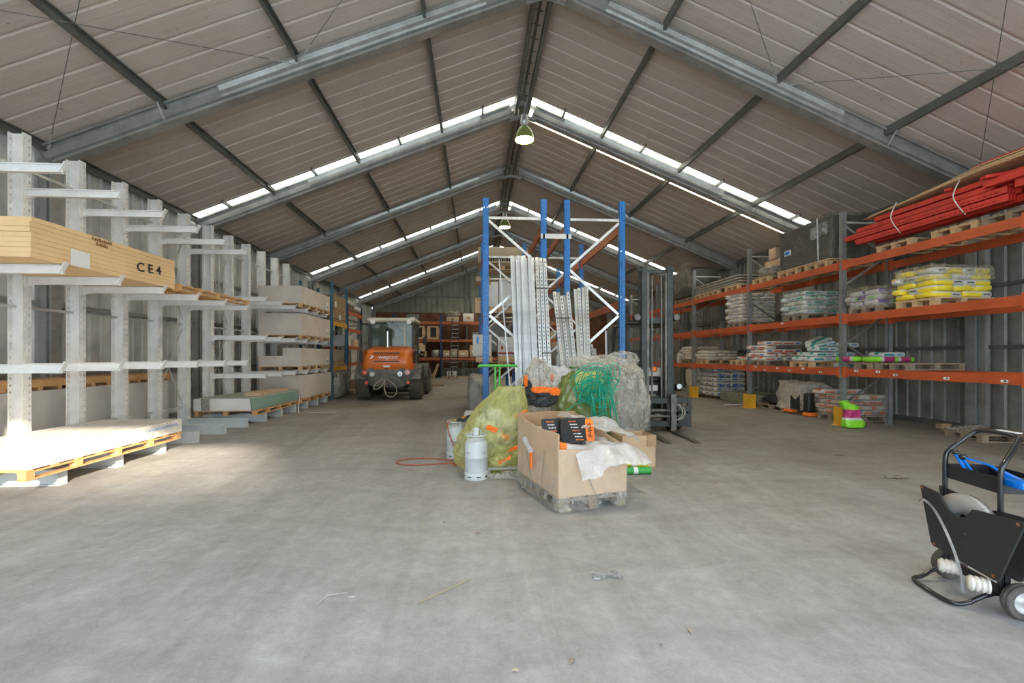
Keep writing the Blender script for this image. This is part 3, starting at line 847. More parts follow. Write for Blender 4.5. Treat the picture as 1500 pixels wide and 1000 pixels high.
# white board pack on the floor bases, sun lit
long_pallet(-6.25, -4.98, 5.42, 8.1, .202, M['pine_warm'], 'low long pallet under the sunlit white boards', 9)
t = thing('board_pack', 'low pack of white boards lying nearest the camera in the sun', 'boards', (-5.65, 6.8, .32))
mb = MB(); mb.bx(-6.27, -4.99, 5.50, 8.12, .322, .53); mb.build('boards', M['gyps_white'], t)
def wav(u, v): 
    x, y = -6.3 + 1.33 * u, 5.48 + 2.66 * v
    return Vector((x, y, .536 + .012 * noise.noise(Vector((x * 4, y * 3, 0)))))
mb = MB(); mb.surf(wav, 14, 26)
mb.add([(-4.985, 5.49, .54), (-4.985, 8.13, .54), (-4.982, 8.13, .36), (-4.982, 5.49, .33)], [(0, 1, 2, 3)])
mb.build('wrapping_film', film('thin clear sheet', (.85, .84, .80), .22, .12, 4, .2, .3, .15), t)
dashes(t, face((-4.978 + 5.65, 7.62 - 6.8, .14), (1, 0, 0)), .75, .05, 12, simple('faded blue ink', (.35, .42, .70), .7), 'printed_name', 4)

# boards standing behind the near columns, with timber on top
t = thing('standing_board_pack', 'tall pale board pack on the floor behind the near white columns', 'boards', (-7.3, 8.0, 0))
mb = MB(); mb.bx(-7.65, -6.98, 5.0, 10.9, .12, 1.04); mb.build('boards', simple('pale panel face', (.60, .59, .56), .7, 0, .05, 1.5), t)
for y in (5.3, 7.2, 9.0, 10.6):
    mb = MB(); mb.bx(-7.65, -6.98, y - .05, y + .05, 0, .12); mb.build('bearer', M['old_wood'], t)
for i, (a, b_) in enumerate(((5.0, 7.35), (7.5, 9.3), (9.4, 11.0))):
    mb = MB(); mb.bx(-7.6, -7.0, a, b_, 1.10, 1.12)
    for x in (-7.58, -7.02): mb.bx(x - .02, x + .02, a, b_, 1.12, 1.20)
    for k in range(6):
        y = a + .05 + k * (b_ - a - .1) / 5; mb.bx(-7.58, -7.02, y - .04, y + .04, 1.045, 1.10)
    mb.bx(-7.6, -7.0, a, b_, 1.2, 1.215)
    tag(mb.build('timber_crate_lid', M['pine_warm']), ('nearest', 'middle', 'farthest')[i] + ' flat timber frame lying on the standing board pack', 'timber frame', group='flat timber frames on the board pack')

# plasterboard packs on the far cantilever rack
def pack(name, label, boxes, mat, sticker=None):
    x0 = min(b_[0] for b_ in boxes); y0 = min(b_[2] for b_ in boxes); z0 = min(b_[4] for b_ in boxes)
    t = thing(name, label, 'plasterboard', ((x0 + max(b_[1] for b_ in boxes)) / 2, (y0 + max(b_[3] for b_ in boxes)) / 2, z0))
    for b_ in boxes:
        mb = MB(); mb.bx(*b_); mb.build('board_bundle', mat, t)
    if sticker:
        x, y, z = sticker; mb = MB(); mb.bx(x, x + .004, y - .09, y + .09, z - .12, z + .10); mb.build('paper_label', M['paper'], t)
        mb = MB(); mb.bx(x + .004, x + .006, y - .05, y + .05, z - .08, z - .02); mb.build('label_print', M['ink'], t)
    return t
pack('plasterboard_pack', 'topmost beige plasterboard pack on the far cantilever rack', [(-6.38, -5.72, 13.88, 16.5, 3.165, 3.67), (-5.715, -5.15, 13.88, 16.5, 3.165, 3.675)], M['gyps'], (-5.149, 16.25, 3.33))
pack('plasterboard_pack', 'second beige plasterboard pack from the top, one solid block', [(-6.38, -5.15, 13.9, 16.55, 2.225, 2.86)], M['gyps'], (-5.149, 16.3, 2.42))
pack('plasterboard_pack', 'stepped plasterboard pack, lower on its left half, third from the top', [(-6.38, -5.695, 13.9, 16.5, 1.295, 1.60), (-5.69, -5.15, 13.9, 16.5, 1.295, 1.83)], M['gyps'], (-5.149, 16.25, 1.46))
pack('plasterboard_pack', 'bottom plasterboard pack behind the green boards on the floor pallet', [(-6.36, -5.13, 13.95, 16.6, .335, 1.02)], M['gyps'])
for z, lab in ((3.042, 'under the topmost plasterboard pack'), (2.102, 'under the second plasterboard pack'), (1.170, 'under the stepped plasterboard pack')):
    long_pallet(-6.36, -5.14, 13.85, 16.5, z + .003, M['pine'], 'long pallet ' + lab, 9)
long_pallet(-6.4, -5.12, 13.78, 16.6, .203, M['pine_warm'], 'long floor pallet under the bottom plasterboard pack', 9)
long_pallet(-6.5, -5.12, 11.02, 13.74, .203, M['pine_warm'], 'long floor pallet under the green moisture boards', 9)
t = thing('green_board_pack', 'low pack of green-edged boards on a floor pallet', 'plasterboard', (-5.8, 12.3, .325))
mb = MB()
mb.add([(-6.50, 11.0, .325), (-5.20, 11.0, .325), (-5.14, 13.6, .325), (-6.45, 13.6, .325), (-6.50, 11.0, .60), (-5.24, 11.0, .60), (-5.14, 13.6, .60), (-6.45, 13.6, .60)],
       [(3, 2, 1, 0), (4, 5, 6, 7), (0, 1, 5, 4), (2, 3, 7, 6), (3, 0, 4, 7)])
mb.build('white_ends', M['gyps_white'], t)
mb = MB(); mb.add([(-5.20, 11.0, .325), (-5.14, 13.6, .325), (-5.14, 13.6, .60), (-5.24, 11.0, .60), (-5.21, 11.0, .325), (-5.15, 13.6, .325), (-5.15, 13.6, .60), (-5.25, 11.0, .60)], [(0, 1, 2, 3), (7, 6, 5, 4), (0, 3, 7, 4), (1, 5, 6, 2), (3, 2, 6, 7)])
mb.build('green_edges', M['gyps_green'], t)
mb = MB(); mb.add([(-6.46, 11.05, .603), (-5.32, 11.05, .603), (-5.16, 13.7, .603), (-6.3, 13.7, .603), (-6.46, 11.05, .618), (-5.32, 11.05, .618), (-5.16, 13.7, .618), (-6.3, 13.7, .618)], [(0, 3, 2, 1), (4, 5, 6, 7), (0, 1, 5, 4), (1, 2, 6, 5), (2, 3, 7, 6), (3, 0, 4, 7)])
mb.build('loose_top_sheet', simple('grey green sheet', (.36, .40, .34), .85, 0, .1, 4), t)
mb = MB()
for y in (11.0,):
    mb.bx(-6.33, -6.14, y - .012, y - .004, .33, .61)
mb.build('torn_film', M['film_dusty'], t)
tag(MB().bx(-5.62, -5.27, 11.5, 13.2, .62, .70).build('plank_bundle', M['card']), 'flat brown bundle lying on the green-edged boards', 'bundle')
mb = MB(); mb.tube([(-5.1, 13.6, .4), (-5.08, 13.5, .2), (-5.02, 13.3, .02), (-4.95, 13.2, .012)], .012, 5)
tag(mb.build('loose_strap', M['paper']), 'torn white strap hanging off the floor pallet end', 'strap')

# ---------------------------------------------------------------- far left racks
def upright_frame(mb_list, x0, x1, y, h, w, mat, matb, t, zig=.9, thick=.08, z0=.25):
    """two posts and a zigzag, as parts of rack t"""
    for x in (x0, x1):
        mb = MB(); mb.bx(x - w / 2, x - w / 2 + .012, y - thick / 2, y + thick / 2, 0, h); mb.bx(x + w / 2 - .012, x + w / 2, y - thick / 2, y + thick / 2, 0, h)
        mb.bx(x - w / 2, x - w * .14, y - thick / 2, y - thick / 2 + .012, 0, h); mb.bx(x + w * .14, x + w / 2, y - thick / 2, y - thick / 2 + .012, 0, h)
        mb.bx(x - w * .14, x + w * .14, y - thick / 2 + .02, y - thick / 2 + .03, 0, h)
        mb.bx(x - w * .14 - .01, x - w * .14, y - thick / 2, y - thick / 2 + .03, 0, h); mb.bx(x + w * .14, x + w * .14 + .01, y - thick / 2, y - thick / 2 + .03, 0, h)
        mb.bx(x - w / 2, x + w / 2, y + thick / 2 - .01, y + thick / 2, 0, h)
        mb.bx(x - .09, x + .09, y - .07, y + .07, 0, .01)
        mb.build('upright', mat, t)
    a, b_ = x0 + w / 2, x1 - w / 2; z = z0; s = 0
    mb = MB(); mb.bar((a, y, z), (b_, y, z), .03, .04); mb.build('brace', matb, t)
    while z + zig < h - .15:
        mb = MB(); p, q = ((a, y, z), (b_, y, z + zig)) if s % 2 == 0 else ((b_, y, z), (a, y, z + zig))
        mb.bar(p, q, .03, .045); mb.build('brace', matb, t); z += zig; s += 1
    mb = MB(); mb.bar((a, y, z), (b_, y, z), .03, .045); mb.build('brace', matb, t)
def beam(t, x, y0, y1, z, mat, h=.13, d=.05):
    mb = MB(); mb.bx(x - d / 2, x + d / 2, y0, y1, z - h / 2, z + h / 2)
    mb.bx(x - d / 2 - .006, x + d / 2 + .006, y0, y0 + .05, z - h / 2 - .05, z + h / 2 + .03)
    mb.bx(x - d / 2 - .006, x + d / 2 + .006, y1 - .05, y1, z - h / 2 - .05, z + h / 2 + .03)
    return mb.build('beam', mat, t)
t = thing('pallet_rack', 'light blue rack with yellow beams beyond the plasterboard', 'rack', (-5.75, 17.4, 0))
for y in (16.9, 18.72): upright_frame(None, -6.3, -5.2, y, 4.3, .09, M['blue_light'], M['galv'], t)
for z in (1.12, 2.78):
    for x in (-5.18, -6.32): beam(t, x, 16.94, 18.68, z, M['yellow'])
t = thing('pallet_rack', 'dark blue rack with four orange beam levels beside the loader', 'rack', (-5.75, 20, 0))
for y in (18.86, 21.1): upright_frame(None, -6.3, -5.2, y, 3.75 if y > 20 else 3.75, .09, M['blue_dark'], M['galv'], t)
for z in (1.25, 1.93, 2.65, 3.35):
    for x in (-5.18, -6.32): beam(t, x, 18.9, 21.06, z, M['orange_beam'])
def simple_pack(name, label, b_, mat, cat, zlab=None):
    t = thing(name, label, cat, ((b_[0] + b_[1]) / 2, (b_[2] + b_[3]) / 2, b_[4]))
    mb = MB(); mb.bx(*b_); mb.build('load', mat, t)
    if zlab:
        y, z = zlab; mb = MB(); mb.bx(b_[1] + .001, b_[1] + .005, y - .09, y + .09, z - .13, z + .07); mb.build('paper_label', M['paper'], t)
    return t
simple_pack('board_stack', 'brown boards on the top of the light blue rack', (-6.3, -5.2, 17.0, 18.66, 3.36, 3.88), M['chip'], 'boards', (17.35, 3.55))
simple_pack('board_stack', 'paler brown boards below the brown ones in the light blue rack', (-6.3, -5.2, 16.98, 18.66, 2.985, 3.24), M['chip'], 'boards', (17.9, 3.1))
simple_pack('board_stack', 'pale yellow boards on the lower level of the light blue rack', (-6.3, -5.2, 16.98, 18.4, 1.45, 1.83), M['chip_pale'], 'boards')
long_pallet(-6.3, -5.2, 17.0, 18.66, 3.243, M['pine'], 'pallet between the two brown board stacks', 5, 4)
long_pallet(-6.3, -5.2, 17.0, 18.66, 2.848, M['pine'], 'pallet on the upper yellow beam', 5, 4)
long_pallet(-6.3, -5.2, 17.0, 18.66, 1.19, M['pine'], 'lower of two pallets stacked on the lower yellow beam', 5, 4)
long_pallet(-6.3, -5.2, 17.0, 18.4, 1.315, M['pine'], 'upper of two pallets stacked on the lower yellow beam', 5, 4)
for i, (y, z) in enumerate(((19.4, 3.42), (20.5, 3.42))):
    pallet('old', -5.75, y, z, 0, 'weathered pallet on top of the dark blue rack, %s one' % ('nearer', 'farther')[i], 'pallets on the dark blue rack')
    if i == 0: pallet('old', -5.75, y + .02, z + .146, .02, 'second pallet stacked on the nearer one of the dark blue rack')
    z2 = z + (.29 if i == 0 else .146)
    mb = MB(); mb.rbox((-5.7, y, z2 + .09), (1.1, .85, .16), .03); tag(mb.build('wrapped_slab', M['card_white']), 'white wrapped slab on a pallet, %s on the dark blue rack' % ('nearer', 'farther')[i], 'slab')
for i, (x, y, z, d, mt) in enumerate(((-5.7, 19.3, 2.0, (.9, .6, .45), 'card_white'), (-5.6, 20.3, 2.0, (.8, .7, .3), 'card'), (-5.7, 20.2, 1.33, (.8, .6, .35), 'card_white'))):
    mb = MB(); mb.box((x, y, z + d[2] / 2), d); tag(mb.build('carton', M[mt]), ('white carton on the third beam level of the dark blue rack', 'brown carton on the third beam level of the dark blue rack', 'white carton on the lowest beam level of the dark blue rack')[i], 'box')
mb = MB(); mb.lathe([(0, 0), (.26, 0), (.27, .05), (.25, 1.0), (.2, 1.08), (0, 1.1)], (-5.6, 19.7, 0), 20); tag(mb.build('drum', M['galv_dark']), 'dark drum standing inside the dark blue rack', 'drum')
mb = MB(); mb.blob((-5.5, 19.6, 1.05), (.5, .5, 2.1), 2.4, .1, 2, 3, crease=.06); tag(mb.build('covered_pile', M['film_dusty']), 'tall heap under pale sheeting inside the dark blue rack', 'heap')
mb = MB(); mb.box((-5.55, 18.0, .5), (.75, .9, .52)); mb.box((-5.5, 18.1, .18), (.6, .6, .12)); tag(mb.build('packed_goods', M['card_white']), 'white packed goods under dusty film below the light blue rack', 'goods')
mb = MB(); mb.blob((-5.55, 17.95, .54), (1.15, 1.5, 1.08), 4.5, .05, 3, 5, crease=.06); tag(mb.build('dusty_film_cover', M['film_dusty']), 'dusty film over the goods below the light blue rack', 'film')
pallet('new', -5.6, 19.9, 2.0 - 2.0, 0, 'pallet on the floor below the dark blue rack')
mb = MB(); mb.box((-5.5, 20.6, .35), (.8, .8, .4)); tag(mb.build('carton', M['card']), 'brown carton on the floor below the dark blue rack', 'box')
# ---------------------------------------------------------------- middle blue racks
def blue_row(x0, x1, label, ys, beams, deck=None):
    t = thing('pallet_rack', label, 'rack', ((x0 + x1) / 2, ys[0], 0))
    for i, y in enumerate(ys):
        h = 4.64
        for x in (x0, x1):
            mb = MB(); w = .115
            o = Vector((x - w / 2, y - .04, 0))
            perf_plate(mb, o, (1, 0, 0), (0, 0, 1), (0, -1, 0), w, h, (.03, w - .03), .06, .1, .009, .004, .022)
            mb.bx(x - w / 2, x - w / 2 + .004, y - .04, y + .05, 0, h); mb.bx(x + w / 2 - .004, x + w / 2, y - .04, y + .05, 0, h)
            mb.bx(x - .02, x + .02, y - .05, y - .041, 0, h)
            mb.bx(x - .09, x + .09, y - .07, y + .09, 0, .01)
            mb.build('upright', M['blue'], t)
        a, b_ = x0 + .055, x1 - .055; z0 = 4.27; st = .88
        mb = MB(); mb.bar((a, y, z0), (b_, y, z0), .03, .05); mb.build('brace', M['galv_light'], t)
        flip = (x0 > 1.5)
        z = z0 - .05; k = 0
        while z - st > .1:
            p, q = ((a, y, z), (b_, y, z - st))
            if (k % 2 == 1) != flip: p, q = (b_, y, z), (a, y, z - st)
            mb = MB(); mb.bar(p, q, .03, .05); mb.build('brace', M['galv_light'], t); z -= st; k += 1
            if k == 1: z -= .06
    for i in range(len(ys) - 1):
        for z in beams[i]:
            for x in (x0, x1):
                mb = MB(); ya, yb = ys[i] + .04, ys[i + 1] - .04
                mb.bx(x - .025, x + .025, ya, yb, z - .075, z + .075)
                for yy in (ya, yb - .05): mb.bx(x - .035, x + .035, yy, yy + .05, z - .14, z + .1)
                mb.build('beam', M['orange_worn'], t)
    return t
YB = [8.82, 12.3, 15.8, 19.3]
blue_row(.19, 1.32, 'left tall blue rack frames of the middle row, with cartons behind', YB, [(4.12, 2.6), (3.9, 2.55, 1.2), (3.9, 2.55, 1.2)])
blue_row(1.78, 2.88, 'right tall blue rack frames of the middle row, mostly empty', YB, [(4.12, 2.62), (4.12, 2.62), (4.12, 2.62, 1.2)])
mb = MB(); mb.bx(1.26, 1.86, 8.77, 8.80, 3.88, 3.97); mb.bx(1.26, 1.86, 8.77, 8.83, 3.965, 3.975)
tag(mb.build('row_spacer', M['galv_light']), 'short grey bar joining the two blue rack rows', 'spacer')
# cartons in the left row, second bay
def carton(x0, x1, y0, y1, z0, z1, mat, label, group=None, tape=True, name='carton'):
    cx, cy = (x0 + x1) / 2, (y0 + y1) / 2
    t = thing(name, label, 'box', (cx, cy, z0), 0, group)
    mb = MB(); mb.rbox((cx, cy, (z0 + z1) / 2), (x1 - x0, y1 - y0, z1 - z0), .008, 2); mb.build('body', mat, t)
    if tape:
        mb = MB(); mb.bx(cx - .03, cx + .03, y0 - .002, y1 + .002, z1, z1 + .002); mb.bx(cx - .03, cx + .03, y0 - .003, y0 - .001, z1 - .08, z1)
        mb.build('tape', M['card_in'], t)
    return t
t = carton(.06, 1.42, 12.4, 13.6, 4.13, 4.56, M['chip_pale'], 'long pale crate at the top of the left blue row', tape=False, name='crate')
dashes(t, face((-.10, -.603, .10), (0, -1, 0)), .62, .10, 10, M['ink'], 'printed_name', 7)
mb = MB(); mb.bx(.06, .09, 12.385, 12.4, 4.13, 4.56); mb.bx(1.39, 1.42, 12.385, 12.4, 4.13, 4.56); mb.build('corner_batten', M['pine'], t)
pallet('new', .75, 13.0, 3.98, 0, 'pallet under the long pale crate')
pallet('old', .75, 13.0, 2.63, 0, 'pallet on the middle beam of the left blue row')
pallet('new', .70, 13.0, 1.28, 0, 'pallet on the low beam of the left blue row')
CT = [(.16, .62, 2.95, 3.63, 'card_white', 'tall white carton left of two on the middle level'), (.64, 1.22, 2.95, 3.68, 'card_white', 'wide white carton right of two on the middle level'),
      (-.02, .15, 2.62 + .156, 3.2, 'card', 'narrow pale carton poking out past the left upright'), (.15, .6, 2.78, 2.94, 'card', 'flat brown carton under the tall white carton'), (.62, 1.2, 2.78, 2.94, 'card', 'flat brown carton under the wide white carton'),
      (.0, .38, 3.64, 3.78, 'card', 'small brown carton topmost of the middle level')]
for x0, x1, z0, z1, mt, lab in CT: carton(x0, x1, 12.5, 13.3, z0, z1, M[mt], lab)
for (x0, x1, lab, blue) in ((-.08, .42, 'white carton with a blue strip at the left upright, low level', 1), (.60, 1.15, 'white carton with a dark red stripe, low level', 0)):
    t = carton(x0, x1, 12.3 - .15 if blue else 12.45, 13.1, 1.60, 2.17 if blue else 2.12, M['card_white'], lab, tape=False)
    yy = -(.475 if blue else .325) - .003; w = x1 - x0
    mb = MB()
    if blue: mb.box((-.12, yy, .42), (.06, .004, .18)); mb.build('blue_strip', M['blue_tool'], t, local=True)
    else: mb.box((0, yy, .07), (w - .02, .004, .05)); mb.build('red_stripe', simple('dark red print', (.35, .03, .03), .6), t, local=True)
    mb = MB(); mb.lathe([(0, 0), (.035, 0), (.035, .006), (0, .006)], (0, 0, 0), 14, m=face((.05 if blue else -.16, yy, .22), (0, -1, 0)) @ Matrix.Diagonal((1, 1.6, 1, 1)))
    mb.build('printed_mark', M['ink'] if blue else M['ink_red'], t, local=True)
    dashes(t, face((-.05, yy - .001, .33), (0, -1, 0)), .2, .015, 8, M['galv_dark'], 'small_print', 5)
carton(.0, .45, 12.2, 13.0, 1.43, 1.59, M['card'], 'flat brown carton below the blue-stripped white carton')
carton(.60, 1.1, 12.4, 13.0, 1.43, 1.59, M['pine'], 'flat wooden case below the red-striped carton', tape=False, name='case')
mb = MB(); mb.box((.75, 16.4, 2.2), (1.0, .9, .9)); tag(mb.build('dark_bundle', M['galv_dark']), 'grey bundle deep inside the left blue row', 'bundle')
for i, (x, z) in enumerate(((2.3, 2.77), (.75, 2.71))):
    pallet('old', x, 17.4, z, 0, 'pallet in the third bay of the %s blue row' % ('right', 'left')[i])
    carton(x - .5, x + .5, 17.0, 17.8, z + .146, z + .75, M['card'], 'brown carton in the third bay of the %s blue row' % ('right', 'left')[i])

# cable reel and goods low in the right row
mb = MB(); mb.lathe([(0, 0), (.45, 0), (.45, .05), (.2, .06), (.2, .4), (.45, .41), (.45, .46), (0, .46)], (0, 0, 0), 24, m=Matrix.Translation((2.3, 13.1, 1.55)) @ Matrix.Rotation(PI / 2, 4, 'X'))
tag(mb.build('cable_reel', M['old_wood']), 'cable reel standing deep in the right blue row', 'reel')
mb = MB()
for x in (2.0, 2.8): mb.bx(x - .02, x + .02, 11.0, 11.04, 0, 2.0)
for z in (.5, 1.2, 1.98): mb.bx(2.0, 2.8, 11.0, 11.03, z - .02, z + .02)
tag(mb.build('metal_trestle', M['galv']), 'upright grey metal frame standing inside the right blue row', 'frame')
for i, (x, c, h) in enumerate(((2.12, 'film_white', .45), (2.42, 'film_white', .4), (2.65, 'film_dusty', .5))):
    mb = MB(); mb.bx(x - .14, x + .14, 11.3, 11.6, .0, 1.3)
    tag(mb.build('work_cabinet', M['galv_dark']), ('left', 'middle', 'right')[i] + ' grey cabinet inside the right blue row', 'cabinet')
    t = thing('canister', ('left', 'middle', 'right')[i] + ' pale canister on a cabinet in the right blue row', 'canister', (x, 11.45, 1.3))
    mb = MB(); mb.lathe([(0, 0), (.1, 0), (.1, h * .6), (.05, h * .8), (.04, h), (0, h)], (x, 11.45, 1.3), 14); mb.build('body', M['card_white'], t)
    mb = MB(); mb.cyl((x, 11.45, 1.3 + h), (x, 11.45, 1.36 + h), .05, 12); mb.build('cap', M['ink_orange'] if i < 2 else M['ink_red'], t)

# ---------------------------------------------------------------- leaning steel profiles
rnd = random.Random(11)
def cprof(w, d, t_=.003):
    return [(-w / 2, -d / 2), (w / 2, -d / 2), (w / 2, d / 2), (w / 2 - .008, d / 2), (w / 2 - .004, -d / 2 + .004), (-w / 2 + .004, -d / 2 + .004), (-w / 2 + .008, d / 2), (-w / 2, d / 2)]
def stud(xb, yb, xt, yt, zt, w, d, mat, label, group, zb=.0, name='steel_profile', holes=False):
    mb = MB(); p, q = Vector((xb, yb, zb)), Vector((xt, yt, zt))
    if not holes:
        mb.prof(p, q, cprof(w, d), (0, -1, 0))
    else:
        D = (q - p); L = D.length; D.normalize(); U = D.cross(Vector((0, 1, 0))).normalized(); Nn = U.cross(D).normalized()
        if Nn.y > 0: Nn = -Nn; U = -U
        perf_plate(mb, p - U * w / 2, U, D, Nn, w, L, (w / 2,), .05, .075, w * .28, .003, .04)
        for s_ in (-1, 1):
            o = p + U * (s_ * w / 2); mb.add([o, o - Nn * d, o - Nn * d + D * L, o + D * L], [(0, 1, 2, 3)])
            mb.add([o + U * .003 * s_, o - Nn * d + U * .003 * s_, o - Nn * d + D * L + U * .003 * s_, o + D * L + U * .003 * s_], [(0, 1, 2, 3)])
    return tag(mb.build(name, mat), label, 'profile', group=group)
g1 = 'tall white drywall profiles in the left leaning bundle'
for i in range(12):
    u = i / 11; r_ = rnd.uniform
    stud(.78 + u * .34 + r_(-.03, .03), 8.05 + r_(-.1, .1), .66 + u * .41 + r_(-.015, .015), 8.60 + (i % 3) * .045, 3.50 + r_(-.06, .06), .05, .03, M['steel_prof'], 'tall pale drywall profile in the left leaning bundle', g1)
stud(.70, 8.15, .44, 8.62, 3.42, .02, .02, M['steel_prof'], 'thin pale rod leaning apart, left of the profile bundle', None)
g2 = 'perforated studs standing right of the white profile bundle'
for i in range(3):
    stud(1.22 + i * .085, 8.1, 1.16 + i * .075, 8.62, 3.48 - .01 * i, .06, .04, M['galv_light'], 'perforated stud standing right of the white bundle', g2, holes=True)
g3 = 'grey studs of the shorter middle bundle'
for i in range(5):
    stud(1.68 + i * .06, 7.95 + .02 * i, 1.50 + i * .065, 8.62, 2.78 + rnd.uniform(-.03, .05), .06, .04, M['galv'] if i % 2 else M['galv_light'], 'grey stud in the shorter middle bundle', g3, holes=(i % 2 == 0))
g4 = 'bright studs leaning left beside the middle bundle'
for i in range(4):
    stud(1.90 + i * .05, 7.95, 1.90 + i * .075, 8.62, 2.88 + .02 * i, .055, .04, M['galv_light'], 'bright stud leaning beside the middle bundle', g4, holes=(i % 2 == 1))
g5 = 'short studs behind the film heap'
for i in range(4):
    stud(2.2 + i * .07, 8.0, 2.10 + i * .055, 8.60, 1.98 - .08 * i, .055, .04, M['galv'], 'short grey stud behind the film heap', g5, holes=(i % 2 == 0))
stud(2.33, 7.95, 2.50, 8.62, 2.08, .03, .03, M['steel_prof'], 'single thin bright bar leaning to the right above the film heap', None)
g6 = 'short studs against the right blue upright'
for i in range(3):
    stud(2.62 + i * .055, 8.5, 2.62 + i * .055, 8.62, 1.32 + .03 * (i % 2), .05, .035, M['galv'], 'short stud against the right blue upright', g6, holes=(i == 1))
mb = MB(); mb.bar((2.05, 8.55, 1.6), (2.6, 8.62, 1.15), .06, .04); tag(mb.build('loose_angle', M['galv']), 'short bar hanging slantwise behind the film heap', 'bar')
for (x, y, z, w) in ((1.23, 8.36, 2.85, .3), (1.58, 8.36, 2.3, .34), (1.33, 8.12, 1.65, .3)):
    mb = MB(); mb.bx(x - w / 2, x + w / 2, y - .02, y - .013, z - .01, z + .01); tag(mb.build('binding_strap', M['black']), {2.85: 'upper black strap round the perforated studs', 2.3: 'black strap round the middle stud bundle', 1.65: 'lower black strap round the perforated studs'}[z], 'strap')

# ---------------------------------------------------------------- waste bags on green stands
def stand(x0, x1, y, z, px, label):
    t = thing('bag_stand', label, 'stand', ((x0 + x1) / 2, y, 0))
    mb = MB(); mb.tube([(x0, y, z), (x0 + .02, y - .005, z + .015), (x1 - .02, y - .005, z + .015), (x1, y, z)], .022, 8)
    mb.tube([(x0, y, z), (x0, y + .4, z), (x1, y + .4, z), (x1, y, z)], .015, 6); mb.build('top_rail', M['green_paint'], t)
    for dx in px:
        mb = MB(); mb.tube([(dx, y + .03, z), (dx, y + .03, 0.02)], .018, 8); mb.build('post', M['green_paint'], t)
    mb = MB(); mb.bx(x0 + .1, x1 - .1, y, y + .45, 0, .02); mb.build('foot_plate', M['galv'], t)
stand(.04, .66, 7.25, 1.43, (.31, .38), 'green bag stand left, with bare rail above the yellow bag')
stand(1.62, 2.42, 7.45, 1.40, (1.7, 2.35), 'green bag stand right, half hidden by the film heap')

def heapmap(mb): return mb
# big yellow bag
t = thing('refuse_bag', 'big translucent yellow bag slumped left of the cardboard box', 'bag', (.25, 6.4, 0))
mb = MB()
def yb(u, v):
    a = 2 * PI * u; z = v
    prof = [(0, .36), (.05, .40), (.2, .445), (.42, .44), (.6, .375), (.78, .29), (.9, .21), (1, .17)]
    for i in range(len(prof) - 1):
        if prof[i][0] <= v <= prof[i + 1][0]:
            k = (v - prof[i][0]) / (prof[i + 1][0] - prof[i][0]); r = prof[i][1] * (1 - k) + prof[i + 1][1] * k; break
    q = Vector((math.cos(a), math.sin(a), v * 2.2)); w_ = a * 1.0 + v * 1.4 + .5 * noise.noise(q * 1.3)
    fold = abs(math.sin(w_ * 7)) ** .6 * .07 + abs(math.sin(w_ * 13 + 1)) * .035
    r *= 1 + .14 * noise.noise(q * 1.4) + (fold - .06) * (.35 + .9 * v) + .05 * (1 - abs(noise.noise(q * 5)) * 3)
    cx = .18 + .32 * v ** 1.5
    return Vector((cx + r * math.cos(a) * 1.08, 6.42 + r * math.sin(a) * .85, .05 + 1.12 * v))
mb.surf(yb, 150, 70, True); mb.build('bag_film', M['film_yellow'], t)
mb = MB()
for i in range(16):
    rr = random.Random(i); mb.blob((.05 + rr.uniform(0, .45), 6.42 + rr.uniform(-.12, .12), .2 + rr.uniform(0, .62)), (.25, .25, .2), 2.2, .15, 3, i, 12, 8, False)
mb.build('crumpled_waste', M['card_white'], t)
for i, (x, y, z) in enumerate(((.36, 6.08, .55), (.60, 6.10, .80), (.20, 6.04, .66), (.5, 6.06, .34))):
    mb = MB(); mb.surf(lambda u, v: Vector((x + .14 * (u - .5) + .03 * v, y + .03 * noise.noise(Vector((u * 3, v * 3, i))), z + .06 * (v - .5) + .05 * u * (1 if i % 2 else -1))), 8, 5, False, False); mb.build('orange_scrap', M['ink_orange'], t)
t = thing('refuse_bag', 'small yellow bag on the floor behind the near gas cylinder', 'bag', (.42, 6.25, 0))
mb = MB(); mb.blob((.36, 6.22, .17), (.56, .4, .34), 2.3, .1, 3, 4, 80, 40, crease=.22); mb.build('bag_film', M['film_yellow'], t)
mb = MB(); mb.surf(lambda u, v: Vector((.30 + .16 * u, 6.015 + .02 * math.sin(u * 5), .15 + .09 * u + .05 * v)), 8, 4, False, False); mb.build('orange_scrap', M['ink_orange'], t)
# clear bag with black and orange wrappers
t = thing('refuse_bag', 'clear bag of black and orange wrappers on the left stand', 'bag', (.98, 6.95, .0))
mb = MB(); mb.blob((.98, 6.98, .90), (.62, .56, 1.06), 2.0, .12, 1.6, 8, 110, 64, False, crease=.22, facet=True, fold=.10); mb.build('bag_film', M['film_bag'], t)
mb = MB(); mb.blob((.98, 6.98, .35), (.6, .5, .7), 2.6, .1, 2, 9, 30, 16, crease=.1); mb.build('lower_fill', M['film_dusty'], t)
for i, (x, y, z, dx, dz, mt) in enumerate(((.98, 6.68, .98, .36, .24, 'black'), (.76, 6.74, 1.05, .14, .34, 'black'), (1.14, 6.68, 1.0, .14, .2, 'black'), (.96, 6.655, 1.10, .27, .085, 'ink_orange'), (1.16, 6.66, 1.07, .15, .11, 'ink_orange'), (.74, 6.72, 1.22, .05, .16, 'ink_orange'))):
    mb = MB(); mb.blob((x, y, z), (dx, .10, dz), 3, .12, 4, i, 44, 26, False, crease=.5, facet=True); mb.build('wrapper', M[mt], t)
t = thing('refuse_bag', 'clear crumpled bag bulging over the middle, beside the green straps', 'bag', (1.35, 7.1, .0))
mb = MB(); mb.blob((1.33, 7.1, 1.10), (.56, .5, .62), 2.1, .16, 2.2, 18, 90, 50, False, crease=.26, facet=True); mb.build('bag_film', M['film_white'], t)
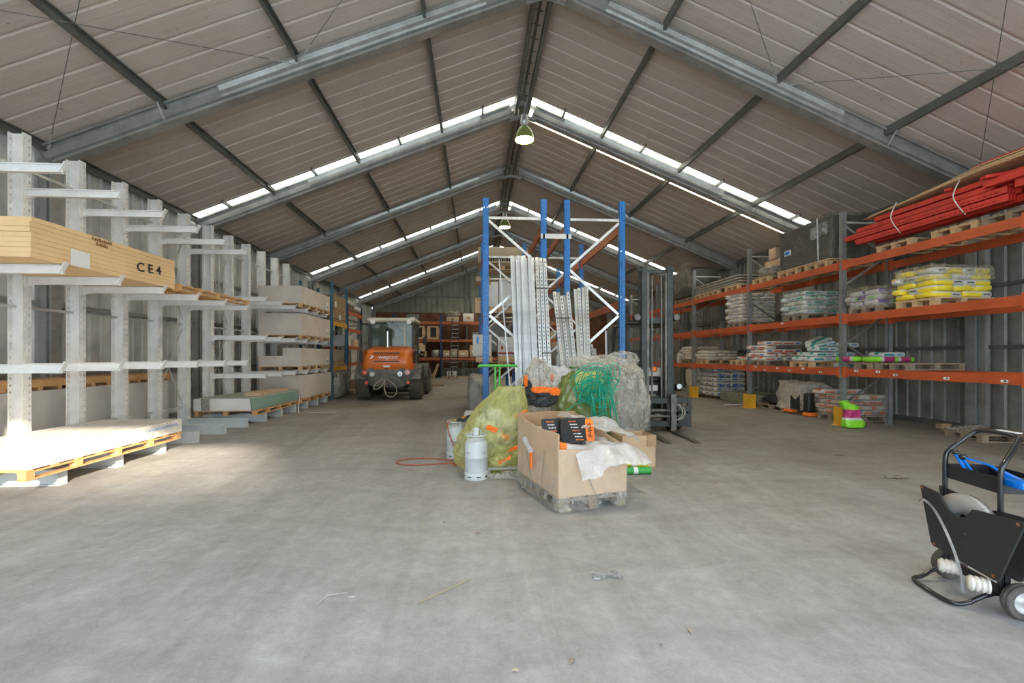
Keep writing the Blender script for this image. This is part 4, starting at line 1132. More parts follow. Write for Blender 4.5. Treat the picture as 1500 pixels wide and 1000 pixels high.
mb = MB(); mb.blob((1.3, 7.1, .4), (.5, .5, .8), 2.6, .08, 2, 19, 24, 14, crease=.1); mb.build('lower_fill', M['film_dusty'], t)
mb = MB(); mb.blob((1.16, 6.86, 1.26), (.06, .05, .12), 2.4, .1, 3, 20, 10, 8, False); mb.build('red_scrap', M['ink_red'], t)
# olive bag with green straps
t = thing('refuse_bag', 'olive green bag full of strapping behind the cardboard box', 'bag', (1.62, 6.85, 0))
mb = MB(); mb.blob((1.60, 6.88, .66), (.86, .6, 1.28), 2.6, .06, 1.6, 31, 110, 60, crease=.14, fold=.05); mb.build('bag_film', M['film_green'], t)
mb = MB()
def yflap(u, v):
    x = 1.42 + .50 * u; z = .98 + .46 * v
    e = noise.noise(Vector((u * 4, v * 4, 2)))
    return Vector((x - .1 * (1 - v) * e + .12 * v * (.5 - u), 6.60 - .10 * math.sin(PI * u) * math.sin(PI * v) + .05 * e + .05 * v, z - .07 * math.sin(3 * u + 1) - .12 * (u - .2) * v))
mb.surf(yflap, 22, 18); mb.build('yellow_lining', film('yellow liner', (.72, .72, .20), .93, .3, 5, .3, .6, .05), t)
rs = random.Random(5)
mb = MB()
for k in range(30):
    cx, cz = 1.62 + rs.uniform(-.08, .2), 1.16 + rs.uniform(-.12, .12); R = rs.uniform(.12, .27); el_ = rs.uniform(.25, .8); th_ = rs.uniform(-.4, 1.9); n = rs.randint(12, 22); a0 = rs.uniform(0, 6.28); pts = []
    for i in range(n):
        a = a0 + i * .3; X_, Z_ = R * math.cos(a), R * el_ * math.sin(a); dr = 1 + .02 * i
        pts.append((cx + (X_ * math.cos(th_) - Z_ * math.sin(th_)) * dr, 6.45 + .05 * math.sin(a * 1.7 + k) - .03 * (k % 3), cz + X_ * math.sin(th_) + Z_ * math.cos(th_)))
    mb.tube(pts, .0065, 4)
for k in range(24):
    x = 1.72 + rs.uniform(-.12, .22); z0 = 1.18 + rs.uniform(-.1, .15); dr = rs.uniform(-.05, .14)
    mb.tube(smooth_path([(x, 6.46, z0), (x + dr * .3, 6.40, z0 - .15), (x + dr * .6, 6.40, z0 - .32), (x + dr, 6.43, z0 - .52 + rs.uniform(-.05, .15))], 1), .0065, 4)
for k in range(4):
    x = 1.74 + .07 * k; mb.tube(smooth_path([(x, 6.5, 1.3), (x + .04, 6.48, 1.44 + .03 * k), (x + .16, 6.5, 1.42), (x + .12, 6.5, 1.25)], 2), .0065, 4)
mb.tube([(1.62, 6.42, .98), (1.42, 6.4, .92), (1.25, 6.42, .78), (1.15, 6.45, .62)], .008, 4)
mb.tube([(1.25, 6.4, .72), (1.45, 6.4, .70), (1.7, 6.4, .71), (1.85, 6.42, .78)], .01, 4)
tag(mb.build('strap_tangle', M['strap_green']), 'tangle of green plastic strapping hanging from the olive bag', 'strapping')
# large clear film heap on the right
t = thing('refuse_bag', 'tall heap of dirty clear film right of the green straps', 'bag', (2.2, 7.2, 0))
mb = MB(); mb.blob((2.30, 7.2, .72), (.86, .8, 1.42), 2.5, .08, 1.5, 41, 150, 90, crease=.13, facet=True, fold=.07); mb.build('bag_film', M['film_bag'], t)
mb = MB(); mb.blob((2.12, 7.30, 1.42), (.90, .46, .36), 2.0, .16, 1.6, 47, 120, 54, False, crease=.20, facet=True)
mb.blob((1.80, 7.24, 1.50), (.60, .32, .20), 2.0, .16, 2, 49, 90, 40, False, crease=.2, facet=True); mb.blob((2.40, 7.30, 1.54), (.50, .26, .26), 2.0, .16, 2, 52, 90, 40, False, crease=.2, facet=True); mb.build('loose_film_top', film('loose clear film', (.78, .74, .66), .34, .08, 6, .3, .15, .3), t)
mb = MB(); mb.blob((2.28, 7.22, .68), (.74, .66, 1.3), 2.6, .06, 2, 44, 30, 20, crease=.1); mb.build('packed_film', M['film_dusty'], t)

# ---------------------------------------------------------------- wrapped rolls behind the left blue upright
for i, (z, r, x) in enumerate(((.12, .12, -.03), (.36, .12, .02), (.60, .13, -.02), (.84, .12, .02))):
    mb = MB(); mb.cyl((x, 11.55, z), (x + .05, 12.3, z), r, 16)
    mb.cyl((x, 11.52, z), (x, 11.56, z), r * .5, 10)
    tag(mb.build('foil_roll', M['film_dark'] if i % 2 else M['galv']), ('lowest', 'second', 'third', 'topmost')[i] + ' grey wrapped roll behind the left blue upright', 'roll', group='rolls behind the left blue upright')
mb = MB(); mb.blob((.02, 11.85, .56), (.46, .9, 1.12), 5, .06, 3, 61, 40, 26, crease=.1); tag(mb.build('wrapped_stack', film('grey dusty film', (.34, .33, .30), .9, .3, 6, .15, .7, .1)), 'tall grey film-wrapped stack behind the left blue upright', 'stack')
mb = MB()
def drape(u, v):
    return Vector((.36 + .2 * (u - .5) + .05 * math.sin(u * 9) * v, 11.30 - .12 * math.sin(PI * u) - .1 * v, 1.1 - .95 * v - .06 * math.sin(6 * u)))
mb.surf(drape, 16, 20); tag(mb.build('hanging_sheet', M['film_dusty']), 'pale sheet draped beside the grey wrapped stack', 'sheet')
mb = MB(); mb.cyl((-.24, 11.35, .13), (-.02, 11.25, .13), .12, 16); tag(mb.build('loose_roll', M['card_white']), 'short pale roll lying at the foot of the grey stack', 'roll')

# ---------------------------------------------------------------- gas cylinders and hose
def cylinder(x, y, label, cap, s=1.0):
    t = thing('gas_cylinder', label, 'gas cylinder', (x, y, 0))
    mb = MB(); mb.lathe([(0, .05), (.13, .05), (.145, .07), (.15, .10), (.15, .27), (.153, .275), (.153, .285), (.15, .29), (.15, .44), (.14, .475), (.115, .50), (.06, .52), (0, .525)], (x, y, 0), 32); mb.build('body', M['tank'], t)
    mb = MB(); mb.lathe([(.156, 0), (.158, .02), (.156, .085), (.150, .10), (.146, .085), (.146, .0), (.156, 0)], (x, y, 0), 32); mb.build('foot_ring', M['tank'], t)
    for k in range(8):
        a = k * PI / 4 + .2; mb = MB(); c = (x + .157 * math.cos(a), y + .157 * math.sin(a), .04); mb.box(c, (.006, .05, .014), a); mb.build('foot_slot', M['black'], t)
    mb = MB(); mb.tube([(x + .135 * math.cos(a), y + .135 * math.sin(a), .565) for a in [2 * PI * k / 28 for k in range(28)]], .011, 7, True)
    for k in range(4):
        a = k * PI / 2 + .6; mb.tube([(x + .125 * math.cos(a), y + .125 * math.sin(a), .485), (x + .137 * math.cos(a), y + .137 * math.sin(a), .565)], .009, 6)
    mb.build('guard_ring', M['tank'], t)
    if cap:
        mb = MB(); mb.lathe([(0, .52), (.045, .52), (.045, .54), (.038, .56), (.036, .65), (.030, .66), (0, .66)], (x, y, 0), 18); mb.build('valve_cap', M['tank'], t)
        mb = MB(); mb.tube([(x - .05, y, .535), (x - .062, y, .57), (x - .055, y, .62), (x - .035, y, .64)], .007, 6); mb.tube([(x + .05, y, .535), (x + .062, y, .57), (x + .055, y, .62), (x + .035, y, .64)], .007, 6); mb.build('cap_handle', M['tank'], t)
    else:
        mb = MB(); mb.cyl((x, y, .52), (x, y, .60), .02, 10); mb.cyl((x - .08, y - .03, .585), (x + .05, y, .585), .016, 8); mb.build('valve', simple('brass', (.45, .33, .12), .4, .8), t)
    mb = MB(); 
    [dashes(t, face((sx_ * .105, -.111, .36 - .02 * q_), (sx_ * .7, -.72, 0)), .05, .008, 5, M['galv_dark'], 'stamped_print', q_) for sx_ in (-1, 1) for q_ in range(2)]
    return t
cylinder(.005, 6.0, 'near pale grey gas cylinder with a capped valve', True)
cylinder(-.31, 7.25, 'grey gas cylinder with torch and red hose, farther back', False)
t = thing('gas_torch', 'black and yellow torch lying on the rear gas cylinder', 'torch', (-.2, 7.2, .58))
mb = MB(); mb.bar((-.30, 7.13, .585), (-.08, 7.16, .66), .035, .04); mb.cyl((-.2, 7.1, .60), (-.2, 7.14, .60), .03, 14); mb.build('grip', M['black'], t)
mb = MB(); mb.bar((-.22, 7.105, .635), (-.16, 7.12, .655), .03, .02); mb.build('trigger', M['yellow'], t)
mb = MB(); mb.cyl((-.08, 7.16, .66), (.06, 7.2, .74), .015, 10); mb.build('barrel', M['lift_metal'], t)
pts = [(-.39, 7.17, .585), (-.43, 7.1, .58), (-.44, 7.08, .50), (-.41, 7.07, .38), (-.36, 7.05, .26), (-.30, 7.02, .14), (-.29, 7.0, .06), (-.33, 6.97, .02), (-.45, 7.0, .012)]
for k in range(15):
    a = 1.2 + k * (3.9 / 14); pts.append((-.82 + .42 * math.cos(a) * 1.0 if k < 99 else 0, 6.92 + .26 * math.sin(a) * 1.1, .012))
pts = pts[:9] + [(-.62, 7.1, .012), (-.82, 7.15, .012), (-1.02, 7.12, .012), (-1.16, 7.02, .012), (-1.2, 6.9, .012), (-1.12, 6.77, .012), (-.95, 6.70, .012), (-.75, 6.70, .012), (-.55, 6.76, .012), (-.38, 6.8, .012), (-.25, 6.78, .012), (-.16, 6.72, .012), (-.2, 6.64, .012), (-.32, 6.66, .012), (-.36, 6.72, .024), (-.22, 6.78, .026), (-.05, 6.7, .012)]
mb = MB(); mb.tube(smooth_path(pts), .009, 7); tag(mb.build('gas_hose', M['hose_red']), 'red rubber hose looping over the floor from the rear cylinder', 'hose')
# film tube on the floor between
mb = MB(); mb.cyl((.34, 5.9, .05), (.62, 5.88, .06), .055, 14); mb.blob((.26, 5.9, .04), (.24, .1, .08), 2.2, .2, 4, 3, 16, 10, crease=.2)
tag(mb.build('film_roll', M['film_bag']), 'clear film roll on the floor between cylinder and cardboard box', 'roll')
mb = MB(); mb.bx(.15, .66, 6.0, 6.12, .10, .125); mb.bx(.16, .19, 6.0, 6.12, 0, .10); mb.bx(.62, .65, 6.0, 6.12, 0, .1); tag(mb.build('grey_plate', M['galv']), 'flat grey stand foot under the small yellow bag', 'plate')

# ---------------------------------------------------------------- the open cardboard box on its pallet
BC = Vector((1.075, 5.275, 0)); BR = math.radians(14.8)
BM = Matrix.Translation(BC) @ Matrix.Rotation(BR, 4, 'Z')
pallet('old', BC.x, BC.y, 0, BR + PI / 2, 'weathered pallet under the open cardboard box')
t = thing('cardboard_box', 'large open cardboard box of plastic waste on a pallet', 'box', (BC.x, BC.y, .146), BR)
# local: x -.4...4, y -.6...6 (front face at y = -.6)
z0, th = .0, .012
def wallp(name, pts, nrm, mat=M['card']):
    mb = MB(); n = len(pts); d = Vector(nrm) * th
    vs = [Vector(p) for p in pts] + [Vector(p) - d for p in pts]
    mb.add(vs, [list(range(n)), [n + i for i in range(n)][::-1]] + [(i, n + i, n + (i + 1) % n, (i + 1) % n) for i in range(n)])
    mb.build(name, mat, t, local=True)
wallp('front_panel', [(-.4, -.6, 0), (.4, -.6, 0), (.41, -.605, .47), (.28, -.607, .468), (.0, -.607, .475), (-.26, -.607, .49), (-.405, -.605, .50)], (0, -1, 0))
wallp('left_panel', [(-.4, .6, 0), (-.4, -.6, 0), (-.405, -.605, .655), (-.41, -.50, .66), (-.42, -.2, .65), (-.42, .25, .68), (-.405, .605, .73)], (-1, 0, 0))
wallp('right_panel', [(.4, -.6, 0), (.4, .6, 0), (.405, .605, .70), (.42, .2, .62), (.41, -.605, .47)], (1, 0, 0))
wallp('back_panel', [(.4, .6, 0), (-.4, .6, 0), (-.405, .605, .73), (0, .62, .735), (.405, .605, .72)], (0, 1, 0), M['card_in'])
mb = MB(); mb.bx(-.39, .39, -.59, .59, 0, .02); mb.build('bottom_panel', M['card_in'], t, local=True)
# outer film and straps
mb = MB()
mb.add([(-.412, .61, .52), (-.412, -.612, .18), (-.412, -.612, 0), (-.412, .61, 0)], [(0, 1, 2, 3)])
def ff(u, v):
    x, z = -.41 + .82 * u, .47 * v
    return Vector((x, -.614 - .004 * noise.noise(Vector((x * 6, z * 30, 0))), z))
mb.surf(ff, 20, 24)
def fl(u, v):
    y = .61 - 1.22 * u; z = v * (.62 - .42 * u)
    return Vector((-.415 - .02 * math.sin(PI * u) * v - .006 * noise.noise(Vector((y * 6, z * 25, 0))), y, z))
mb.surf(fl, 26, 20)
mb.build('stretch_film', film('taut clear wrap', (.84, .80, .74), .12, .12, 6, .1, .4, .10), t, local=True)
mb = MB(); mb.bar((-.20, -.622, .45), (.02, -.622, .0), .009, .004, (0, -1, 0)); mb.build('packing_strap', M['film_dusty'], t, local=True)
mb = MB(); mb.bar((-.43, .32, .52), (-.425, .10, .0), .006, .008, (0, 0, 1)); mb.build('packing_strap', M['film_dusty'], t, local=True)
mb = MB(); mb.bar((-.43, -.30, .44), (-.425, -.20, .0), .006, .010, (0, 0, 1)); mb.build('packing_strap', M['film_dusty'], t, local=True)
mb = MB(); mb.cyl((-.43, .28, .46), (-.44, .06, .36), .032, 12); mb.build('side_pocket_bottle', M['film_white'], t, local=True)
mb = MB(); mb.bar((-.44, .06, .34), (-.44, .05, .16), .02, .035, (0, 1, 0)); mb.build('orange_tab', M['ink_orange'], t, local=True)
def tag_local(mb, name, mat, lab, cat, zz=.146):
    o = mb.build(name, mat, None, loc=(BC.x, BC.y, zz), rz=BR); return tag(o, lab, cat)
# contents
def sheet(x0, x1, y0, y1, z0, amp, seed, over=None, droop=0):
    def f(u, v):
        x = x0 + (x1 - x0) * u; y = y0 + (y1 - y0) * v
        q = Vector((x * 3, y * 3, seed))
        z = z0 + amp * (noise.noise(q) + .6 * abs(noise.noise(q * 2.3)))
        if over: z += over(x, y)
        return Vector((x + .05 * noise.noise(q + Vector((9, 0, 0))), y + .05 * noise.noise(q + Vector((0, 9, 0))), z))
    return f
mb = MB(); mb.surf(sheet(-.38, .38, -.56, .56, .36, .10, 3), 26, 30); tag_local(mb, 'film_fill', M['film_white'], 'crumpled plastic filling the open cardboard box', 'plastic')
def over1(x, y):
    z = .05 + .20 * max(0, min(.35, x + .05)) * 1.3 + .03 * math.sin(x * 9 + 1)
    if y < -.60: z = z + .03 - (-.60 - y) * (.8 if x > .0 else .95)
    if x > .40: z -= (x - .40) * .5
    if x < 0 and y > -.35: z -= .12
    return z
mb = MB(); mb.surf(sheet(-.22, .60, -.80, .30, .36, .08, 12, over1), 60, 70); tag_local(mb, 'plastic_sheet', M['film_white'], 'large milky plastic sheet spilling over the box front right', 'plastic sheet')
def over2(x, y):
    return .27 + .05 * math.sin(y * 7) + .05 * math.sin(x * 11 + y * 3) - (max(0, x - .45)) * .5
mb = MB(); mb.surf(sheet(.10, .80, -.35, .56, .38, .10, 22, over2), 60, 56); tag_local(mb, 'plastic_sheet', M['film_white'], 'upper plastic sheet reaching past the right edge of the box', 'plastic sheet')
mb = MB(); mb.surf(sheet(-.40, .12, .05, .55, .56, .10, 32), 34, 30); tag_local(mb, 'plastic_sheet', M['film_white'], 'milky sheet in the rear left of the box', 'plastic sheet')
def wrapper(cx, cy, cz, w, h, lean, rz, lab, band=True):
    m_ = Matrix.Translation((cx, cy, cz)) @ Matrix.Rotation(rz, 4, 'Z') @ Matrix.Rotation(lean, 4, 'X')
    o = thing('printed_wrapper', lab, 'wrapper', (BC.x, BC.y, .146), BR)
    mb = MB(); mb.blob((0, 0, 0), (w, .022, h), 7, .05, 3, int(cx * 100), 30, 16, False, m=None, crease=.03)
    mb2 = MB(); mb2.add([m_ @ v for v in mb.V], mb.F, True); mb2.build('black_film', simple('black wrapper', (.03, .03, .032), .3, 0, .2, 6, .4), o, local=True)
    if band:
        mb = MB(); mb.blob((w * .42, 0, 0), (.10, .030, h * .96), 5, .05, 3, 4, 16, 12, False); mb2 = MB(); mb2.add([m_ @ v for v in mb.V], mb.F, True); mb2.build('orange_band', M['ink_orange'], o, local=True)
        text('cedral', .07, M['ink'], 'printed_name', o, m_ @ face((w * .42, -.018, 0), (0, -1, 0), tilt=-PI / 2), bold=.001)
    for j in range(7):
        dashes(o, m_ @ face((-w * .12 + .012 * j, -.014, h * .36 - j * .036), (0, -1, 0)), .09, .014, 5, M['ink_white'] if j % 3 else M['ink_orange'], 'printed_line', j)
    return o
wrapper(-.20, -.02, .60, .26, .26, -.35, -.1, 'black wrapper leaning in the left of the box', False)
wrapper(.03, -.16, .60, .36, .30, -.45, -.3, 'black wrapper with broad orange band in the middle of the box')
mb = MB(); mb.cyl((-.36, -.50, .50), (-.28, -.50, .49), .052, 18); mb.build('orange_ring', M['ink_orange'], tt := thing('plastic_tube', 'rolled milky tube with an orange ring at the box front', 'tube', (BC.x, BC.y, .146), BR), local=True)
mb = MB(); mb.cyl((-.28, -.50, .49), (.12, -.54, .40), .05, 18, .06); mb.build('rolled_film', M['film_white'], tt, local=True)
tt = thing('plastic_tube', 'clear tube with grey and pink ends lying across the box', 'tube', (BC.x, BC.y, .146), BR)
mb = MB(); mb.cyl((.0, -.40, .47), (.13, -.42, .45), .06, 18); mb.build('grey_end', M['galv'], tt, local=True)
mb = MB(); mb.cyl((.13, -.42, .45), (.19, -.43, .44), .062, 18); mb.build('pink_band', simple('pink print', (.85, .35, .3), .5), tt, local=True)
mb = MB(); mb.cyl((.19, -.43, .44), (.33, -.46, .42), .062, 18); mb.build('clear_end', M['film_white'], tt, local=True)
# loose film hanging round the pallet
mb = MB()
def skirt(u, v):
    if u < .55:
        k = u / .55; p = Vector((-.42, .58 - 1.18 * k, 0)); nn_ = Vector((-1, 0, 0))
    else:
        k = (u - .55) / .45; p = Vector((-.42 + .80 * k, -.62, 0)); nn_ = Vector((0, -1, 0))
    q = Vector((u * 9, v * 3, 4)); e = noise.noise(q * 1.3)
    hgt = .155 + .02 * noise.noise(Vector((u * 6, 0, 0)))
    low = max(.008, .03 + .09 * noise.noise(Vector((u * 11, 5, 0))))
    return p + nn_ * (.012 + .07 * abs(e) * v) + Vector((0, 0, hgt * (1 - v) + low * v))
mb.surf(skirt, 130, 18, False, False)
o = mb.build('loose_film_skirt', film('dirty clear film', (.66, .64, .60), .30, .12, 8, .2, .2, .3), None, loc=(BC.x, BC.y, 0), rz=BR); tag(o, 'torn clear film hanging round the pallet foot', 'film')
# small open carton and bag rolls to the right
t = thing('cardboard_box', 'small open brown carton on the floor right of the big box', 'box', (2.3, 6.55, 0), .12)
mb = MB()
for b_ in ((-.26, .26, -.2, -.19, 0, .46), (-.26, .26, .19, .2, 0, .46), (-.26, -.25, -.2, .2, 0, .46), (.25, .26, -.2, .2, 0, .46), (-.25, .25, -.19, .19, 0, .01)): mb.bx(*b_)
mb.build('body', M['card'], t, local=True)
mb = MB(); mb.bx(.12, .26, -.215, -.2, .30, .465); mb.build('flap', M['card_in'], t, local=True)
for (x, y, z, mt, lab) in ((2.14, 6.17, .10, 'strap_y', 'yellow roll of refuse bags by the big box'), (2.12, 6.02, .05, 'strap_g', 'green roll of refuse bags by the big box')):
    if mt not in M: M[mt] = simple(mt, (.72, .70, .10) if mt == 'strap_y' else (.05, .42, .08), .35, 0, .1, 8)
    t = thing('bag_roll', lab, 'roll', (x, y, 0))
    mb = MB(); mb.cyl((x - .22, y, z), (x + .24, y, z), .045, 16); mb.build('roll', M[mt], t)
    mb = MB(); mb.cyl((x + .0, y, z), (x + .06, y, z), .0465, 16); mb.build('paper_band', M['paper'], t)
tag(MB().bx(1.86, 2.4, 6.12, 6.22, .0, .052).build('timber_offcut', M['old_wood']), 'short timber under the yellow bag roll', 'timber')
# ---------------------------------------------------------------- orange racking on the right
RF, RB = 8.47, 9.60
YR = [6.35, 9.95, 13.55, 17.15, 20.75, 24.35]
M['upright'] = galv('zinc upright', (.30, .315, .31), .45, 25, .5)
def right_rack(i):
    """frames at YR[i] .. one bay per rack section; the run is one bolted rack"""
t = thing('pallet_rack', 'long run of orange beam racking along the right wall', 'rack', (9.03, 13.5, 0))
def perf_upright(x, y, h, mat):
    mb = MB(); w = .11
    perf_plate(mb, (x - w / 2, y - .05, 0), (1, 0, 0), (0, 0, 1), (0, -1, 0), w, h, (.028, w - .028), .06, .075, .013, .004, .022)
    perf_plate(mb, (x - w / 2, y + .05, 0), (0, -1, 0), (0, 0, 1), (-1, 0, 0), .10, h, (.03, .07), .06, .075, .013, .004, .022)
    mb.bx(x + w / 2 - .004, x + w / 2, y - .05, y + .05, 0, h); mb.bx(x - .012, x + .012, y - .056, y - .05, 0, h)
    mb.bx(x - .09, x + .09, y - .08, y + .08, 0, .01)
    return mb.build('upright', mat, t)
for i, y in enumerate(YR):
    perf_upright(RF, y, 4.92, M['upright']); perf_upright(RB, y, 4.3, M['upright'])
    a, b_ = RF + .05, RB - .05
    mb = MB(); mb.bar((a, y, 4.68), (b_, y, 4.68), .03, .04); mb.build('brace', M['galv_light'], t)
    z = 4.6; k = 0
    while z > .7:
        st = .62 if k % 2 == 0 else .62
        p, q = ((a, y, z), (b_, y, z - .68)) if k % 2 == 0 else ((b_, y, z), (a, y, z - .68))
        mb = MB(); mb.bar(p, q, .025, .04); mb.build('brace', M['galv'] if k < 2 else M['galv_dark'], t); z -= .68; k += 1
for i in range(len(YR) - 1):
    for z in (1.225, 2.46, 3.69):
        for x in (RF - .0, RB + .0):
            ya, yb = YR[i] + .05, YR[i + 1] - .05
            mb = MB(); hh = .082
            mb.bx(x - .028, x + .028, ya, yb, z - hh, z + hh); mb.bx(x - .032, x + .032, ya, yb, z + .01, z + .02); mb.bx(x - .032, x + .032, ya, yb, z - .03, z - .022)
            for yy in (ya - .012, yb - .048): mb.bx(x - .065, x + .038, yy, yy + .06, z - .12, z + .12)
            mb.build('beam', M['orange_beam'], t)
# small location labels on the lowest front beams
for k, (y, dz) in enumerate(((6.7, -.03), (7.6, -.03), (8.6, -.01), (9.0, .04), (9.55, .04), (10.6, -.02), (11.2, .04), (11.7, -.02), (12.2, .03), (12.75, -.03), (13.2, .04), (12.0, 1.27))):
    mb = MB(); mb.bx(RF - .036, RF - .033, y - .05, y + .05, 1.225 + dz - .022, 1.225 + dz + .022); o = mb.build('location_label', M['paper'], t)
    mb = MB(); mb.bx(RF - .038, RF - .036, y - .03, y + .005, 1.225 + dz - .01, 1.225 + dz + .012); mb.build('label_print', M['ink'], o)
# yellow guards at the feet of the uprights
for i, (x, y) in enumerate(((RF, 9.95), (RF, 13.55), (RF, 17.15))):
    t = thing('upright_guard', ('nearest yellow upright guard, behind the green and pink bag', 'middle yellow upright guard on the orange racking', 'far yellow upright guard beside the forklift mast')[i], 'guard', (x, y, 0), 0, None)
    mb = MB(); h = .42
    mb.bx(x - .14, x + .10, y - .16, y - .152, 0, h); mb.bx(x - .148, x - .14, y - .16, y + .10, 0, h)
    mb.prism([(y - .152, 0), (y + .10, 0), (y + .10, .06), (y - .152, h)], 'x', x + .094, x + .10)
    mb.build('shield', M['yellow'], t)
    mb = MB(); mb.bx(x - .2, x + .16, y - .24, y + .12, 0, .008); mb.build('foot_plate', M['yellow'], t)

# ---------------------------------------------------------------- sacks
def sackmesh(name, L, W, H, seed, mat):
    mb = MB()
    def sp(v, p): return math.copysign(abs(v) ** p, v)
    def fn(u, v):
        a = 2 * PI * u; b_ = -PI / 2 + PI * v; pp = .28
        q = Vector((sp(math.cos(b_), pp) * sp(math.cos(a), pp), sp(math.cos(b_), pp) * sp(math.sin(a), pp), sp(math.sin(b_), .38)))
        e = 1 + .10 * noise.noise(q * 2 + Vector((seed * 3.1, 0, 0)))
        edge = max(abs(q.x), abs(q.y)) ** 5
        return Vector((q.x * L / 2 * (1 + .03 * noise.noise(q * 3 + Vector((seed, 5, 0)))), q.y * W / 2, q.z * H / 2 * e * (1 - .08 * edge)))
    mb.surf(fn, 20, 9, True)
    o = mb.build(name, mat, None, loc=(0, 0, 0)); me = o.data; bpy.data.objects.remove(o); return me
B = {}
B['yellow'] = bagmat('yellow and white sack', (.66, .64, .58), [(0, -.30, .05, (.85, .66, .04), 2, -.2, .022), (0, .08, .22, (.12, .12, .12), 2, -.018, .012), (1, -.14, .02, (.85, .66, .04), 2, .02, .2)])
B['teal'] = bagmat('white and teal sack', (.62, .66, .62), [(0, -.24, .0, (.0, .27, .22), 2, -.022, .022), (1, -.10, .0, (.0, .27, .22), 2, .01, .2), (0, .06, .20, (.10, .22, .45), 2, -.01, .016)])
B['blueprint'] = bagmat('white sack with blue print', (.66, .62, .54), [(0, -.14, .16, (.22, .33, .48), 2, -.02, .016), (1, -.11, .09, (.25, .35, .5), 2, -.02, .016)])
B['redblue'] = bagmat('white sack with red and blue print', (.68, .64, .58), [(0, -.26, .02, (.62, .12, .05), 2, -.025, .012), (0, .08, .22, (.04, .14, .42), 2, -.018, .02), (1, -.1, .1, (.62, .12, .05), 2, .02, .2)])
B['perl'] = bagmat('buff sack with red print', (.60, .54, .46), [(0, -.20, .05, (.58, .14, .07), 2, -.02, .02), (0, .10, .20, (.06, .13, .36), 2, -.014, .022), (1, .10, .2, (.62, .15, .05), 2, -.03, .03)])
B['mp'] = bagmat('buff sack with blue letters', (.52, .50, .44), [(0, -.2, -.02, (.08, .18, .38), 2, -.02, .02), (0, .05, .12, (.08, .18, .38), 2, -.012, .01), (1, -.1, .0, (.08, .18, .38), 2, -.02, .02)])
B['plain'] = bagmat('plain buff sack', (.60, .54, .45), [(0, -.1, .1, (.5, .44, .36), 2, -.01, .01)])
B['purple'] = bagmat('white purple green sack', (.58, .56, .58), [(0, -.28, -.05, (.14, .07, .30), 2, -.02, .1), (0, .0, .2, (.18, .55, .06), 2, -.02, .03)])
B['greenpink'] = bagmat('green and pink sack', (.62, .62, .56), [(0, -.14, .14, (.42, .04, .16), None, 0, 0), (0, .14, .4, (.22, .62, .03), None, 0, 0), (0, -.4, -.22, (.22, .62, .03), None, 0, 0)], .35)
SM = {k: [sackmesh('sack', .60, .40, .125, s, B[k]) for s in range(3)] for k in B}
SMY = {k: SM[k] for k in SM}
rnd = random.Random(21)
def sack(k, x, y, z, rz, label, group, tilt=None, name='sack', s=(1, 1, 1)):
    o = bpy.data.objects.new(name, rnd.choice(SM[k])); COL.objects.link(o)
    o.location = (x, y, z); o.rotation_euler = (tilt[0] if tilt else rnd.uniform(-.02, .02), tilt[1] if tilt else rnd.uniform(-.02, .02), rz + rnd.uniform(-.03, .03)); o.scale = s
    return tag(o, label, 'sack', group)
def sackpile(k, x0, y0, z, layers, label, group, h=.118, dx=1.16, dy=.82, skip=None, shrink=0, jit=.012):
    """every sack its own object; layers alternate"""
    cx, cy = x0 + dx / 2, y0 + dy / 2
    for L in range(layers):
        zz = z + h * (L + .5)
        if L % 2 == 0: P = [(-.29, -.205, 0), (.29, -.205, 0), (-.29, .205, 0), (.29, .205, 0)]
        else: P = [(-.385, -.105, PI / 2), (-.385 + .0, .31, 0), (0.02, -.105, PI / 2), (.40, -.105, PI / 2), (.28, .31, 0)]
        for j, (a, b_, r_) in enumerate(P):
            if skip and skip(L, j): continue
            s = (1, 1, 1)
            if L % 2 == 1 and r_: s = (1.0, .98, 1)
            if L % 2 == 1 and not r_: s = (.95, .52, 1)
            sack(k, cx + a * (1 - shrink * L) + rnd.uniform(-jit, jit), cy + b_ + rnd.uniform(-jit, jit), zz, r_ + (PI if rnd.random() < .4 else 0), label, group, s=s)
ZB1, ZB2, ZB3 = 1.31, 2.545, 3.775
# upper level with sacks
pallet('new', 9.05, 8.22, ZB2, 0, 'pallet under the yellow and white sacks')
sackpile('yellow', 8.46, 7.82, ZB2 + .146, 5, 'yellow and white sack in the pile at the near end of the middle beams', 'yellow and white sacks', .112)
pallet('old', 9.08, 9.42, ZB2, 0, 'pallet under the purple and green sacks, next to the near upright')
sackpile('purple', 8.50, 9.02, ZB2 + .146, 3, 'purple and green printed sack under film beside the yellow pile', 'purple and green sacks', .115)
pallet('old', 9.05, 11.58, ZB2, 0, 'pallet under the teal sacks on the middle beams')
sackpile('teal', 8.46, 11.18, ZB2 + .146, 5, 'white and teal sack in the film-covered pile on the middle beams', 'white and teal sacks on the middle beams', .12)
pallet('old', 9.05, 14.40, ZB2, 0, 'pallet under the white sacks with blue print')
sackpile('blueprint', 8.46, 13.98, ZB2 + .146, 8, 'white sack with faint blue print in the tall square pile', 'white sacks with blue print', .115)
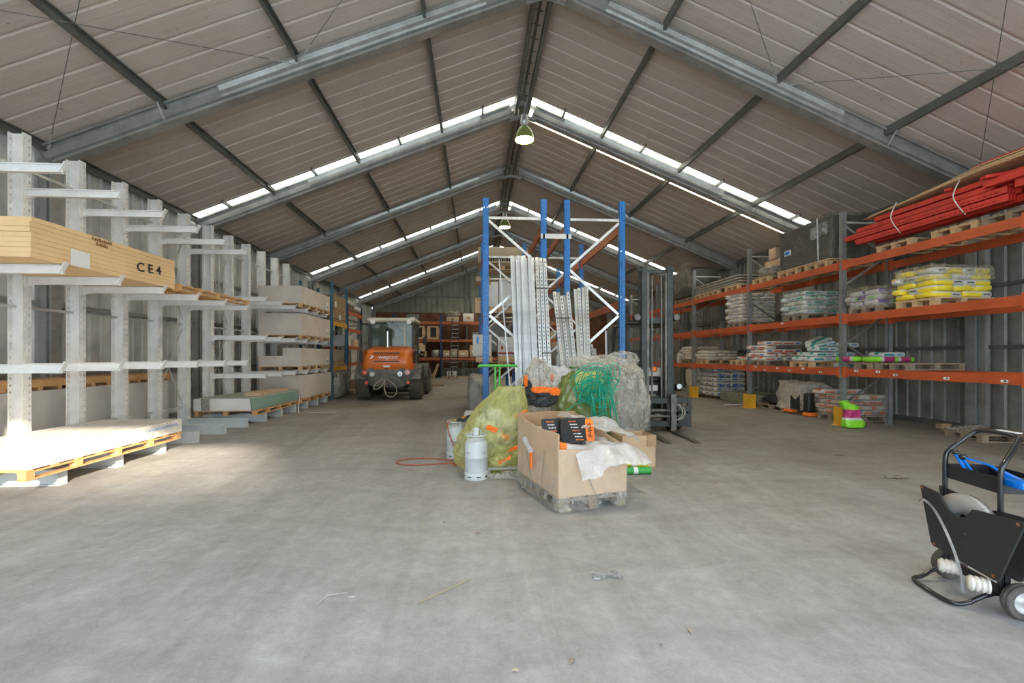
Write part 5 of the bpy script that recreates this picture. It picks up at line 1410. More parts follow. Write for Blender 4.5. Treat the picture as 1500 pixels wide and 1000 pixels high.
# films over the piles
def cover(x0, x1, y0, y1, z0, z1, mat, label, seed=1, amp=.03, bulge=.03, top_amp=.06):
    mb = MB()
    def fn(u, v):
        a = 2 * PI * u; c_, s_ = math.cos(a), math.sin(a); p = .28
        X = math.copysign(abs(c_) ** p, c_); Y_ = math.copysign(abs(s_) ** p, s_)
        k = 1.0
        if v < .75: z = z0 + (z1 - z0) * (v / .75); k = 1 + bulge * math.sin(PI * v / .75)
        else: k = 1 - (v - .75) / .25; z = z1 + .02 * (v - .75)
        q = Vector((X * 3 * k, Y_ * 3 * k, v * 5 + seed))
        e = noise.noise(q) * amp + noise.noise(q * 3) * amp * .5
        if v > .7: z += top_amp * (noise.noise(q * 1.5) + .2)
        return Vector(((x0 + x1) / 2 + X * ((x1 - x0) / 2 * k + e), (y0 + y1) / 2 + Y_ * ((y1 - y0) / 2 * k + e), z))
    mb.surf(fn, 72, 26, True)
    return tag(mb.build('film_cover', mat), label, 'film')
thin = film('thin dusty film', (.62, .58, .48), .22, .18, 5, .2, .6, .2)
thin2 = film('thin clear film over sacks', (.66, .62, .5), .30, .18, 5, .2, .6, .25)
cover(8.40, 9.66, 7.76, 8.68, 3.0, 3.27, thin2, 'loose film draped over the top of the yellow sacks', 3)
cover(8.42, 9.70, 8.94, 9.86, 2.62, 3.08, thin2, 'film wrap round the purple and green sacks', 5, .04)
cover(8.40, 9.68, 11.10, 12.06, 2.70, 3.33, thin, 'film wrap round the teal sacks on the middle beams', 7, .04)
cover(8.41, 9.66, 13.93, 14.86, 2.68, 3.64, thin, 'film wrap round the tall white sack pile', 9, .02)
# lower level
pallet('old', 9.08, 13.18, ZB1, 0, 'pallet under the red and blue printed sacks')
def sk(L, j): return L >= 3 and j in (2, 3, 4)
sackpile('redblue', 8.48, 12.80, ZB1 + .146, 5, 'white sack with red and blue print in the stepped pile on the low beams', 'white sacks with red and blue print', .115, skip=sk)
pallet('new', 9.05, 14.25, ZB1, 0, 'newer pallet with a few red printed sacks beyond the middle upright')
for j, (x, y, z, r_) in enumerate(((8.8, 14.0, .06, .1), (9.3, 14.1, .06, 0), (8.9, 14.4, .06, PI / 2), (9.2, 13.95, .17, .3))):
    sack('redblue', x, y, ZB1 + .146 + z, r_, 'red printed sack lying loose on the newer pallet', 'loose red printed sacks')
pallet('new', 9.05, 11.33, ZB1, 0, 'pallet under the slumped teal sacks on the low beams')
for (x, y, z, r_, tl) in ((8.78, 11.12, .06, 0, None), (9.38, 11.12, .06, 0, None), (8.78, 11.53, .06, 0, None), (9.38, 11.53, .06, 0, None), (8.85, 11.15, .18, .1, None), (9.4, 11.15, .18, 0, None), (8.9, 11.5, .18, -.1, None), (9.42, 11.45, .30, PI / 2, None), (8.88, 11.1, .31, .05, None), (8.92, 11.22, .44, .1, (.1, -.22)), (9.0, 11.38, .52, .3, (.15, -.3)), (9.45, 11.1, .42, 0, None)):
    sack('teal', x, y, ZB1 + .146 + z, r_, 'white and teal sack in the slumped pile on the low beams', 'slumped teal sacks', tl)
pallet('old', 9.08, 9.62, ZB1, 0, 'dark pallet on the low beams with green and pink sacks')
pallet('old', 9.12, 8.78, ZB1, 0, 'empty dark pallet on the low beams nearest the camera')
for (x, y, r_) in ((8.62, 9.85, PI / 2), (8.78, 9.30, .12)):
    sack('greenpink', x, y, ZB1 + .146 + .065, r_, ('pink and white sack lying beside the near upright' if y > 9.5 else 'bright green and pink sack lying on the dark pallet'), None)
sack('greenpink', 9.2, 9.32, ZB1 + .21, .1, 'pink-ended sack to the right on the dark pallet', None, s=(.9, .9, .9))
for (x, y, z) in ((9.3, 9.75, .06), (9.4, 9.8, .17), (9.2, 10.6, .06), (9.3, 10.55, .17)):
    sack('teal', x, y, ZB1 + .146 * (y < 10.1) + z, 0, 'pale teal sack at the back behind the near upright', 'pale sacks behind the near upright')
# far lower level
pallet('new', 9.05, 16.6, ZB1, 0, 'pallet under flat white sacks on the far low beams')
pallet('old', 9.05, 17.9, ZB1, 0, 'dark pallet under flat white sacks, farthest visible')
sackpile('plain', 8.5, 16.2, ZB1 + .146, 3, 'plain buff sack in the low flat pile on the far low beams', 'plain buff sacks', .11)
sackpile('plain', 8.5, 17.5, ZB1 + .146, 5, 'plain buff sack in the taller far pile beside the mast', 'plain buff sacks beside the mast', .10)
for i in range(3):
    tag(MB().bx(8.5 + .16 * i, 8.62 + .16 * i, 18.5, 18.7, ZB1 + .0, ZB1 + .42).build('small_carton', M['card_white'] if i != 1 else M['ink_red']), ('left white', 'middle red', 'right white')[i] + ' slim carton beyond the far sacks', 'box')
# on the floor under the racking
pallet('old', 9.35, 12.15, .0, PI / 2, 'pallet on the floor under the hooded sack heap')
for (x, y, z) in ((9.1, 12.0, .2), (9.6, 12.0, .2), (9.1, 12.4, .2), (9.6, 12.4, .2), (9.1, 12.0, .32), (9.6, 12.0, .32), (9.1, 12.4, .32), (9.2, 12.4, .44), (9.15, 12.1, .56), (9.6, 12.3, .44), (9.15, 12.35, .66)):
    sack('perl', x, y, z, rnd.choice((0, PI / 2)), 'buff sack in the hooded heap on the floor', 'buff sacks in the hooded heap')
mb = MB()
def hood(u, v):
    a = 2 * PI * u; c_, s_ = math.cos(a), math.sin(a); p = .4
    X = math.copysign(abs(c_) ** p, c_); Y_ = math.copysign(abs(s_) ** p, s_)
    k = 1.05 - .12 * v if v < .7 else (.966 - (v - .7) / .3 * .966)
    hh = .88 + .0 * X; z = .12 + (hh - .12) * min(1, v / .7)
    q = Vector((X * 2 * k, Y_ * 2 * k, v * 4)); e = noise.noise(q) * .07
    z -= (.25 * max(0, X) * min(1, v / .7) ** 2); 
    return Vector((9.33 + X * (.60 * k + e), 12.2 + Y_ * (.58 * k + e), z + .08 * noise.noise(q * 1.5 + Vector((2, 2, 2))) * v))
mb.surf(hood, 64, 26, True); tag(mb.build('film_hood', film('hood film', (.80, .75, .65), .62, .25, 5, .25, .7, .2)), 'baggy clear hood over the sack heap on the floor', 'film')
mb = MB(); mb.prism([(11.62, .15), (11.98, .15), (11.98, .52), (11.80, .40), (11.62, .54)], 'x', 8.655, 8.67); tag(mb.build('black_wrapper', M['black']), 'black printed wrapper on the aisle side of the hooded heap', 'wrapper')
mb = MB(); mb.rbox((8.80, 11.42, .36), (.26, .22, .50), .05); tag(mb.build('black_sack', M['black']), 'upright black sack with orange foot between the floor heaps', 'sack')
mb = MB(); mb.rbox((8.78, 11.40, .06), (.27, .24, .10), .03); tag(mb.build('orange_tray', M['ink_orange']), 'orange tray under the black sack', 'tray')
mb = MB(); mb.rbox((8.72, 12.05, .09), (.2, .34, .08), .02); tag(mb.build('orange_bundle', M['ink_orange']), 'flat orange bundle at the foot of the hooded heap', 'bundle')
pallet('old', 9.42, 10.80, 0, 0, 'pallet on the floor under the red printed buff sacks')
sackpile('perl', 8.83, 10.30, .146, 4, 'buff sack with red print in the pile behind the near upright foot', 'red printed buff sacks', .125, 1.2, 1.0)
for (x, y) in ((8.95, 11.0), (9.5, 10.98)): sack('redblue', x, y, .70, .1, 'white sack with red print on top of the buff floor pile', 'white sacks on the buff floor pile')
cover(8.76, 10.06, 10.28, 11.30, .12, .66, film('floor pile film', (.66, .6, .5), .22, .2, 5, .2, .5, .2), 'clear wrap round the buff sacks on the floor', 13, .02)
# lettering on the sacks that face the camera
for (s_, x, z, sz, mt) in (('PERLFIX', 9.62, .42, .13, 'ink_red'), ('knauf', 9.22, .50, .09, 'ink_blue'), ('knauf', 9.68, .22, .09, 'ink_blue'), ('knauf', 9.25, .26, .09, 'ink_blue')):
    o = text(s_, sz, M[mt], 'printed_name', None, face((x, 10.385, z), (0, -1, 0)), bold=.003); tag(o, {('PERLFIX', .42): 'red PERLFIX lettering on the buff floor pile', ('knauf', .50): 'upper blue maker name on the buff floor pile', ('knauf', .22): 'lower right blue maker name on the buff floor pile', ('knauf', .26): 'lower left blue maker name on the buff floor pile'}[(s_, z)], 'lettering')
# bright bag standing by the guard
t = thing('compost_bag', 'crumpled bright green and pink bag standing on the floor by the near upright', 'bag', (8.32, 9.50, 0))
gp = bagmat('green pink bag', (.70, .68, .62), [(2, -.10, .19, (.26, .70, .03), None, 0, 0), (2, .24, .42, (.50, .04, .18), None, 0, 0), (2, .42, .8, (.26, .70, .03), None, 0, 0)], .35)
mb = MB()
def bagf(u, v):
    a = 2 * PI * u; c_, s_ = math.cos(a), math.sin(a)
    X = math.copysign(abs(c_) ** .6, c_); Y_ = math.copysign(abs(s_) ** .6, s_); w = (.21 + .03 * math.sin(v * 9)) * (1 - .25 * v)
    q = Vector((X * 2, Y_ * 2, v * 4)); e = .035 * noise.noise(q * 1.4)
    if v == 0 or v == 1: w *= .02; 
    lean = -.10 * v * v
    return Vector((8.32 + X * (w + e) + lean, 9.50 + Y_ * (w * .55 + e), .56 * min(1, v * 1.02) + .06 * X * v * -1))
mb.surf(bagf, 40, 24, True); mb.build('bag', gp, t)
mb = MB(); mb.surf(lambda u, v: Vector((8.10 + .26 * u - .1 * v * (1 - u), 9.46 + .04 * math.sin(u * 7), .44 + .14 * v + .05 * math.sin(u * 5) - .06 * u * v)), 14, 8); mb.build('open_top', simple('bright green film', (.24, .68, .03), .3, 0, .15, 8), t)
# far floor goods
pallet('old', 9.3, 16.5, 0, PI / 2, 'pallet under the tall wrapped block of sacks on the floor')
for zz in range(6):
    for j, (x, y) in enumerate(((8.98, 16.2), (9.56, 16.2), (8.98, 16.6), (8.98, 17.0), (9.56, 16.6))):
        sack('mp', x, y, .21 + .175 * zz, 0, 'sack with blue letters in the tall block on the floor behind the far guard', 'sacks with blue letters', s=(1, 1, 1.4))
for k, (x, z) in enumerate(((9.05, .5), (9.55, .5), (9.05, .85), (9.55, .85))):
    tag(text('MP 75', .16, M['ink_blue'], 'printed_name', None, face((x, 15.975, z), (0, -1, 0)), bold=.003), ('lower left', 'lower right', 'upper left', 'upper right')[k] + ' blue MP 75 lettering on the tall far sack block', 'lettering')
mb = MB(); mb.bx(8.7, 9.85, 15.97, 15.98, 1.10, 1.24); tag(mb.build('blue_band', M['blue_tool']), 'blue printed band along the top of the tall far sack block', 'band')
mb = MB(); mb.blob((8.95, 17.6, .66), (.9, .9, 1.3), 3.4, .08, 2, 71, 40, 26, crease=.08); tag(mb.build('wrapped_bale', film('old creamy film', (.62, .58, .44), .9, .25, 5, .2, .8, .1)), 'creamy wrapped bale on the floor left of the far sack block', 'bale')
for i in range(5):
    mb = MB(); mb.box((9.35 + .02 * i, 14.9 - .04 * i, .05 + .065 * i), (1.15, 2.1, .05), .05 * (i - 2)); tag(mb.build('sheet_stack', simple('grey green panel', (.26, .26, .19), .8, 0, .2, 3)), ('bottom', 'second', 'third', 'fourth', 'topmost')[i] + ' grey-green panel of the flat stack on the floor', 'panel', group='flat panels on the floor')
mb = MB(); mb.tube(smooth_path([(8.72, 14.1, .35), (8.66, 14.0, .2), (8.62, 14.1, .05), (8.4, 14.3, .01), (8.0, 14.2, .01)]), .012, 5); tag(mb.build('loose_strap', M['film_white']), 'pale strap curling off the flat panels', 'strap')
pallet('old', 9.15, 13.0, 0, PI / 2, 'old pallet on the floor behind the middle guard')
mb = MB(); mb.blob((9.15, 13.0, .30), (.9, .8, .30), 2.6, .15, 3, 73, 30, 16, crease=.1); tag(mb.build('dark_tarpaulin', M['rubber']), 'crumpled dark tarpaulin on the old pallet', 'tarpaulin')
# near end of the low side: loose pallet and litter by the wall
pallet('old', 9.95, 8.05, 0, -.15, 'loose pallet lying on the floor near the cart')
mb = MB(); mb.blob((9.9, 8.5, .1), (.9, .4, .2), 2.3, .2, 3, 75, 30, 14, crease=.2); tag(mb.build('film_scrap', M['film_bag']), 'heap of clear film behind the loose pallet', 'film')
tag(MB().bx(10.2, 10.45, 9.3, 9.42, 0, .1).build('wood_block', M['pine']), 'wooden block by the right wall kerb', 'block')

# ---------------------------------------------------------------- top level of the racking
pallet('new', 9.1, 8.72, ZB3, 0, 'farther new pallet under the red steel', 'new pallets under the red steel')
pallet('new', 9.1, 7.55, ZB3, 0, 'middle new pallet under the red steel')
pallet('old', 9.1, 6.7, ZB3, 0, 'near weathered pallet under the red steel')
def redbar(y0, y1, x, z, w, h, lab, kind, dz=0, dx=0):
    p, q = Vector((x, y0, z)), Vector((x + dx, y1, z + dz))
    mb = MB()
    if kind == 'perf':
        perf_plate(mb, p + Vector((-w / 2, 0, -h / 2)), (0, 1, 0), (0, 0, 1), (-1, 0, 0), 0.001 + (y1 - y0), h, (), 0, 1, .02, .004) if False else None
        D = y1 - y0; cols = [.06 + .085 * i for i in range(int((D - .1) / .085))]
        perf_plate(mb, p + Vector((-w / 2, D, -h / 2)), (0, -1, 0), (0, 0, 1), (-1, 0, 0), D, h, cols, .045, .06, .045, .004, .018)
        mb.bx(x - w / 2, x + w / 2, y0, y1, z + h / 2 - .004, z + h / 2); mb.bx(x - w / 2, x + w / 2, y0, y1, z - h / 2, z - h / 2 + .004)
        mb.bx(x + w / 2 - .004, x + w / 2, y0, y1, z - h / 2, z + h / 2); mb.bx(x - .004, x + .004, y0, y1, z - h / 2, z + h / 2)
    else:
        mb.prof(p, q, [(-w / 2, -h / 2), (w / 2, -h / 2), (w / 2, h / 2), (w * .2, h / 2), (w * .2, h * .3), (-w * .2, h * .3), (-w * .2, h / 2), (-w / 2, h / 2)])
    return tag(mb.build('red_upright' if kind == 'perf' else 'red_beam', M['red_steel']), lab, 'steel section', group='bundled red steel sections on the top beams')
for i, (y0, y1, x, z) in enumerate(((6.62, 9.80, 8.44, 4.24), (6.55, 9.72, 8.60, 4.22), (6.5, 9.75, 8.78, 4.24), (6.6, 9.5, 8.44, 4.11), (6.4, 9.2, 8.62, 4.09), (6.4, 9.4, 8.8, 4.11))):
    redbar(y0, y1, x, z, .12, .115, 'perforated red upright in the bundle on the top beams', 'perf')
for i, (y0, y1, x, z) in enumerate(((6.9, 9.55, 8.50, 4.37), (6.3, 9.5, 8.66, 4.38), (5.8, 9.1, 8.50, 4.49), (5.8, 9.0, 8.70, 4.50), (5.6, 8.7, 8.88, 4.38), (5.6, 8.9, 8.95, 4.52))):
    redbar(y0, y1, x, z, .11, .09, 'smooth red beam lying above the perforated uprights', 'beam')
redbar(5.5, 6.9, 8.36, 4.40, .1, .1, 'short red beam with its end by the camera', 'beam'); redbar(5.4, 6.5, 8.42, 4.28, .12, .12, 'near red beam running out past the frame', 'beam')
mb = MB(); mb.bar((8.35, 7.5, 4.55), (8.8, 7.65, 4.56), .1, .04); tag(mb.build('red_crosspiece', M['red_steel']), 'farther short red piece lying crosswise on the bundle', 'steel section')
mb = MB(); mb.bar((8.3, 6.9, 4.52), (8.75, 6.75, 4.58), .12, .05); tag(mb.build('red_crosspiece', M['red_steel']), 'nearer short red piece lying crosswise on the bundle', 'steel section')
rp = random.Random(4)
for i in range(6):
    mb = MB(); z = 4.56 + i * .022
    y0, y1 = 5.4 + .1 * rp.random(), (9.35, 9.2, 8.9, 8.8, 8.0, 7.6)[i]
    x0 = 8.36 + .05 * rp.random(); x1 = 9.5
    mb.add([(x0, y0, z + .10), (x1, y0, z + .10), (x1, y1, z + .01), (x0 + .1, y1, z - .02), (x0, 6.9, z + .10), (x1, 6.9, z + .10)], [])
    vs = [(x0, y0, z + .12), (x1, y0, z + .12), (x1, 7.2, z + .14), (x0, 7.0, z + .12), (x1, y1, z + .02), (x0 + .06, y1, z - .0)]
    vs2 = [(a, b_, c_ + .013) for a, b_, c_ in vs]
    mb = MB(); mb.add(vs + vs2, [(0, 3, 2, 1), (3, 5, 4, 2), (6, 7, 8, 9), (9, 8, 10, 11), (0, 6, 9, 3), (3, 9, 11, 5), (5, 11, 10, 4), (0, 1, 7, 6), (1, 2, 8, 7), (2, 4, 10, 8)])
    tag(mb.build('plywood_sheet', M['pine'] if i != 5 else M['red_steel']), ('lowest', 'second', 'third', 'fourth', 'fifth', 'topmost red')[i] + ' thin sheet lying bent over the red steel', 'sheet', group='sheets over the red steel')
for y in (7.35, 8.55):
    pts = smooth_path([(8.42, y, 4.68), (8.36, y + .02, 4.55), (8.335, y + .06, 4.38), (8.35, y - .02, 4.2), (8.40, y - .10, 4.03)])
    mb = MB(); mb.tube(pts, .011, 5); tag(mb.build('steel_strap', M['galv_light']), ('nearer' if y < 8 else 'farther') + ' strap round the red steel bundle', 'strap')
# wrapped dark crate
pallet('new', 9.1, 11.9, ZB3, 0, 'wooden pallet under the far half of the dark wrapped crate'); pallet('new', 9.1, 10.85, ZB3, 0, 'wooden pallet under the near half of the dark wrapped crate')
t = thing('wrapped_crate', 'long crate in dark stretch film on the top beams', 'crate', (9.05, 11.35, 3.93))
mb = MB(); mb.bx(8.5, 9.6, 10.4, 12.3, 3.93, 3.96); mb.build('base_board', M['pine'], t)
mb = MB(); mb.rbox((9.08, 11.35, 4.50), (1.06, 1.86, 1.06), .05); mb.build('crate_body', M['film_dark'], t)
mb = MB()
def cw(u, v):
    a = 2 * PI * u; c_, s_ = math.cos(a), math.sin(a); p = .2
    X = math.copysign(abs(c_) ** p, c_); Y_ = math.copysign(abs(s_) ** p, s_); q = Vector((X * 3, Y_ * 4, v * 6))
    return Vector((9.08 + X * (.56 + .02 * noise.noise(q)), 11.35 + Y_ * (.96 + .02 * noise.noise(q)), 3.97 + 1.1 * v + .03 * noise.noise(q) * v))
mb.surf(cw, 60, 14, True); mb.build('dark_wrap', film('loose dark wrap', (.16, .15, .13), .5, .15, 6, .05, .9, .3), t)
mb = MB(); mb.bx(8.49, 8.505, 11.75, 11.98, 4.33, 4.47); mb.build('blue_label', M['ink_white'], t)
mb = MB(); mb.bx(8.484, 8.49, 11.78, 11.95, 4.35, 4.44); mb.build('label_print', M['blue_tool'], t)
mb = MB(); mb.tube([(8.5, 10.75, 3.97), (8.49, 10.78, 5.02), (8.6, 10.8, 5.08)], .015, 6); mb.build('strap', M['film_white'], t)
mb = MB(); mb.surf(lambda u, v: Vector((8.49 - .01 * math.sin(u * 9), 10.45 + .55 * u, 4.55 + .3 * v + .03 * math.sin(u * 6))), 10, 8); mb.build('shiny_flap', film('shiny film flap', (.75, .78, .8), .45, .08, 9, .1, .9, .3), t)
carton(8.75, 9.1, 12.75, 13.05, 4.45, 4.78, M['card'], 'small brown carton topmost beside the dark crate')
carton(8.8, 9.3, 12.6, 13.3, 4.24, 4.44, M['card'], 'flat brown carton below the small one')
mb = MB(); mb.blob((9.0, 13.0, 4.10), (1.0, .9, .34), 3, .12, 3, 81, 36, 18, crease=.12); tag(mb.build('film_bundle', M['film_dusty']), 'film-wrapped bundle under the cartons on the top beams', 'bundle')
pallet('new', 9.05, 13.0, ZB3, 0, 'pallet under the film-wrapped bundle and cartons')
# flat sheets farther back
for i, y in enumerate((14.55, 15.75, 16.7)): pallet('new', 9.05, y, ZB3, 0, ('nearest', 'middle', 'farthest')[i] + ' pallet under the long flat sheets', 'pallets under the long sheets')
for i in range(7):
    o = MB().bx(8.45 + .012 * (i % 3), 9.65, 14.15 + .05 * (i % 2), 17.0, 3.93 + .045 * i, 3.965 + .045 * i).build('long_sheet', M['galv_dark'] if i % 2 else simple('dusty sheet', (.42, .38, .31), .8))
    tag(o, 'long dusty sheet in the flat stack on the top beams', 'sheet', group='long flat sheets on the top beams')
pallet('old', 9.05, 17.75, ZB3, 0, 'dark pallet under the far wrapped bundle, near'); pallet('old', 9.05, 18.75, ZB3, 0, 'dark pallet under the far wrapped bundle, far')
mb = MB(); mb.rbox((9.1, 18.4, 4.55), (1.1, 1.9, 1.15), .08); tag(mb.build('wrapped_bundle', M['film_dark']), 'far dark film-wrapped bundle above the forklift', 'bundle')
mb = MB(); mb.surf(lambda u, v: Vector((8.5 - .05 * v, 17.4 + 1.7 * u, 4.3 + .95 * v + .1 * math.sin(u * 5))), 20, 12); tag(mb.build('torn_film', M['film_dusty']), 'torn pale film on the far wrapped bundle', 'film')
# ---------------------------------------------------------------- wheel loader
def tyre(name, c, r, w, mat, parent, lugs=22, rim=None, rimc='loader_grey', axis='x', hub=.55):
    mb = MB(); prof = [(r * hub, -w / 2), (r * .9, -w / 2), (r * .98, -w * .38), (r, -w * .2), (r, w * .2), (r * .98, w * .38), (r * .9, w / 2), (r * hub, w / 2), (r * hub, -w / 2)]
    R = Matrix.Translation(c) @ (Matrix.Rotation(PI / 2, 4, 'Y') if axis == 'x' else Matrix.Rotation(PI / 2, 4, 'X'))
    mb.lathe(prof, (0, 0, 0), 36, True, R)
    for i in range(lugs):
        a = 2 * PI * i / lugs
        for s in (-1, 1):
            m_ = R @ Matrix.Rotation(a + (s * PI / lugs / 2), 4, 'Z') @ Matrix.Translation((r * 1.0, 0, s * w * .24)) @ Matrix.Rotation(s * .5, 4, 'X')
            mb.box((0, 0, 0), (r * .05, r * .09, w * .5), 0, m_)
    o = mb.build(name, mat, parent)
    mb = MB(); mb.lathe([(0, -w * .3), (r * .2, -w * .3), (r * .2, -w * .36), (r * .52, -w * .40), (r * hub, -w * .45), (r * hub, w * .45), (r * .5, w * .36), (r * .2, w * .3), (0, w * .3)], (0, 0, 0), 28, True, R)
    mb.build('rim', M[rimc], o, origin=None) if False else mb.build('rim', M[rimc], parent)
    return o
LX, LY = -3.14, 17.2
t = thing('wheel_loader', 'orange wheel loader parked with its rear towards the camera', 'loader', (LX, LY, 0))
for s in (-1, 1):
    tyre('tyre', (LX + s * .93, 17.15, .60), .60, .46, M['rubber_dusty'], t)
    tyre('tyre', (LX + s * .93, 19.35, .60), .60, .46, M['rubber_dusty'], t)
    # mudguards
    for yc in (17.15, 19.35):
        mb = MB(); pts = []
        for k in range(9):
            a = PI * (.08 + .84 * k / 8); pts.append((yc + .70 * math.cos(a), .60 + .70 * math.sin(a)))
        inn = [(yc + .66 * math.cos(PI * (.08 + .84 * k / 8)), .60 + .66 * math.sin(PI * (.08 + .84 * k / 8))) for k in range(9)][::-1]
        x = LX + s * .93; mb.prism(pts + inn, 'x', x - .24, x + .24)
        mb.build('mudguard', M['loader_grey'], t)
# rear bumper counterweight: curved, wider at the top
mb = MB()
def bump_(u, v):
    x = (u - .5) * 2.16; z = .50 + .62 * v
    edge = abs(u - .5) * 2
    tap = 1 - .22 * (1 - v) ** 1.5 * 1.0
    y = 16.30 + .28 * edge ** 3 + .10 * (1 - v) ** 2
    zz = z + (.10 * edge ** 3 if v < .4 else 0) * (1 - v)
    return Vector((LX + x * tap, y, zz))
mb.surf(bump_, 31, 13)
mb.surf(lambda u, v: Vector((LX + (u - .5) * 2.16 * (.78 + .22 * 1), 16.30 + .28 * (abs(u - .5) * 2) ** 3 + v * (1.0 - .28 * (abs(u - .5) * 2) ** 3), 1.12)), 31, 4)
mb.surf(lambda u, v: Vector((LX + (u - .5) * 2.16 * .78, 16.40 + .28 * (abs(u - .5) * 2) ** 3 + v * .9, .50 + .10 * (abs(u - .5) * 2) ** 3)), 31, 4)
for s in (-1, 1):
    mb.surf(lambda u, v: Vector((LX + s * 1.08 * (1 - .22 * (1 - v) ** 1.5), 16.58 + u * .75, .58 + .54 * v)), 4, 8)
mb.build('rear_bumper', M['loader_grey'], t)
mb = MB(); mb.bx(LX - .55, LX + .55, 16.6, 19.6, .45, .95); mb.bx(LX - .9, LX + .9, 17.05, 17.25, .5, .7); mb.bx(LX - .9, LX + .9, 19.25, 19.45, .5, .7); mb.build('chassis', M['lift_grey'], t)
# orange engine hood
mb = MB()
def hood_(u, v):
    # u across, v from bumper up and over
    x = (u - .5) * 2; ax = abs(x)
    w = .92 - .10 * v
    if v < .62: k = v / .62; z = 1.10 + .72 * k; y = 16.38 - .09 * math.sin(PI * k) + .10 * k
    else: k = (v - .62) / .38; z = 1.82 + .14 * math.sin(k * PI / 2); y = 16.48 + .95 * k
    rr = max(0, (ax - .72) / .28)
    z -= .16 * rr ** 2 * (1 if v > .5 else v * 2); y += .24 * rr ** 2.2
    return Vector((LX + x * w, y, z))
mb.surf(hood_, 33, 25)
for s in (-1, 1):
    mb.surf(lambda u, v: Vector((LX + s * (.92 - .10 * (.0 + .62 * v)), 16.62 + .85 * u, 1.10 + .70 * v)), 6, 8)
mb.build('engine_hood', M['loader_orange'], t)
for z, w in ((1.70, .92), (1.40, .88)):
    mb = MB(); mb.bx(LX - w / 2, LX + w / 2, 16.315, 16.36, z - .018, z + .018); mb.build('hood_slot', M['black'], t)
text('weycor', .20, M['ink_white'], 'maker_name', t, face((.06, 16.30 - LY, 1.56), (0, -1, 0)), bold=.004, sx=1.15)
mb = MB(); mb.add([(LX - .62, 16.29, 1.50), (LX - .50, 16.29, 1.50), (LX - .42, 16.29, 1.60), (LX - .56, 16.29, 1.62), (LX - .5, 16.29, 1.56)], [(0, 1, 2, 4), (4, 2, 3)]); mb.build('maker_mark', M['ink_white'], t)
mb = MB(); mb.bx(LX - .1, LX + .12, 16.27, 16.29, 1.20, 1.26); mb.build('number_plate', M['ink_white'], t)
mb = MB(); mb.cyl((LX + .01, 16.26, 1.13), (LX + .01, 16.32, 1.13), .028, 12); mb.build('hood_lock', M['black'], t)
mb = MB(); mb.prism([(16.62, 1.25), (17.25, 1.20), (17.25, 1.70), (16.85, 1.78), (16.66, 1.55)], 'x', LX + .885, LX + .90); mb.build('side_grille', M['black'], t)
# V shaped top edge of the bumper
mb = MB(); mb.prism([(LX - .78, 1.10), (LX - .5, 1.18), (LX - .22, 1.02), (LX + .22, 1.02), (LX + .5, 1.18), (LX + .78, 1.10), (LX + .78, .96), (LX - .78, .96)], 'y', 16.27, 16.33); mb.build('lamp_carrier', M['loader_grey'], t)
for s in (-1, 1):
    x = LX + s * .74
    mb = MB(); mb.cyl((x, 16.22, 1.02), (x, 16.28, 1.02), .095, 20); mb.build('tail_lamp', simple('red lens', (.45, .02, .015), .2, coat=.5), t)
    mb = MB(); mb.cyl((x + .02, 16.21, 1.02), (x + .02, 16.225, 1.02), .05, 16); mb.build('indicator_lens', simple('amber lens', (.75, .22, .02), .2, coat=.5), t)
    x = LX + s * .48; mb = MB(); mb.cyl((x, 16.22, .96), (x, 16.28, .96), .085, 20); mb.build('work_lamp', simple('lamp lens', (.5, .52, .5), .15, .3, coat=.5), t)
    mb = MB(); mb.cyl((x, 16.215, .96), (x, 16.225, .96), .05, 16); mb.build('lamp_ring', M['galv'], t)
    x = LX + s * .72; mb = MB(); mb.cyl((x + .04, 16.24, .66), (x + .04, 16.30, .66), .055, 14); mb.build('reflector', simple('glowing red reflector', (.85, .06, .05), .2), t)
mb = MB(); mb.box((LX, 16.24, .86), (.20, .12, .16)); mb.cyl((LX, 16.2, .74), (LX, 16.2, .94), .022, 10); mb.build('tow_hitch', M['lift_metal'], t)
for pts in ([(LX, 16.2, .80), (LX - .12, 16.16, .55), (LX - .3, 16.15, .42), (LX - .42, 16.15, .45), (LX - .38, 16.17, .6), (LX - .15, 16.2, .78), (LX, 16.2, .85)], [(LX - .02, 16.18, .8), (LX - .05, 16.14, .45), (LX + .05, 16.13, .18), (LX + .28, 16.13, .16), (LX + .40, 16.14, .35), (LX + .35, 16.16, .55), (LX + .12, 16.2, .72), (LX, 16.2, .82)]):
    mb = MB(); mb.tube(smooth_path(pts), .017, 7); mb.build('tow_rope', simple('pale rope', (.42, .36, .28), .8), t)
# cab
x0, x1, ya, yb_, zb, zt = LX - .80, LX + .80, 17.35, 18.75, 1.55, 2.86
gl = film('cab glass', (.10, .16, .13), .55, .04, 2, 0, 0, .05)
M['cab_glass'] = gl
mb = MB()
for (x, y) in ((x0, ya), (x1, ya), (x0, yb_), (x1, yb_)): mb.bar((x, y, 1.0), (x * .97 + LX * .03, y, zt), .08, .08)
mb.bar((x0 + .72, ya - .01, 1.8), (x0 + .72, ya - .01, zt), .001, .001); mb.bar((x0, ya, 1.85), (x1, ya, 1.85), .06, .05)
mb.build('cab_frame', M['lift_grey'], t)
mb = MB(); mb.bx(x0 + .03, x1 - .03, ya + .01, ya + .018, 1.85, zt); mb.bx(x0 + .02, x1 - .02, yb_ - .01, yb_ - .002, 1.4, zt)
mb.bx(x0 + .0, x0 + .008, ya + .04, yb_ - .04, 1.2, zt); mb.bx(x1 - .008, x1, ya + .04, yb_ - .04, 1.2, zt); mb.build('cab_glass', gl, t)
mb = MB(); mb.bar((x1 - .32, ya - .03, 1.86), (x1 - .32, ya - .03, zt - .1), .05, .02); mb.build('exhaust_stay', M['loader_roof'], t)
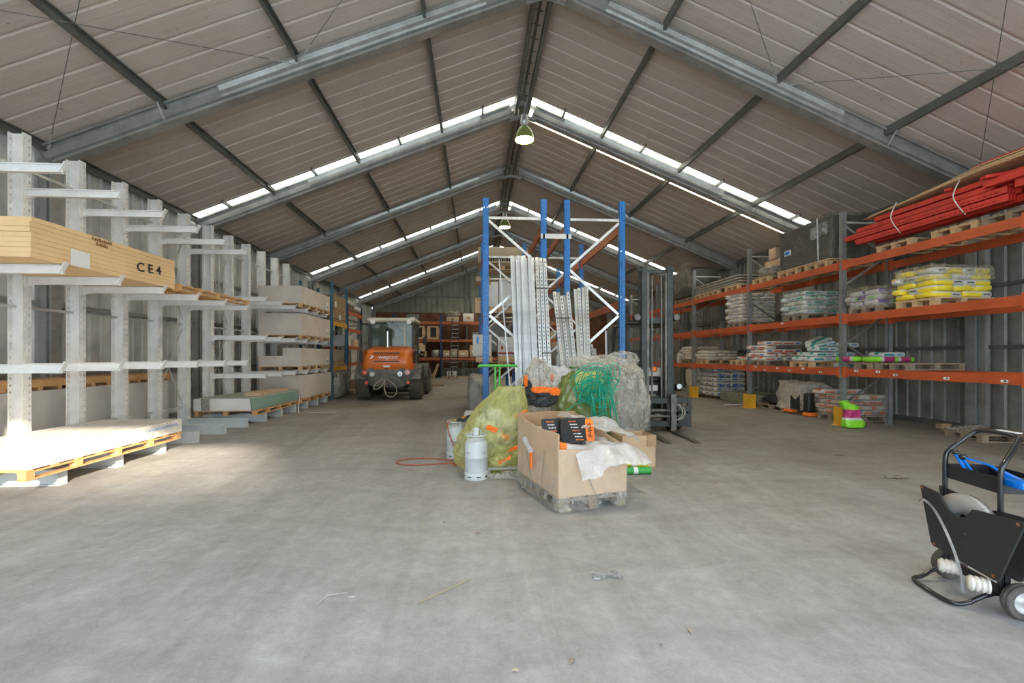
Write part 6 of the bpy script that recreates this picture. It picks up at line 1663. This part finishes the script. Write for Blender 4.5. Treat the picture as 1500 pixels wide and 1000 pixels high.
mb = MB(); mb.rbox((LX, 18.0, 2.94), (1.78, 1.65, .16), .07, 3); mb.build('cab_roof', M['loader_roof'], t)
for s in (-1, 1):
    mb = MB(); mb.cyl((LX + s * .66, 17.12, 2.86), (LX + s * .66, 17.2, 2.86), .09, 16); mb.build('roof_lamp', M['ink_white'], t)
    mb = MB(); mb.tube([(LX + s * .8, 18.6, 2.4), (LX + s * 1.05, 18.7, 2.45), (LX + s * 1.08, 18.7, 2.2)], .015, 6); mb.rbox((LX + s * 1.08, 18.68, 2.2), (.16, .04, .3), .02); mb.build('mirror', M['black'], t)
mb = MB(); mb.cyl((LX - .10, 17.05, 1.9), (LX - .10, 17.05, 2.55), .05, 14); mb.build('exhaust_pipe', M['chrome'], t)
mb = MB(); mb.cyl((LX - .10, 17.05, 2.52), (LX - .10, 17.02, 2.64), .055, 14); mb.build('exhaust_tip', M['black'], t)
mb = MB(); mb.bar((LX - .05, 17.14, 2.90), (LX + .22, 17.15, 2.55), .012, .012); mb.bar((LX + .05, 17.14, 2.90), (LX + .4, 17.15, 2.5), .012, .012); mb.build('wiper', M['black'], t)
mb = MB(); mb.rbox((LX + .1, 18.0, 1.95), (.5, .16, .7), .06); mb.rbox((LX + .1, 18.2, 1.6), (.5, .5, .14), .05); mb.build('seat', M['black'], t)
# open cab door on the left
mb = MB(); mb.bar((x0 - .02, 17.4, 1.1), (x0 - .28, 16.95, 1.1), .03, .04)
for (p, q) in (((x0 - .02, 17.4, 1.05), (x0 - .02, 17.4, 2.8)), ((x0 - .3, 16.9, 1.15), (x0 - .22, 16.95, 2.78)), ((x0 - .02, 17.4, 2.8), (x0 - .22, 16.95, 2.78)), ((x0 - .02, 17.4, 1.7), (x0 - .28, 16.92, 1.7))): mb.bar(p, q, .035, .035)
mb.build('door_frame', M['lift_grey'], t)
mb = MB(); mb.add([(x0 - .02, 17.4, 1.1), (x0 - .29, 16.92, 1.15), (x0 - .22, 16.96, 2.76), (x0 - .02, 17.4, 2.78)], [(0, 1, 2, 3)]); mb.build('door_glass', gl, t)
# front arms and bucket
mb = MB(); mb.bar((LX + .3, 19.2, 1.3), (LX + .3, 20.9, .5), .10, .2); mb.bar((LX - .3, 19.2, 1.3), (LX - .3, 20.9, .5), .10, .2); mb.build('lift_arm', M['loader_orange'], t)
mb = MB(); mb.prism([(20.7, .06), (21.5, .02), (21.55, .06), (20.95, .5), (20.8, 1.0), (20.7, 1.0), (20.6, .4)], 'x', LX - 1.12, LX + 1.12); mb.build('bucket', M['loader_grey'], t)
mb = MB(); mb.tube([(LX + .82, 17.3, 1.9), (LX + 1.02, 17.1, 1.95), (LX + 1.1, 17.05, 1.7)], .012, 6); mb.rbox((LX + .95, 17.15, 1.72), (.16, .08, .12), .03); mb.build('side_lamp', M['black'], t)

# ---------------------------------------------------------------- forklift
FX, FY, FA = 3.84, 9.45, math.radians(-3)
t = thing('forklift', 'dark charcoal forklift with raised mast and forks on the floor', 'forklift', (FX, FY, 0), FA)
def fl(mb, name, mat): return mb.build(name, mat, t, local=True)
# local: -y forward (forks), x across
for s in (-1, 1):
    # outer mast rails (I profiles)
    mb = MB(); x = s * .275
    mb.bx(x - .06, x + .06, -.05, -.03, .10, 3.50); mb.bx(x - .06, x + .06, .06, .08, .10, 3.50); mb.bx(x - .012, x + .012, -.03, .06, .10, 3.50); mb.bx(x + s * .03, x + s * .05, -.06, .09, .1, 3.5)
    fl(mb, 'mast_rail', M['lift_grey'])
    mb = MB(); mb.bx(s * .19 - .02, s * .19 + .02, -.04, .04, .35, 3.36); fl(mb, 'inner_rail', M['lift_metal'])
    mb = MB(); mb.cyl((s * .16, .12, .2), (s * .16, .12, 2.2), .03, 10); mb.cyl((s * .16, .12, 2.2), (s * .16, .12, 3.3), .018, 8); fl(mb, 'lift_cylinder', M['lift_metal'])
    mb = MB(); mb.tube([(s * .36, .06, 2.3), (s * .38, .05, 3.2), (s * .33, .0, 3.48)], .014, 6); fl(mb, 'hydraulic_hose', M['black'])
    # work lamps at mid height
    mb = MB(); mb.cyl((s * .42, -.04, 2.42), (s * .42, .10, 2.42), .075, 18); mb.bar((s * .3, .05, 2.42), (s * .44, .05, 2.42), .03, .03); fl(mb, 'work_lamp', M['black'])
    mb = MB(); mb.cyl((s * .42, -.05, 2.42), (s * .42, -.042, 2.42), .062, 18); fl(mb, 'lamp_lens', M['lift_metal'])
mb = MB(); mb.bx(-.31, .31, -.0, .05, 3.36, 3.44); fl(mb, 'top_crossbar', M['lift_grey'])
mb = MB(); mb.cyl((-.40, 0, 3.42), (-.3, 0, 3.42), .05, 12); mb.cyl((.3, 0, 3.42), (.36, 0, 3.42), .05, 12); fl(mb, 'chain_wheel', M['lift_grey'])
mb = MB(); mb.bx(-.33, .33, .06, .12, 2.30, 2.42); fl(mb, 'mid_crossbar', M['lift_grey'])
mb = MB(); mb.bx(-.30, .30, .06, .10, .62, .74); fl(mb, 'low_crossbar', M['lift_grey'])
mb = MB(); 
for s in (-1, 1): mb.bx(s * .10 - .012, s * .10 + .012, -.02, 0, .7, 3.3)
fl(mb, 'lift_chain', M['lift_metal'])
# carriage with side shift and fork positioner
for z in (.18, .66):
    mb = MB(); mb.bx(-.64, .66, -.16, -.10, z - .055, z + .055); fl(mb, 'carriage_bar', M['lift_grey'])
mb = MB()
for x in (-.62, -.2, .2, .64): mb.bx(x - .035, x + .035, -.17, -.08, .12, .72)
fl(mb, 'carriage_plate', M['lift_grey'])
for z in (.34, .46):
    mb = MB(); mb.cyl((-.60, -.20, z), (.60, -.20, z), .020, 12); mb.cyl((-.30, -.20, z), (.1, -.20, z), .036, 12); fl(mb, 'shift_cylinder', M['lift_metal'])
mb = MB(); mb.cyl((-.55, -.22, .78), (-.1, -.22, .78), .03, 12); mb.bx(-.6, -.5, -.26, -.14, .6, .84); fl(mb, 'clamp_cylinder', M['lift_metal'])
mb = MB(); mb.bx(.36, .66, -.24, -.16, .44, .56); mb.bx(.38, .62, -.23, -.16, .20, .40); fl(mb, 'valve_block', M['lift_grey'])
for k in range(4):
    mb = MB(); s = -1 if k % 2 else 1; x = s * (.34 + .05 * (k // 2))
    mb.tube(smooth_path([(x, -.2, .60), (x + s * .12, -.26, .5), (x + s * .10, -.26, .32), (x - .02, -.22, .26)]), .011, 6); fl(mb, 'hydraulic_hose', simple('pale hose', (.45, .42, .36), .5))
for s, xs in ((-1, -.27), (1, .27)):
    mb = MB(); mb.bx(xs - .055, xs + .055, -.27, -.21, .03, .80)
    mb.prism([(-.27, .0), (-1.42, .005), (-1.42, .015), (-1.2, .035), (-.27, .055)], 'x', xs - .055, xs + .055)
    mb.bx(xs - .06, xs + .06, -.28, -.16, .60, .72); fl(mb, 'fork', M['lift_metal'])
# body
for s in (-1, 1):
    mb = MB(); R = Matrix.Translation((s * .48, .35, .33)) @ Matrix.Rotation(PI / 2, 4, 'Y')
    mb.lathe([(.17, -.13), (.30, -.13), (.33, -.10), (.33, .10), (.30, .13), (.17, .13)], (0, 0, 0), 28, True, R)
    for i in range(20):
        m_ = R @ Matrix.Rotation(2 * PI * i / 20, 4, 'Z') @ Matrix.Translation((.325, 0, 0)); mb.box((0, 0, 0), (.03, .04, .24), 0, m_)
    fl(mb, 'tyre', M['rubber'])
    mb = MB(); mb.lathe([(0, -.10), (.16, -.12), (.17, .12), (0, .10)], (0, 0, 0), 20, True, R); fl(mb, 'wheel_rim', M['lift_metal'])
    mb = MB(); R2 = Matrix.Translation((s * .45, 1.95, .27)) @ Matrix.Rotation(PI / 2, 4, 'Y'); mb.lathe([(0, -.1), (.27, -.1), (.27, .1), (0, .1)], (0, 0, 0), 24, True, R2); fl(mb, 'rear_tyre', M['rubber'])
    mb = MB(); mb.bar((s * .50, .30, .7), (s * .46, .55, 2.28), .06, .05, (0, 1, 0)); mb.bar((s * .46, .55, 2.28), (s * .46, 1.7, 2.30), .05, .05); mb.bar((s * .46, 1.7, 2.30), (s * .50, 1.95, 1.0), .06, .05, (0, 1, 0)); fl(mb, 'cab_pillar', M['lift_grey'])
    mb = MB(); mb.rbox((s * .54, .18, .92), (.14, .10, .16), .03); fl(mb, 'headlamp_box', M['black'])
    mb = MB(); mb.cyl((s * .54, .12, .94), (s * .54, .128, .94), .055, 16); fl(mb, 'headlamp_lens', M['galv_light'])
    mb = MB(); mb.rbox((s * .5, .42, .70), (.26, .62, .06), .02); fl(mb, 'mudguard', M['lift_grey'])
mb = MB(); mb.rbox((0, 1.15, .62), (.96, 1.5, .62), .06); fl(mb, 'chassis', M['lift_grey'])
mb = MB(); mb.rbox((0, 1.95, .72), (1.04, .55, .95), .12, 4); fl(mb, 'counterweight', M['lift_grey'])
mb = MB(); mb.bx(-.46, .46, .28, .36, .55, 1.05); mb.rbox((0, .34, 1.08), (.9, .18, .10), .03); fl(mb, 'dashboard', M['black'])
mb = MB(); mb.bx(-.18, .10, .20, .21, .84, .96); fl(mb, 'front_plate', M['card_white'])
mb = MB(); mb.rbox((0, 1.35, 1.15), (.48, .5, .14), .05); mb.rbox((0, 1.62, 1.45), (.46, .14, .6), .05); fl(mb, 'seat', M['black'])
mb = MB(); mb.tube([(.17 * math.cos(a), .78 + .08 * math.sin(a), 1.40 + .15 * math.sin(a)) for a in [2 * PI * k / 20 for k in range(20)]], .014, 6, True); mb.cyl((0, .78, 1.4), (0, .55, 1.05), .02, 8); fl(mb, 'steering_wheel', M['black'])
mb = MB(); mb.rbox((0, 1.12, 2.33), (1.0, 1.25, .06), .03); 
for k in range(6): mb.bx(-.46, .46, .6 + .2 * k, .64 + .2 * k, 2.36, 2.39)
fl(mb, 'cab_roof', M['lift_grey'])
mb = MB(); mb.add([(-.47, .34, 1.08), (.47, .34, 1.08), (.44, .54, 2.26), (-.44, .54, 2.26)], [(0, 1, 2, 3)]); fl(mb, 'windscreen', film('forklift glass', (.2, .22, .22), .30, .05, 2, 0, 0, .05))
mb = MB(); mb.bx(-.22, .28, .22, .30, 1.16, 1.34); fl(mb, 'document_tray', M['card_white'])
mb = MB(); mb.blob((.0, .17, 1.31), (.14, .08, .12), 2.4, .1, 3, 2, 14, 10, False); fl(mb, 'orange_cloth', M['ink_orange'])
mb = MB(); mb.cyl((-.34, 1.8, 1.35), (.34, 1.8, 1.35), .17, 20); fl(mb, 'gas_tank', M['galv_dark'])

# ---------------------------------------------------------------- racks and goods along the end wall
t = thing('pallet_rack', 'orange and blue racking along the far brick wall', 'rack', (.4, 34.4, 0))
XB = [-6.0, -2.55, 1.05, 4.65, 8.25]
for x in XB:
    for y in (33.7, 34.8):
        mb = MB(); mb.bx(x - .06, x + .06, y - .05, y + .05, 0, 4.7); mb.build('upright', M['blue_dark'], t)
    mb = MB(); 
    for k in range(4): mb.bar((x, 33.7, .4 + k), (x, 34.8, 1.4 + k), .03, .04)
    mb.build('brace', M['galv_dark'], t)
for i in range(4):
    for z in (1.37, 2.72, 4.02):
        for y in (33.68, 34.82):
            mb = MB(); mb.bx(XB[i] + .06, XB[i + 1] - .06, y - .03, y + .03, z - .09, z + .09); mb.build('beam', M['orange_worn'], t)
    for z in (1.46, 2.81, 4.11):
        mb = MB()
        for k in range(9): 
            x = XB[i] + .3 + k * .37; mb.bx(x, x + .12, 33.65, 34.85, z, z + .02)
        mb.build('shelf_boards', M['old_wood'], t)
def stove(x, z, lab):
    t = thing('crated_stove', lab, 'crate', (x, 34.1, z))
    w, h = .92, .95; mb = MB()
    mb.bx(x - w / 2, x - w / 2 + .08, 33.75, 34.5, z, z + h); mb.bx(x + w / 2 - .08, x + w / 2, 33.75, 34.5, z, z + h); mb.bx(x - w / 2, x + w / 2, 33.75, 34.5, z + h - .1, z + h); mb.bx(x - w / 2, x + w / 2, 33.75, 34.5, z, z + .12)
    mb.bx(x - w / 2 + .08, x - .22, 33.78, 33.82, z + .12, z + h - .1); mb.bx(x + .22, x + w / 2 - .08, 33.78, 33.82, z + .12, z + h - .1)
    mb.build('crate', M['card'], t)
    mb = MB(); mb.bx(x - .24, x + .24, 33.85, 34.4, z + .18, z + h - .16); mb.build('dark_window', M['black'], t)
stove(-4.15, 2.84, 'left crated stove with dark window on the far rack'); stove(-3.12, 2.84, 'right crated stove with dark window on the far rack')
GL = [(-4.2, 1.5, .95, 1.05, 'card', 'tall brown carton on the lower level of the far rack'), (-3.9, 1.5, .5, .45, 'chip_pale', 'small yellowish carton in front on the far rack'), (-2.1, 1.5, .6, .5, 'card', 'brown carton right of the far blue upright'), (-1.6, 1.5, .4, .6, 'chip_pale', 'pale carton by the ladder, lower level'), (-.95, 1.5, .8, .5, 'card', 'wide brown carton right of the ladder'), (-.2, 1.5, .5, .9, 'card', 'tall carton at the edge of the middle row'),
      (.5, 2.84, .5, .7, 'card_white', 'white carton far right on the middle level'), (-1.7, 4.13, .9, .35, 'chip_pale', 'flat pale load on the far top level, left'), (-.55, 4.13, .8, .6, 'card_white', 'white load on the far top level'), (-4.6, 4.13, .9, .5, 'galv_dark', 'grey load on the far top level behind the loader'), (-.05, 2.84, .5, .5, 'galv_dark', 'grey drum-like load on the middle level'), (2.2, 1.5, .9, .8, 'card', 'brown carton in the third bay of the far rack'), (3.6, 2.84, .9, .8, 'card', 'upper carton in the third bay of the far rack'), (3.0, 4.13, 1.2, .6, 'card_white', 'white top load in the third bay of the far rack'), (5.8, 1.5, 1.0, .9, 'card', 'carton in the fourth bay of the far rack'), (6.2, 2.84, 1.2, .7, 'chip_pale', 'pale load in the fourth bay of the far rack')]
for (x, z, w, h, mt, lab) in GL:
    t = thing('carton', lab, 'box', (x, 34.0, z))
    mb = MB(); mb.rbox((x, 34.05, z + h / 2), (w, .7, h), .02, 2); mb.build('body', M[mt], t)
    mb = MB(); mb.bx(x - w * .18, x + w * .18, 33.685, 33.695, z + h * .3, z + h * .6); mb.build('paper_label', M['paper'] if h > .45 and mt != 'card_white' else M['card_in'], t)
mb = MB(); mb.blob((-1.7, 34.0, 4.68), (1.1, .8, .5), 2.6, .16, 3, 5, 26, 14, crease=.1); tag(mb.build('white_bundle', M['film_dusty']), 'pale heaped bundle on the far top level', 'bundle')
mb = MB(); mb.lathe([(0, 0), (.3, 0), (.3, .5), (.2, .55), (0, .55)], (-2.95, 33.95, 1.5), 18); tag(mb.build('coil', M['galv']), 'grey coil on the lower level left of the far upright', 'coil')
for i, (x0, x1) in enumerate(((-2.4, -.95), (-.85, .4))):
    t = thing('gate_frame', ('left', 'right')[i] + ' dark gate frame standing on the floor below the far rack', 'frame', ((x0 + x1) / 2, 33.5, 0))
    mb = MB()
    for x in (x0, (x0 + x1) / 2, x1): mb.bx(x - .025, x + .025, 33.48, 33.52, .08, 1.2)
    for z in (.12, .65, 1.18): mb.bx(x0, x1, 33.48, 33.52, z - .025, z + .025)
    mb.build('frame', M['galv_dark'], t)
    mb = MB(); mb.bx(x0, x1, 33.495, 33.505, .1, .65); mb.build('panel', M['lift_grey'], t)
tag(MB().bx(-2.5, -.2, 33.3, 33.9, 0, .08).build('low_pallet', M['pine']), 'flat pallet on the floor under the gate frames', 'pallet')
for i, x in enumerate((-1.95, -1.55)):
    mb = MB(); mb.rbox((x, 33.35, .3), (.3, .2, .42), .06); tag(mb.build('canister', M['card_white']), ('left', 'right')[i] + ' white canister at the foot of the ladder', 'canister')
t = thing('ladder', 'dark ladder leaning against the far orange racking', 'ladder', (-1.6, 32.5, 0))
for dx in (-.24, .24):
    mb = MB(); mb.bar((-1.62 + dx * 1.25, 32.4, 0), (-1.45 + dx, 33.55, 4.35), .05, .09); mb.build('side_rail', M['lift_grey'], t)
for k in range(14):
    f_ = (k + .7) / 14.4; mb = MB(); c_ = Vector((-1.62 + .17 * f_, 32.4 + 1.15 * f_, 4.35 * f_)); w = .3 - .06 * f_
    mb.bx(c_.x - w, c_.x + w, c_.y - .02, c_.y + .02, c_.z - .02, c_.z + .02); mb.build('rung', M['galv'], t)
mb = MB(); mb.bar((-3.1, 33.3, 0), (-2.75, 33.55, 1.0), .3, .04); tag(mb.build('leaning_board', M['card']), 'torn brown board leaning by the far blue upright', 'board')
tag(MB().bx(-3.6, -3.1, 33.2, 33.8, 0, .3).build('crate', M['old_wood']), 'low wooden crate behind the loader', 'crate')
tag(MB().bx(-2.4, -1.7, 24.0, 24.8, 0, .12).build('flat_timber', M['old_wood']), 'low timber pile on the floor beyond the loader', 'timber')

# ---------------------------------------------------------------- strapping cart, near right
O = Vector((3.355, 2.81, 0)); U = Vector((-.18, -.984, 0)).normalized(); Vv = Vector((-.984, .18, 0)).normalized()
CA = math.atan2(U.y, U.x)
# local x = U (left wheel -> right wheel), local y = U rotated +90 deg ; Vv = -y
t = thing('strapping_cart', 'black strapping cart with a reel behind its panel, near right', 'cart', (O.x, O.y, 0), CA)
def L(u, v, z): return Vector((u, -v, z))          # v towards the camera's left
def cb(mb, n, m_, par=None): return mb.build(n, m_, par or t, local=True)
BKM = simple('glossy black tube', (.018, .018, .02), .25, .2, .1, 9, coat=.4)
s_ = lambda P: smooth_path(P, 3)
mb = MB(); mb.tube(s_([L(-.19, .0, .12), L(-.19, .10, .10), L(-.185, .16, .07), L(-.18, .22, .028), L(-.172, .30, .018), L(0, .31, .018), L(.172, .30, .018), L(.18, .22, .028), L(.185, .16, .07), L(.19, .10, .10), L(.19, 0, .12)]), .014, 10); cb(mb, 'ground_frame', BKM)
mb = MB(); P = [L(-.205, .05, .10), L(-.205, .05, .70), L(-.205, .05, .88), L(-.205, .03, .93), L(-.19, -.11, 1.055), L(-.16, -.14, 1.08), L(0, -.15, 1.085), L(.09, -.145, 1.08), L(.13, -.12, 1.055), L(.205, .03, .93), L(.205, .05, .88), L(.205, .05, .70), L(.205, .05, .10)]
mb.tube(smooth_path(P, 2), .0155, 12); cb(mb, 'handle_frame', BKM)
mb = MB(); mb.bx(-.04, .10, .132, .170, 1.094, 1.098); cb(mb, 'handle_sticker', M['ink_white']).location = (0, 0, .006)
# tray with tools
mb = MB(); z0_, z1_ = .735, .835
for b_ in ((-.19, .19, -.045, -.040, z0_, z1_), (-.19, .19, .22, .225, z0_, z1_), (-.19, -.185, -.045, .225, z0_, z1_), (.185, .19, -.045, .225, z0_, z1_), (-.19, .19, -.045, .225, z0_, z0_ + .004)): mb.bx(*b_)
cb(mb, 'tool_tray', M['black_steel'])
# panels with a hollow in the top edge
def panel(v, mirror=1, lean=0):
    pts = [(-.245, .665), (-.16, .657), (-.085, .648), (-.06, .60), (-.02, .555), (.05, .535), (.12, .545), (.165, .60), (.185, .635), (.41, .665), (.415, .65), (.30, .24), (.27, .225), (-.14, .265), (-.16, .285)]
    return pts
pp = [(-.25, .655), (-.243, .665), (-.10, .652), (-.085, .645), (-.055, .592), (-.01, .553), (.05, .535), (.105, .548), (.15, .60), (.165, .622), (.19, .628), (.485, .655), (.495, .645), (.345, .262), (.33, .248), (.31, .245), (-.135, .268), (-.155, .285)]
mb = MB(); mb.prism(pp, 'y', -.18, -.168); cb(mb, 'front_panel', simple('matt black board', (.025, .025, .025), .55, 0, .15, 30))
mb = MB(); mb.prism(pp, 'y', -.058, -.046); cb(mb, 'rear_panel', simple('matt black board', (.025, .025, .025), .55, 0, .15, 30))
for (u, z) in ((-.232, .65), (-.125, .285), (.31, .27), (.46, .635), (.12, .45)):
    mb = MB(); mb.cyl(L(u, .18, z), L(u, .184, z), .010 if u != .12 else .004, 12); cb(mb, 'screw', simple('rusty screw', (.30, .13, .06), .5, .4))
# reel of grey strap
mb = MB(); R = Matrix.Translation(L(.04, .11, .455)) @ Matrix.Rotation(PI / 2, 4, 'X')
mb.lathe([(.10, -.028), (.225, -.028), (.225, .028), (.10, .028), (.10, -.028)], (0, 0, 0), 48, True, R)
m_, nt, b = newmat('wound grey strap'); v = coords(nt); sp = N(nt, 'ShaderNodeSeparateXYZ'); nt.links.new(v, sp.inputs[0])
cx_ = N(nt, 'ShaderNodeVectorMath', operation='DISTANCE'); nt.links.new(v, cx_.inputs[0]); cx_.inputs[1].default_value = L(.04, .11, .455)
wv = N(nt, 'ShaderNodeTexNoise', Scale=1, Detail=2); wv.noise_dimensions = '1D'; ml = N(nt, 'ShaderNodeMath', operation='MULTIPLY'); ml.inputs[1].default_value = 400
nt.links.new(cx_.outputs['Value'], ml.inputs[0]); nt.links.new(ml.outputs[0], wv.inputs['W'])
nt.links.new(ramp(nt, wv.outputs['Fac'], [(.3, (.22, .21, .20)), (.7, (.48, .45, .42))]), b.inputs['Base Color']); b.inputs['Roughness'].default_value = .4
cb(mb, 'strap_reel', m_)
# loose strap arching over the panel
mb = MB(); P = smooth_path([L(-.20, .19, .40), L(-.225, .21, .47), L(-.215, .225, .55), L(-.15, .235, .595), L(-.06, .235, .56), L(.02, .23, .46), L(.09, .22, .32), L(.135, .215, .20), L(.145, .215, .08)], 3)
for i in range(len(P) - 1):
    d = (P[i + 1] - P[i]); mb.bar(P[i] - d * .1, P[i + 1] + d * .1, .018, .0025, (0, 1, 0.001)) if False else None
W_ = Vector((0, -1, 0)); vs = []; fs = []
for i, p in enumerate(P):
    d = (P[min(i + 1, len(P) - 1)] - P[max(i - 1, 0)]).normalized(); n_ = d.cross(W_).normalized()
    sd = (W_ * .5 + n_ * .85).normalized() * .008
    vs += [p - sd, p + sd]
for i in range(len(P) - 1): fs.append((2 * i, 2 * i + 1, 2 * i + 3, 2 * i + 2))
mb.add(vs, fs, True); cb(mb, 'loose_steel_strap', simple('bright strap', (.6, .62, .68), .22, .9, .1, 20))
# white ribbed rollers
for k, u in enumerate((-.02, .20)):
    mb = MB(); prof = [(0, -.05), (.028, -.05), (.034, -.045)]
    for j in range(4): z = -.045 + .025 * j; prof += [(.046, z), (.048, z + .012), (.040, z + .016), (.040, z + .021)]
    prof += [(.036, .055), (0, .055)]
    R = Matrix.Translation(L(u, .165, .175 if k == 0 else .165)) @ Matrix.Rotation(PI / 2, 4, 'X') @ Matrix.Rotation(-.5, 4, 'Y')
    mb.lathe(prof, (0, 0, 0), 24, True, R); cb(mb, 'roller', simple('ivory roller', (.66, .60, .52), .4, 0, .06, 9))
    mb = MB(); mb.lathe([(0, -.054), (.014, -.054), (.014, -.048), (0, -.048)], (0, 0, 0), 14, True, R); cb(mb, 'roller_bore', M['black'])
mb = MB(); mb.bar(L(-.20, .06, .15), L(.22, .06, .14), .03, .05); mb.cyl(L(-.25, 0, .105), L(.28, 0, .105), .010, 10); mb.bar(L(.2, .02, .06), L(.2, .02, .24), .04, .03); mb.bar(L(-.2, .02, .06), L(-.2, .02, .24), .04, .03); cb(mb, 'axle_frame', M['black_steel'])
for k, u in enumerate((-.235, .285)):
    R = Matrix.Translation(L(u, 0, .11)) @ Matrix.Rotation(PI / 2, 4, 'Y')
    mb = MB(); mb.lathe([(.066, -.026), (.088, -.030), (.102, -.026), (.106, -.018), (.102, -.014), (.110, -.008), (.110, .008), (.102, .014), (.106, .018), (.102, .026), (.088, .030), (.066, .026), (.066, -.026)], (0, 0, 0), 40, True, R); cb(mb, 'tyre', M['rubber_dusty'])
    mb = MB(); mb.lathe([(0, -.016), (.02, -.018), (.05, -.008), (.068, -.024), (.068, .024), (.05, .008), (.02, .018), (0, .018)], (0, 0, 0), 32, True, R); cb(mb, 'rim', M['galv_light'])
    mb = MB(); mb.lathe([(0, -.03), (.018, -.03), (.018, .04), (.012, .046), (0, .046)], (0, 0, 0), 18, True, R); cb(mb, 'hub_cap', M['chrome'])
# blue tensioner and sealer handles lying in the tray
tt = thing('strap_tensioner', 'blue strap tensioner with black knob lying in the cart tray', 'tool', (O.x, O.y, 0), CA)
mb = MB(); mb.bar(L(-.055, .035, .905), L(.07, -.01, .885), .014, .010); mb.bar(L(.07, -.01, .885), L(.12, -.03, .85), .016, .012); mb.bar(L(.12, -.03, .85), L(.26, -.07, .80), .03, .03)
mb.rbox(L(.235, -.02, .81), (.14, .07, .05), .012); mb.build('body', M['blue_tool'], tt, local=True)
mb = MB(); mb.blob(L(-.075, .04, .91), (.045, .045, .045), 2, 0, 1, 0, 20, 14, False); mb.build('knob', BKM, tt, local=True)
tt = thing('strap_sealer', 'blue sealer arm with black knob beside the tensioner', 'tool', (O.x, O.y, 0), CA)
mb = MB(); mb.bar(L(-.155, .02, .905), L(-.06, .03, .815), .016, .012); mb.bar(L(-.14, .0, .90), L(-.04, .0, .80), .014, .012); mb.build('arm', M['blue_tool'], tt, local=True)
mb = MB(); mb.blob(L(-.165, .015, .92), (.038, .038, .038), 2, 0, 1, 0, 20, 14, False); mb.build('knob', BKM, tt, local=True)

# ---------------------------------------------------------------- litter on the floor
mb = MB()
def scrap(cx, cy, w, d, seed, h=.03):
    def f(u, v):
        q = Vector((u * 3, v * 3, seed)); a = noise.noise(q * 2)
        return Vector((cx + (u - .5) * w * (1 + .5 * noise.noise(Vector((v * 3, seed, 0)))), cy + (v - .5) * d * (1 + .6 * noise.noise(Vector((u * 3, seed, 5)))), .004 + h * abs(a) + .3 * h * abs(noise.noise(q * 6))))
    return f
mb.surf(scrap(.95, 3.25, .22, .10, 3), 26, 12); tag(mb.build('plastic_scrap', film('grey film scrap', (.55, .56, .57), .75, .2, 18, .1, .5, .1)), 'crumpled grey plastic scrap on the near floor', 'litter')
mb = MB(); mb.surf(scrap(5.5, 5.6, .25, .14, 7, .04), 20, 10); tag(mb.build('paper_scrap', film('dull film scrap', (.34, .32, .28), .85, .3, 12, .1, .5, .1)), 'small crumpled scrap on the right floor', 'litter')
mb = MB(); mb.surf(scrap(5.8, 6.9, .2, .1, 9, .03), 16, 8); tag(mb.build('paper_scrap', M['film_dusty']), 'pale torn scrap on the floor towards the racking', 'litter')
mb = MB(); mb.bar((-.37, 2.97, .006), (-.04, 3.26, .008), .008, .006); tag(mb.build('wood_splinter', M['chip_pale']), 'long pale splinter on the near floor', 'litter')
mb = MB(); mb.tube([(-1.02, 3.0, .004), (-.98, 3.1, .012), (-.86, 3.13, .01), (-.84, 3.08, .004), (-.80, 3.09, .004)], .004, 5); tag(mb.build('wire_scrap', M['galv_light']), 'bent bit of wire on the near floor', 'litter')
mb = MB(); mb.bx(-4.7, -3.9, 13.1, 13.16, 0, .02); tag(mb.build('wood_lath', M['chip_pale']), 'thin wooden lath on the floor by the green boards', 'litter')
rl = random.Random(12)
spots_ = [(1.24, 2.56), (1.02, 2.45), (.2, 2.3), (.5, 2.35), (-.9, 2.2), (-.3, 4.4), (-.5, 4.3), (.02, 4.1), (5.0, 4.0), (3.0, 5.5), (2.4, 3.8), (-2.2, 6.0), (-3.0, 7.0), (4.0, 6.5)]
for i, (x, y) in enumerate(spots_):
    mb = MB(); a = rl.uniform(0, 3); s0 = rl.uniform(.012, .028)
    mb.surf(lambda u, v: Vector((x + (u - .5) * s0 * 2.2 * math.cos(a) - (v - .5) * s0 * math.sin(a) * math.sin(PI * u), y + (u - .5) * s0 * 2.2 * math.sin(a) + (v - .5) * s0 * math.cos(a) * math.sin(PI * u), .003 + .012 * u * (1 - u) * 2 + .004 * v)), 7, 5)
    tag(mb.build('dry_leaf', M['old_wood'] if i % 2 else M['chip_pale']), 'tiny dry leaf or wood chip on the concrete floor', 'litter', group='tiny dry leaves and chips on the floor')
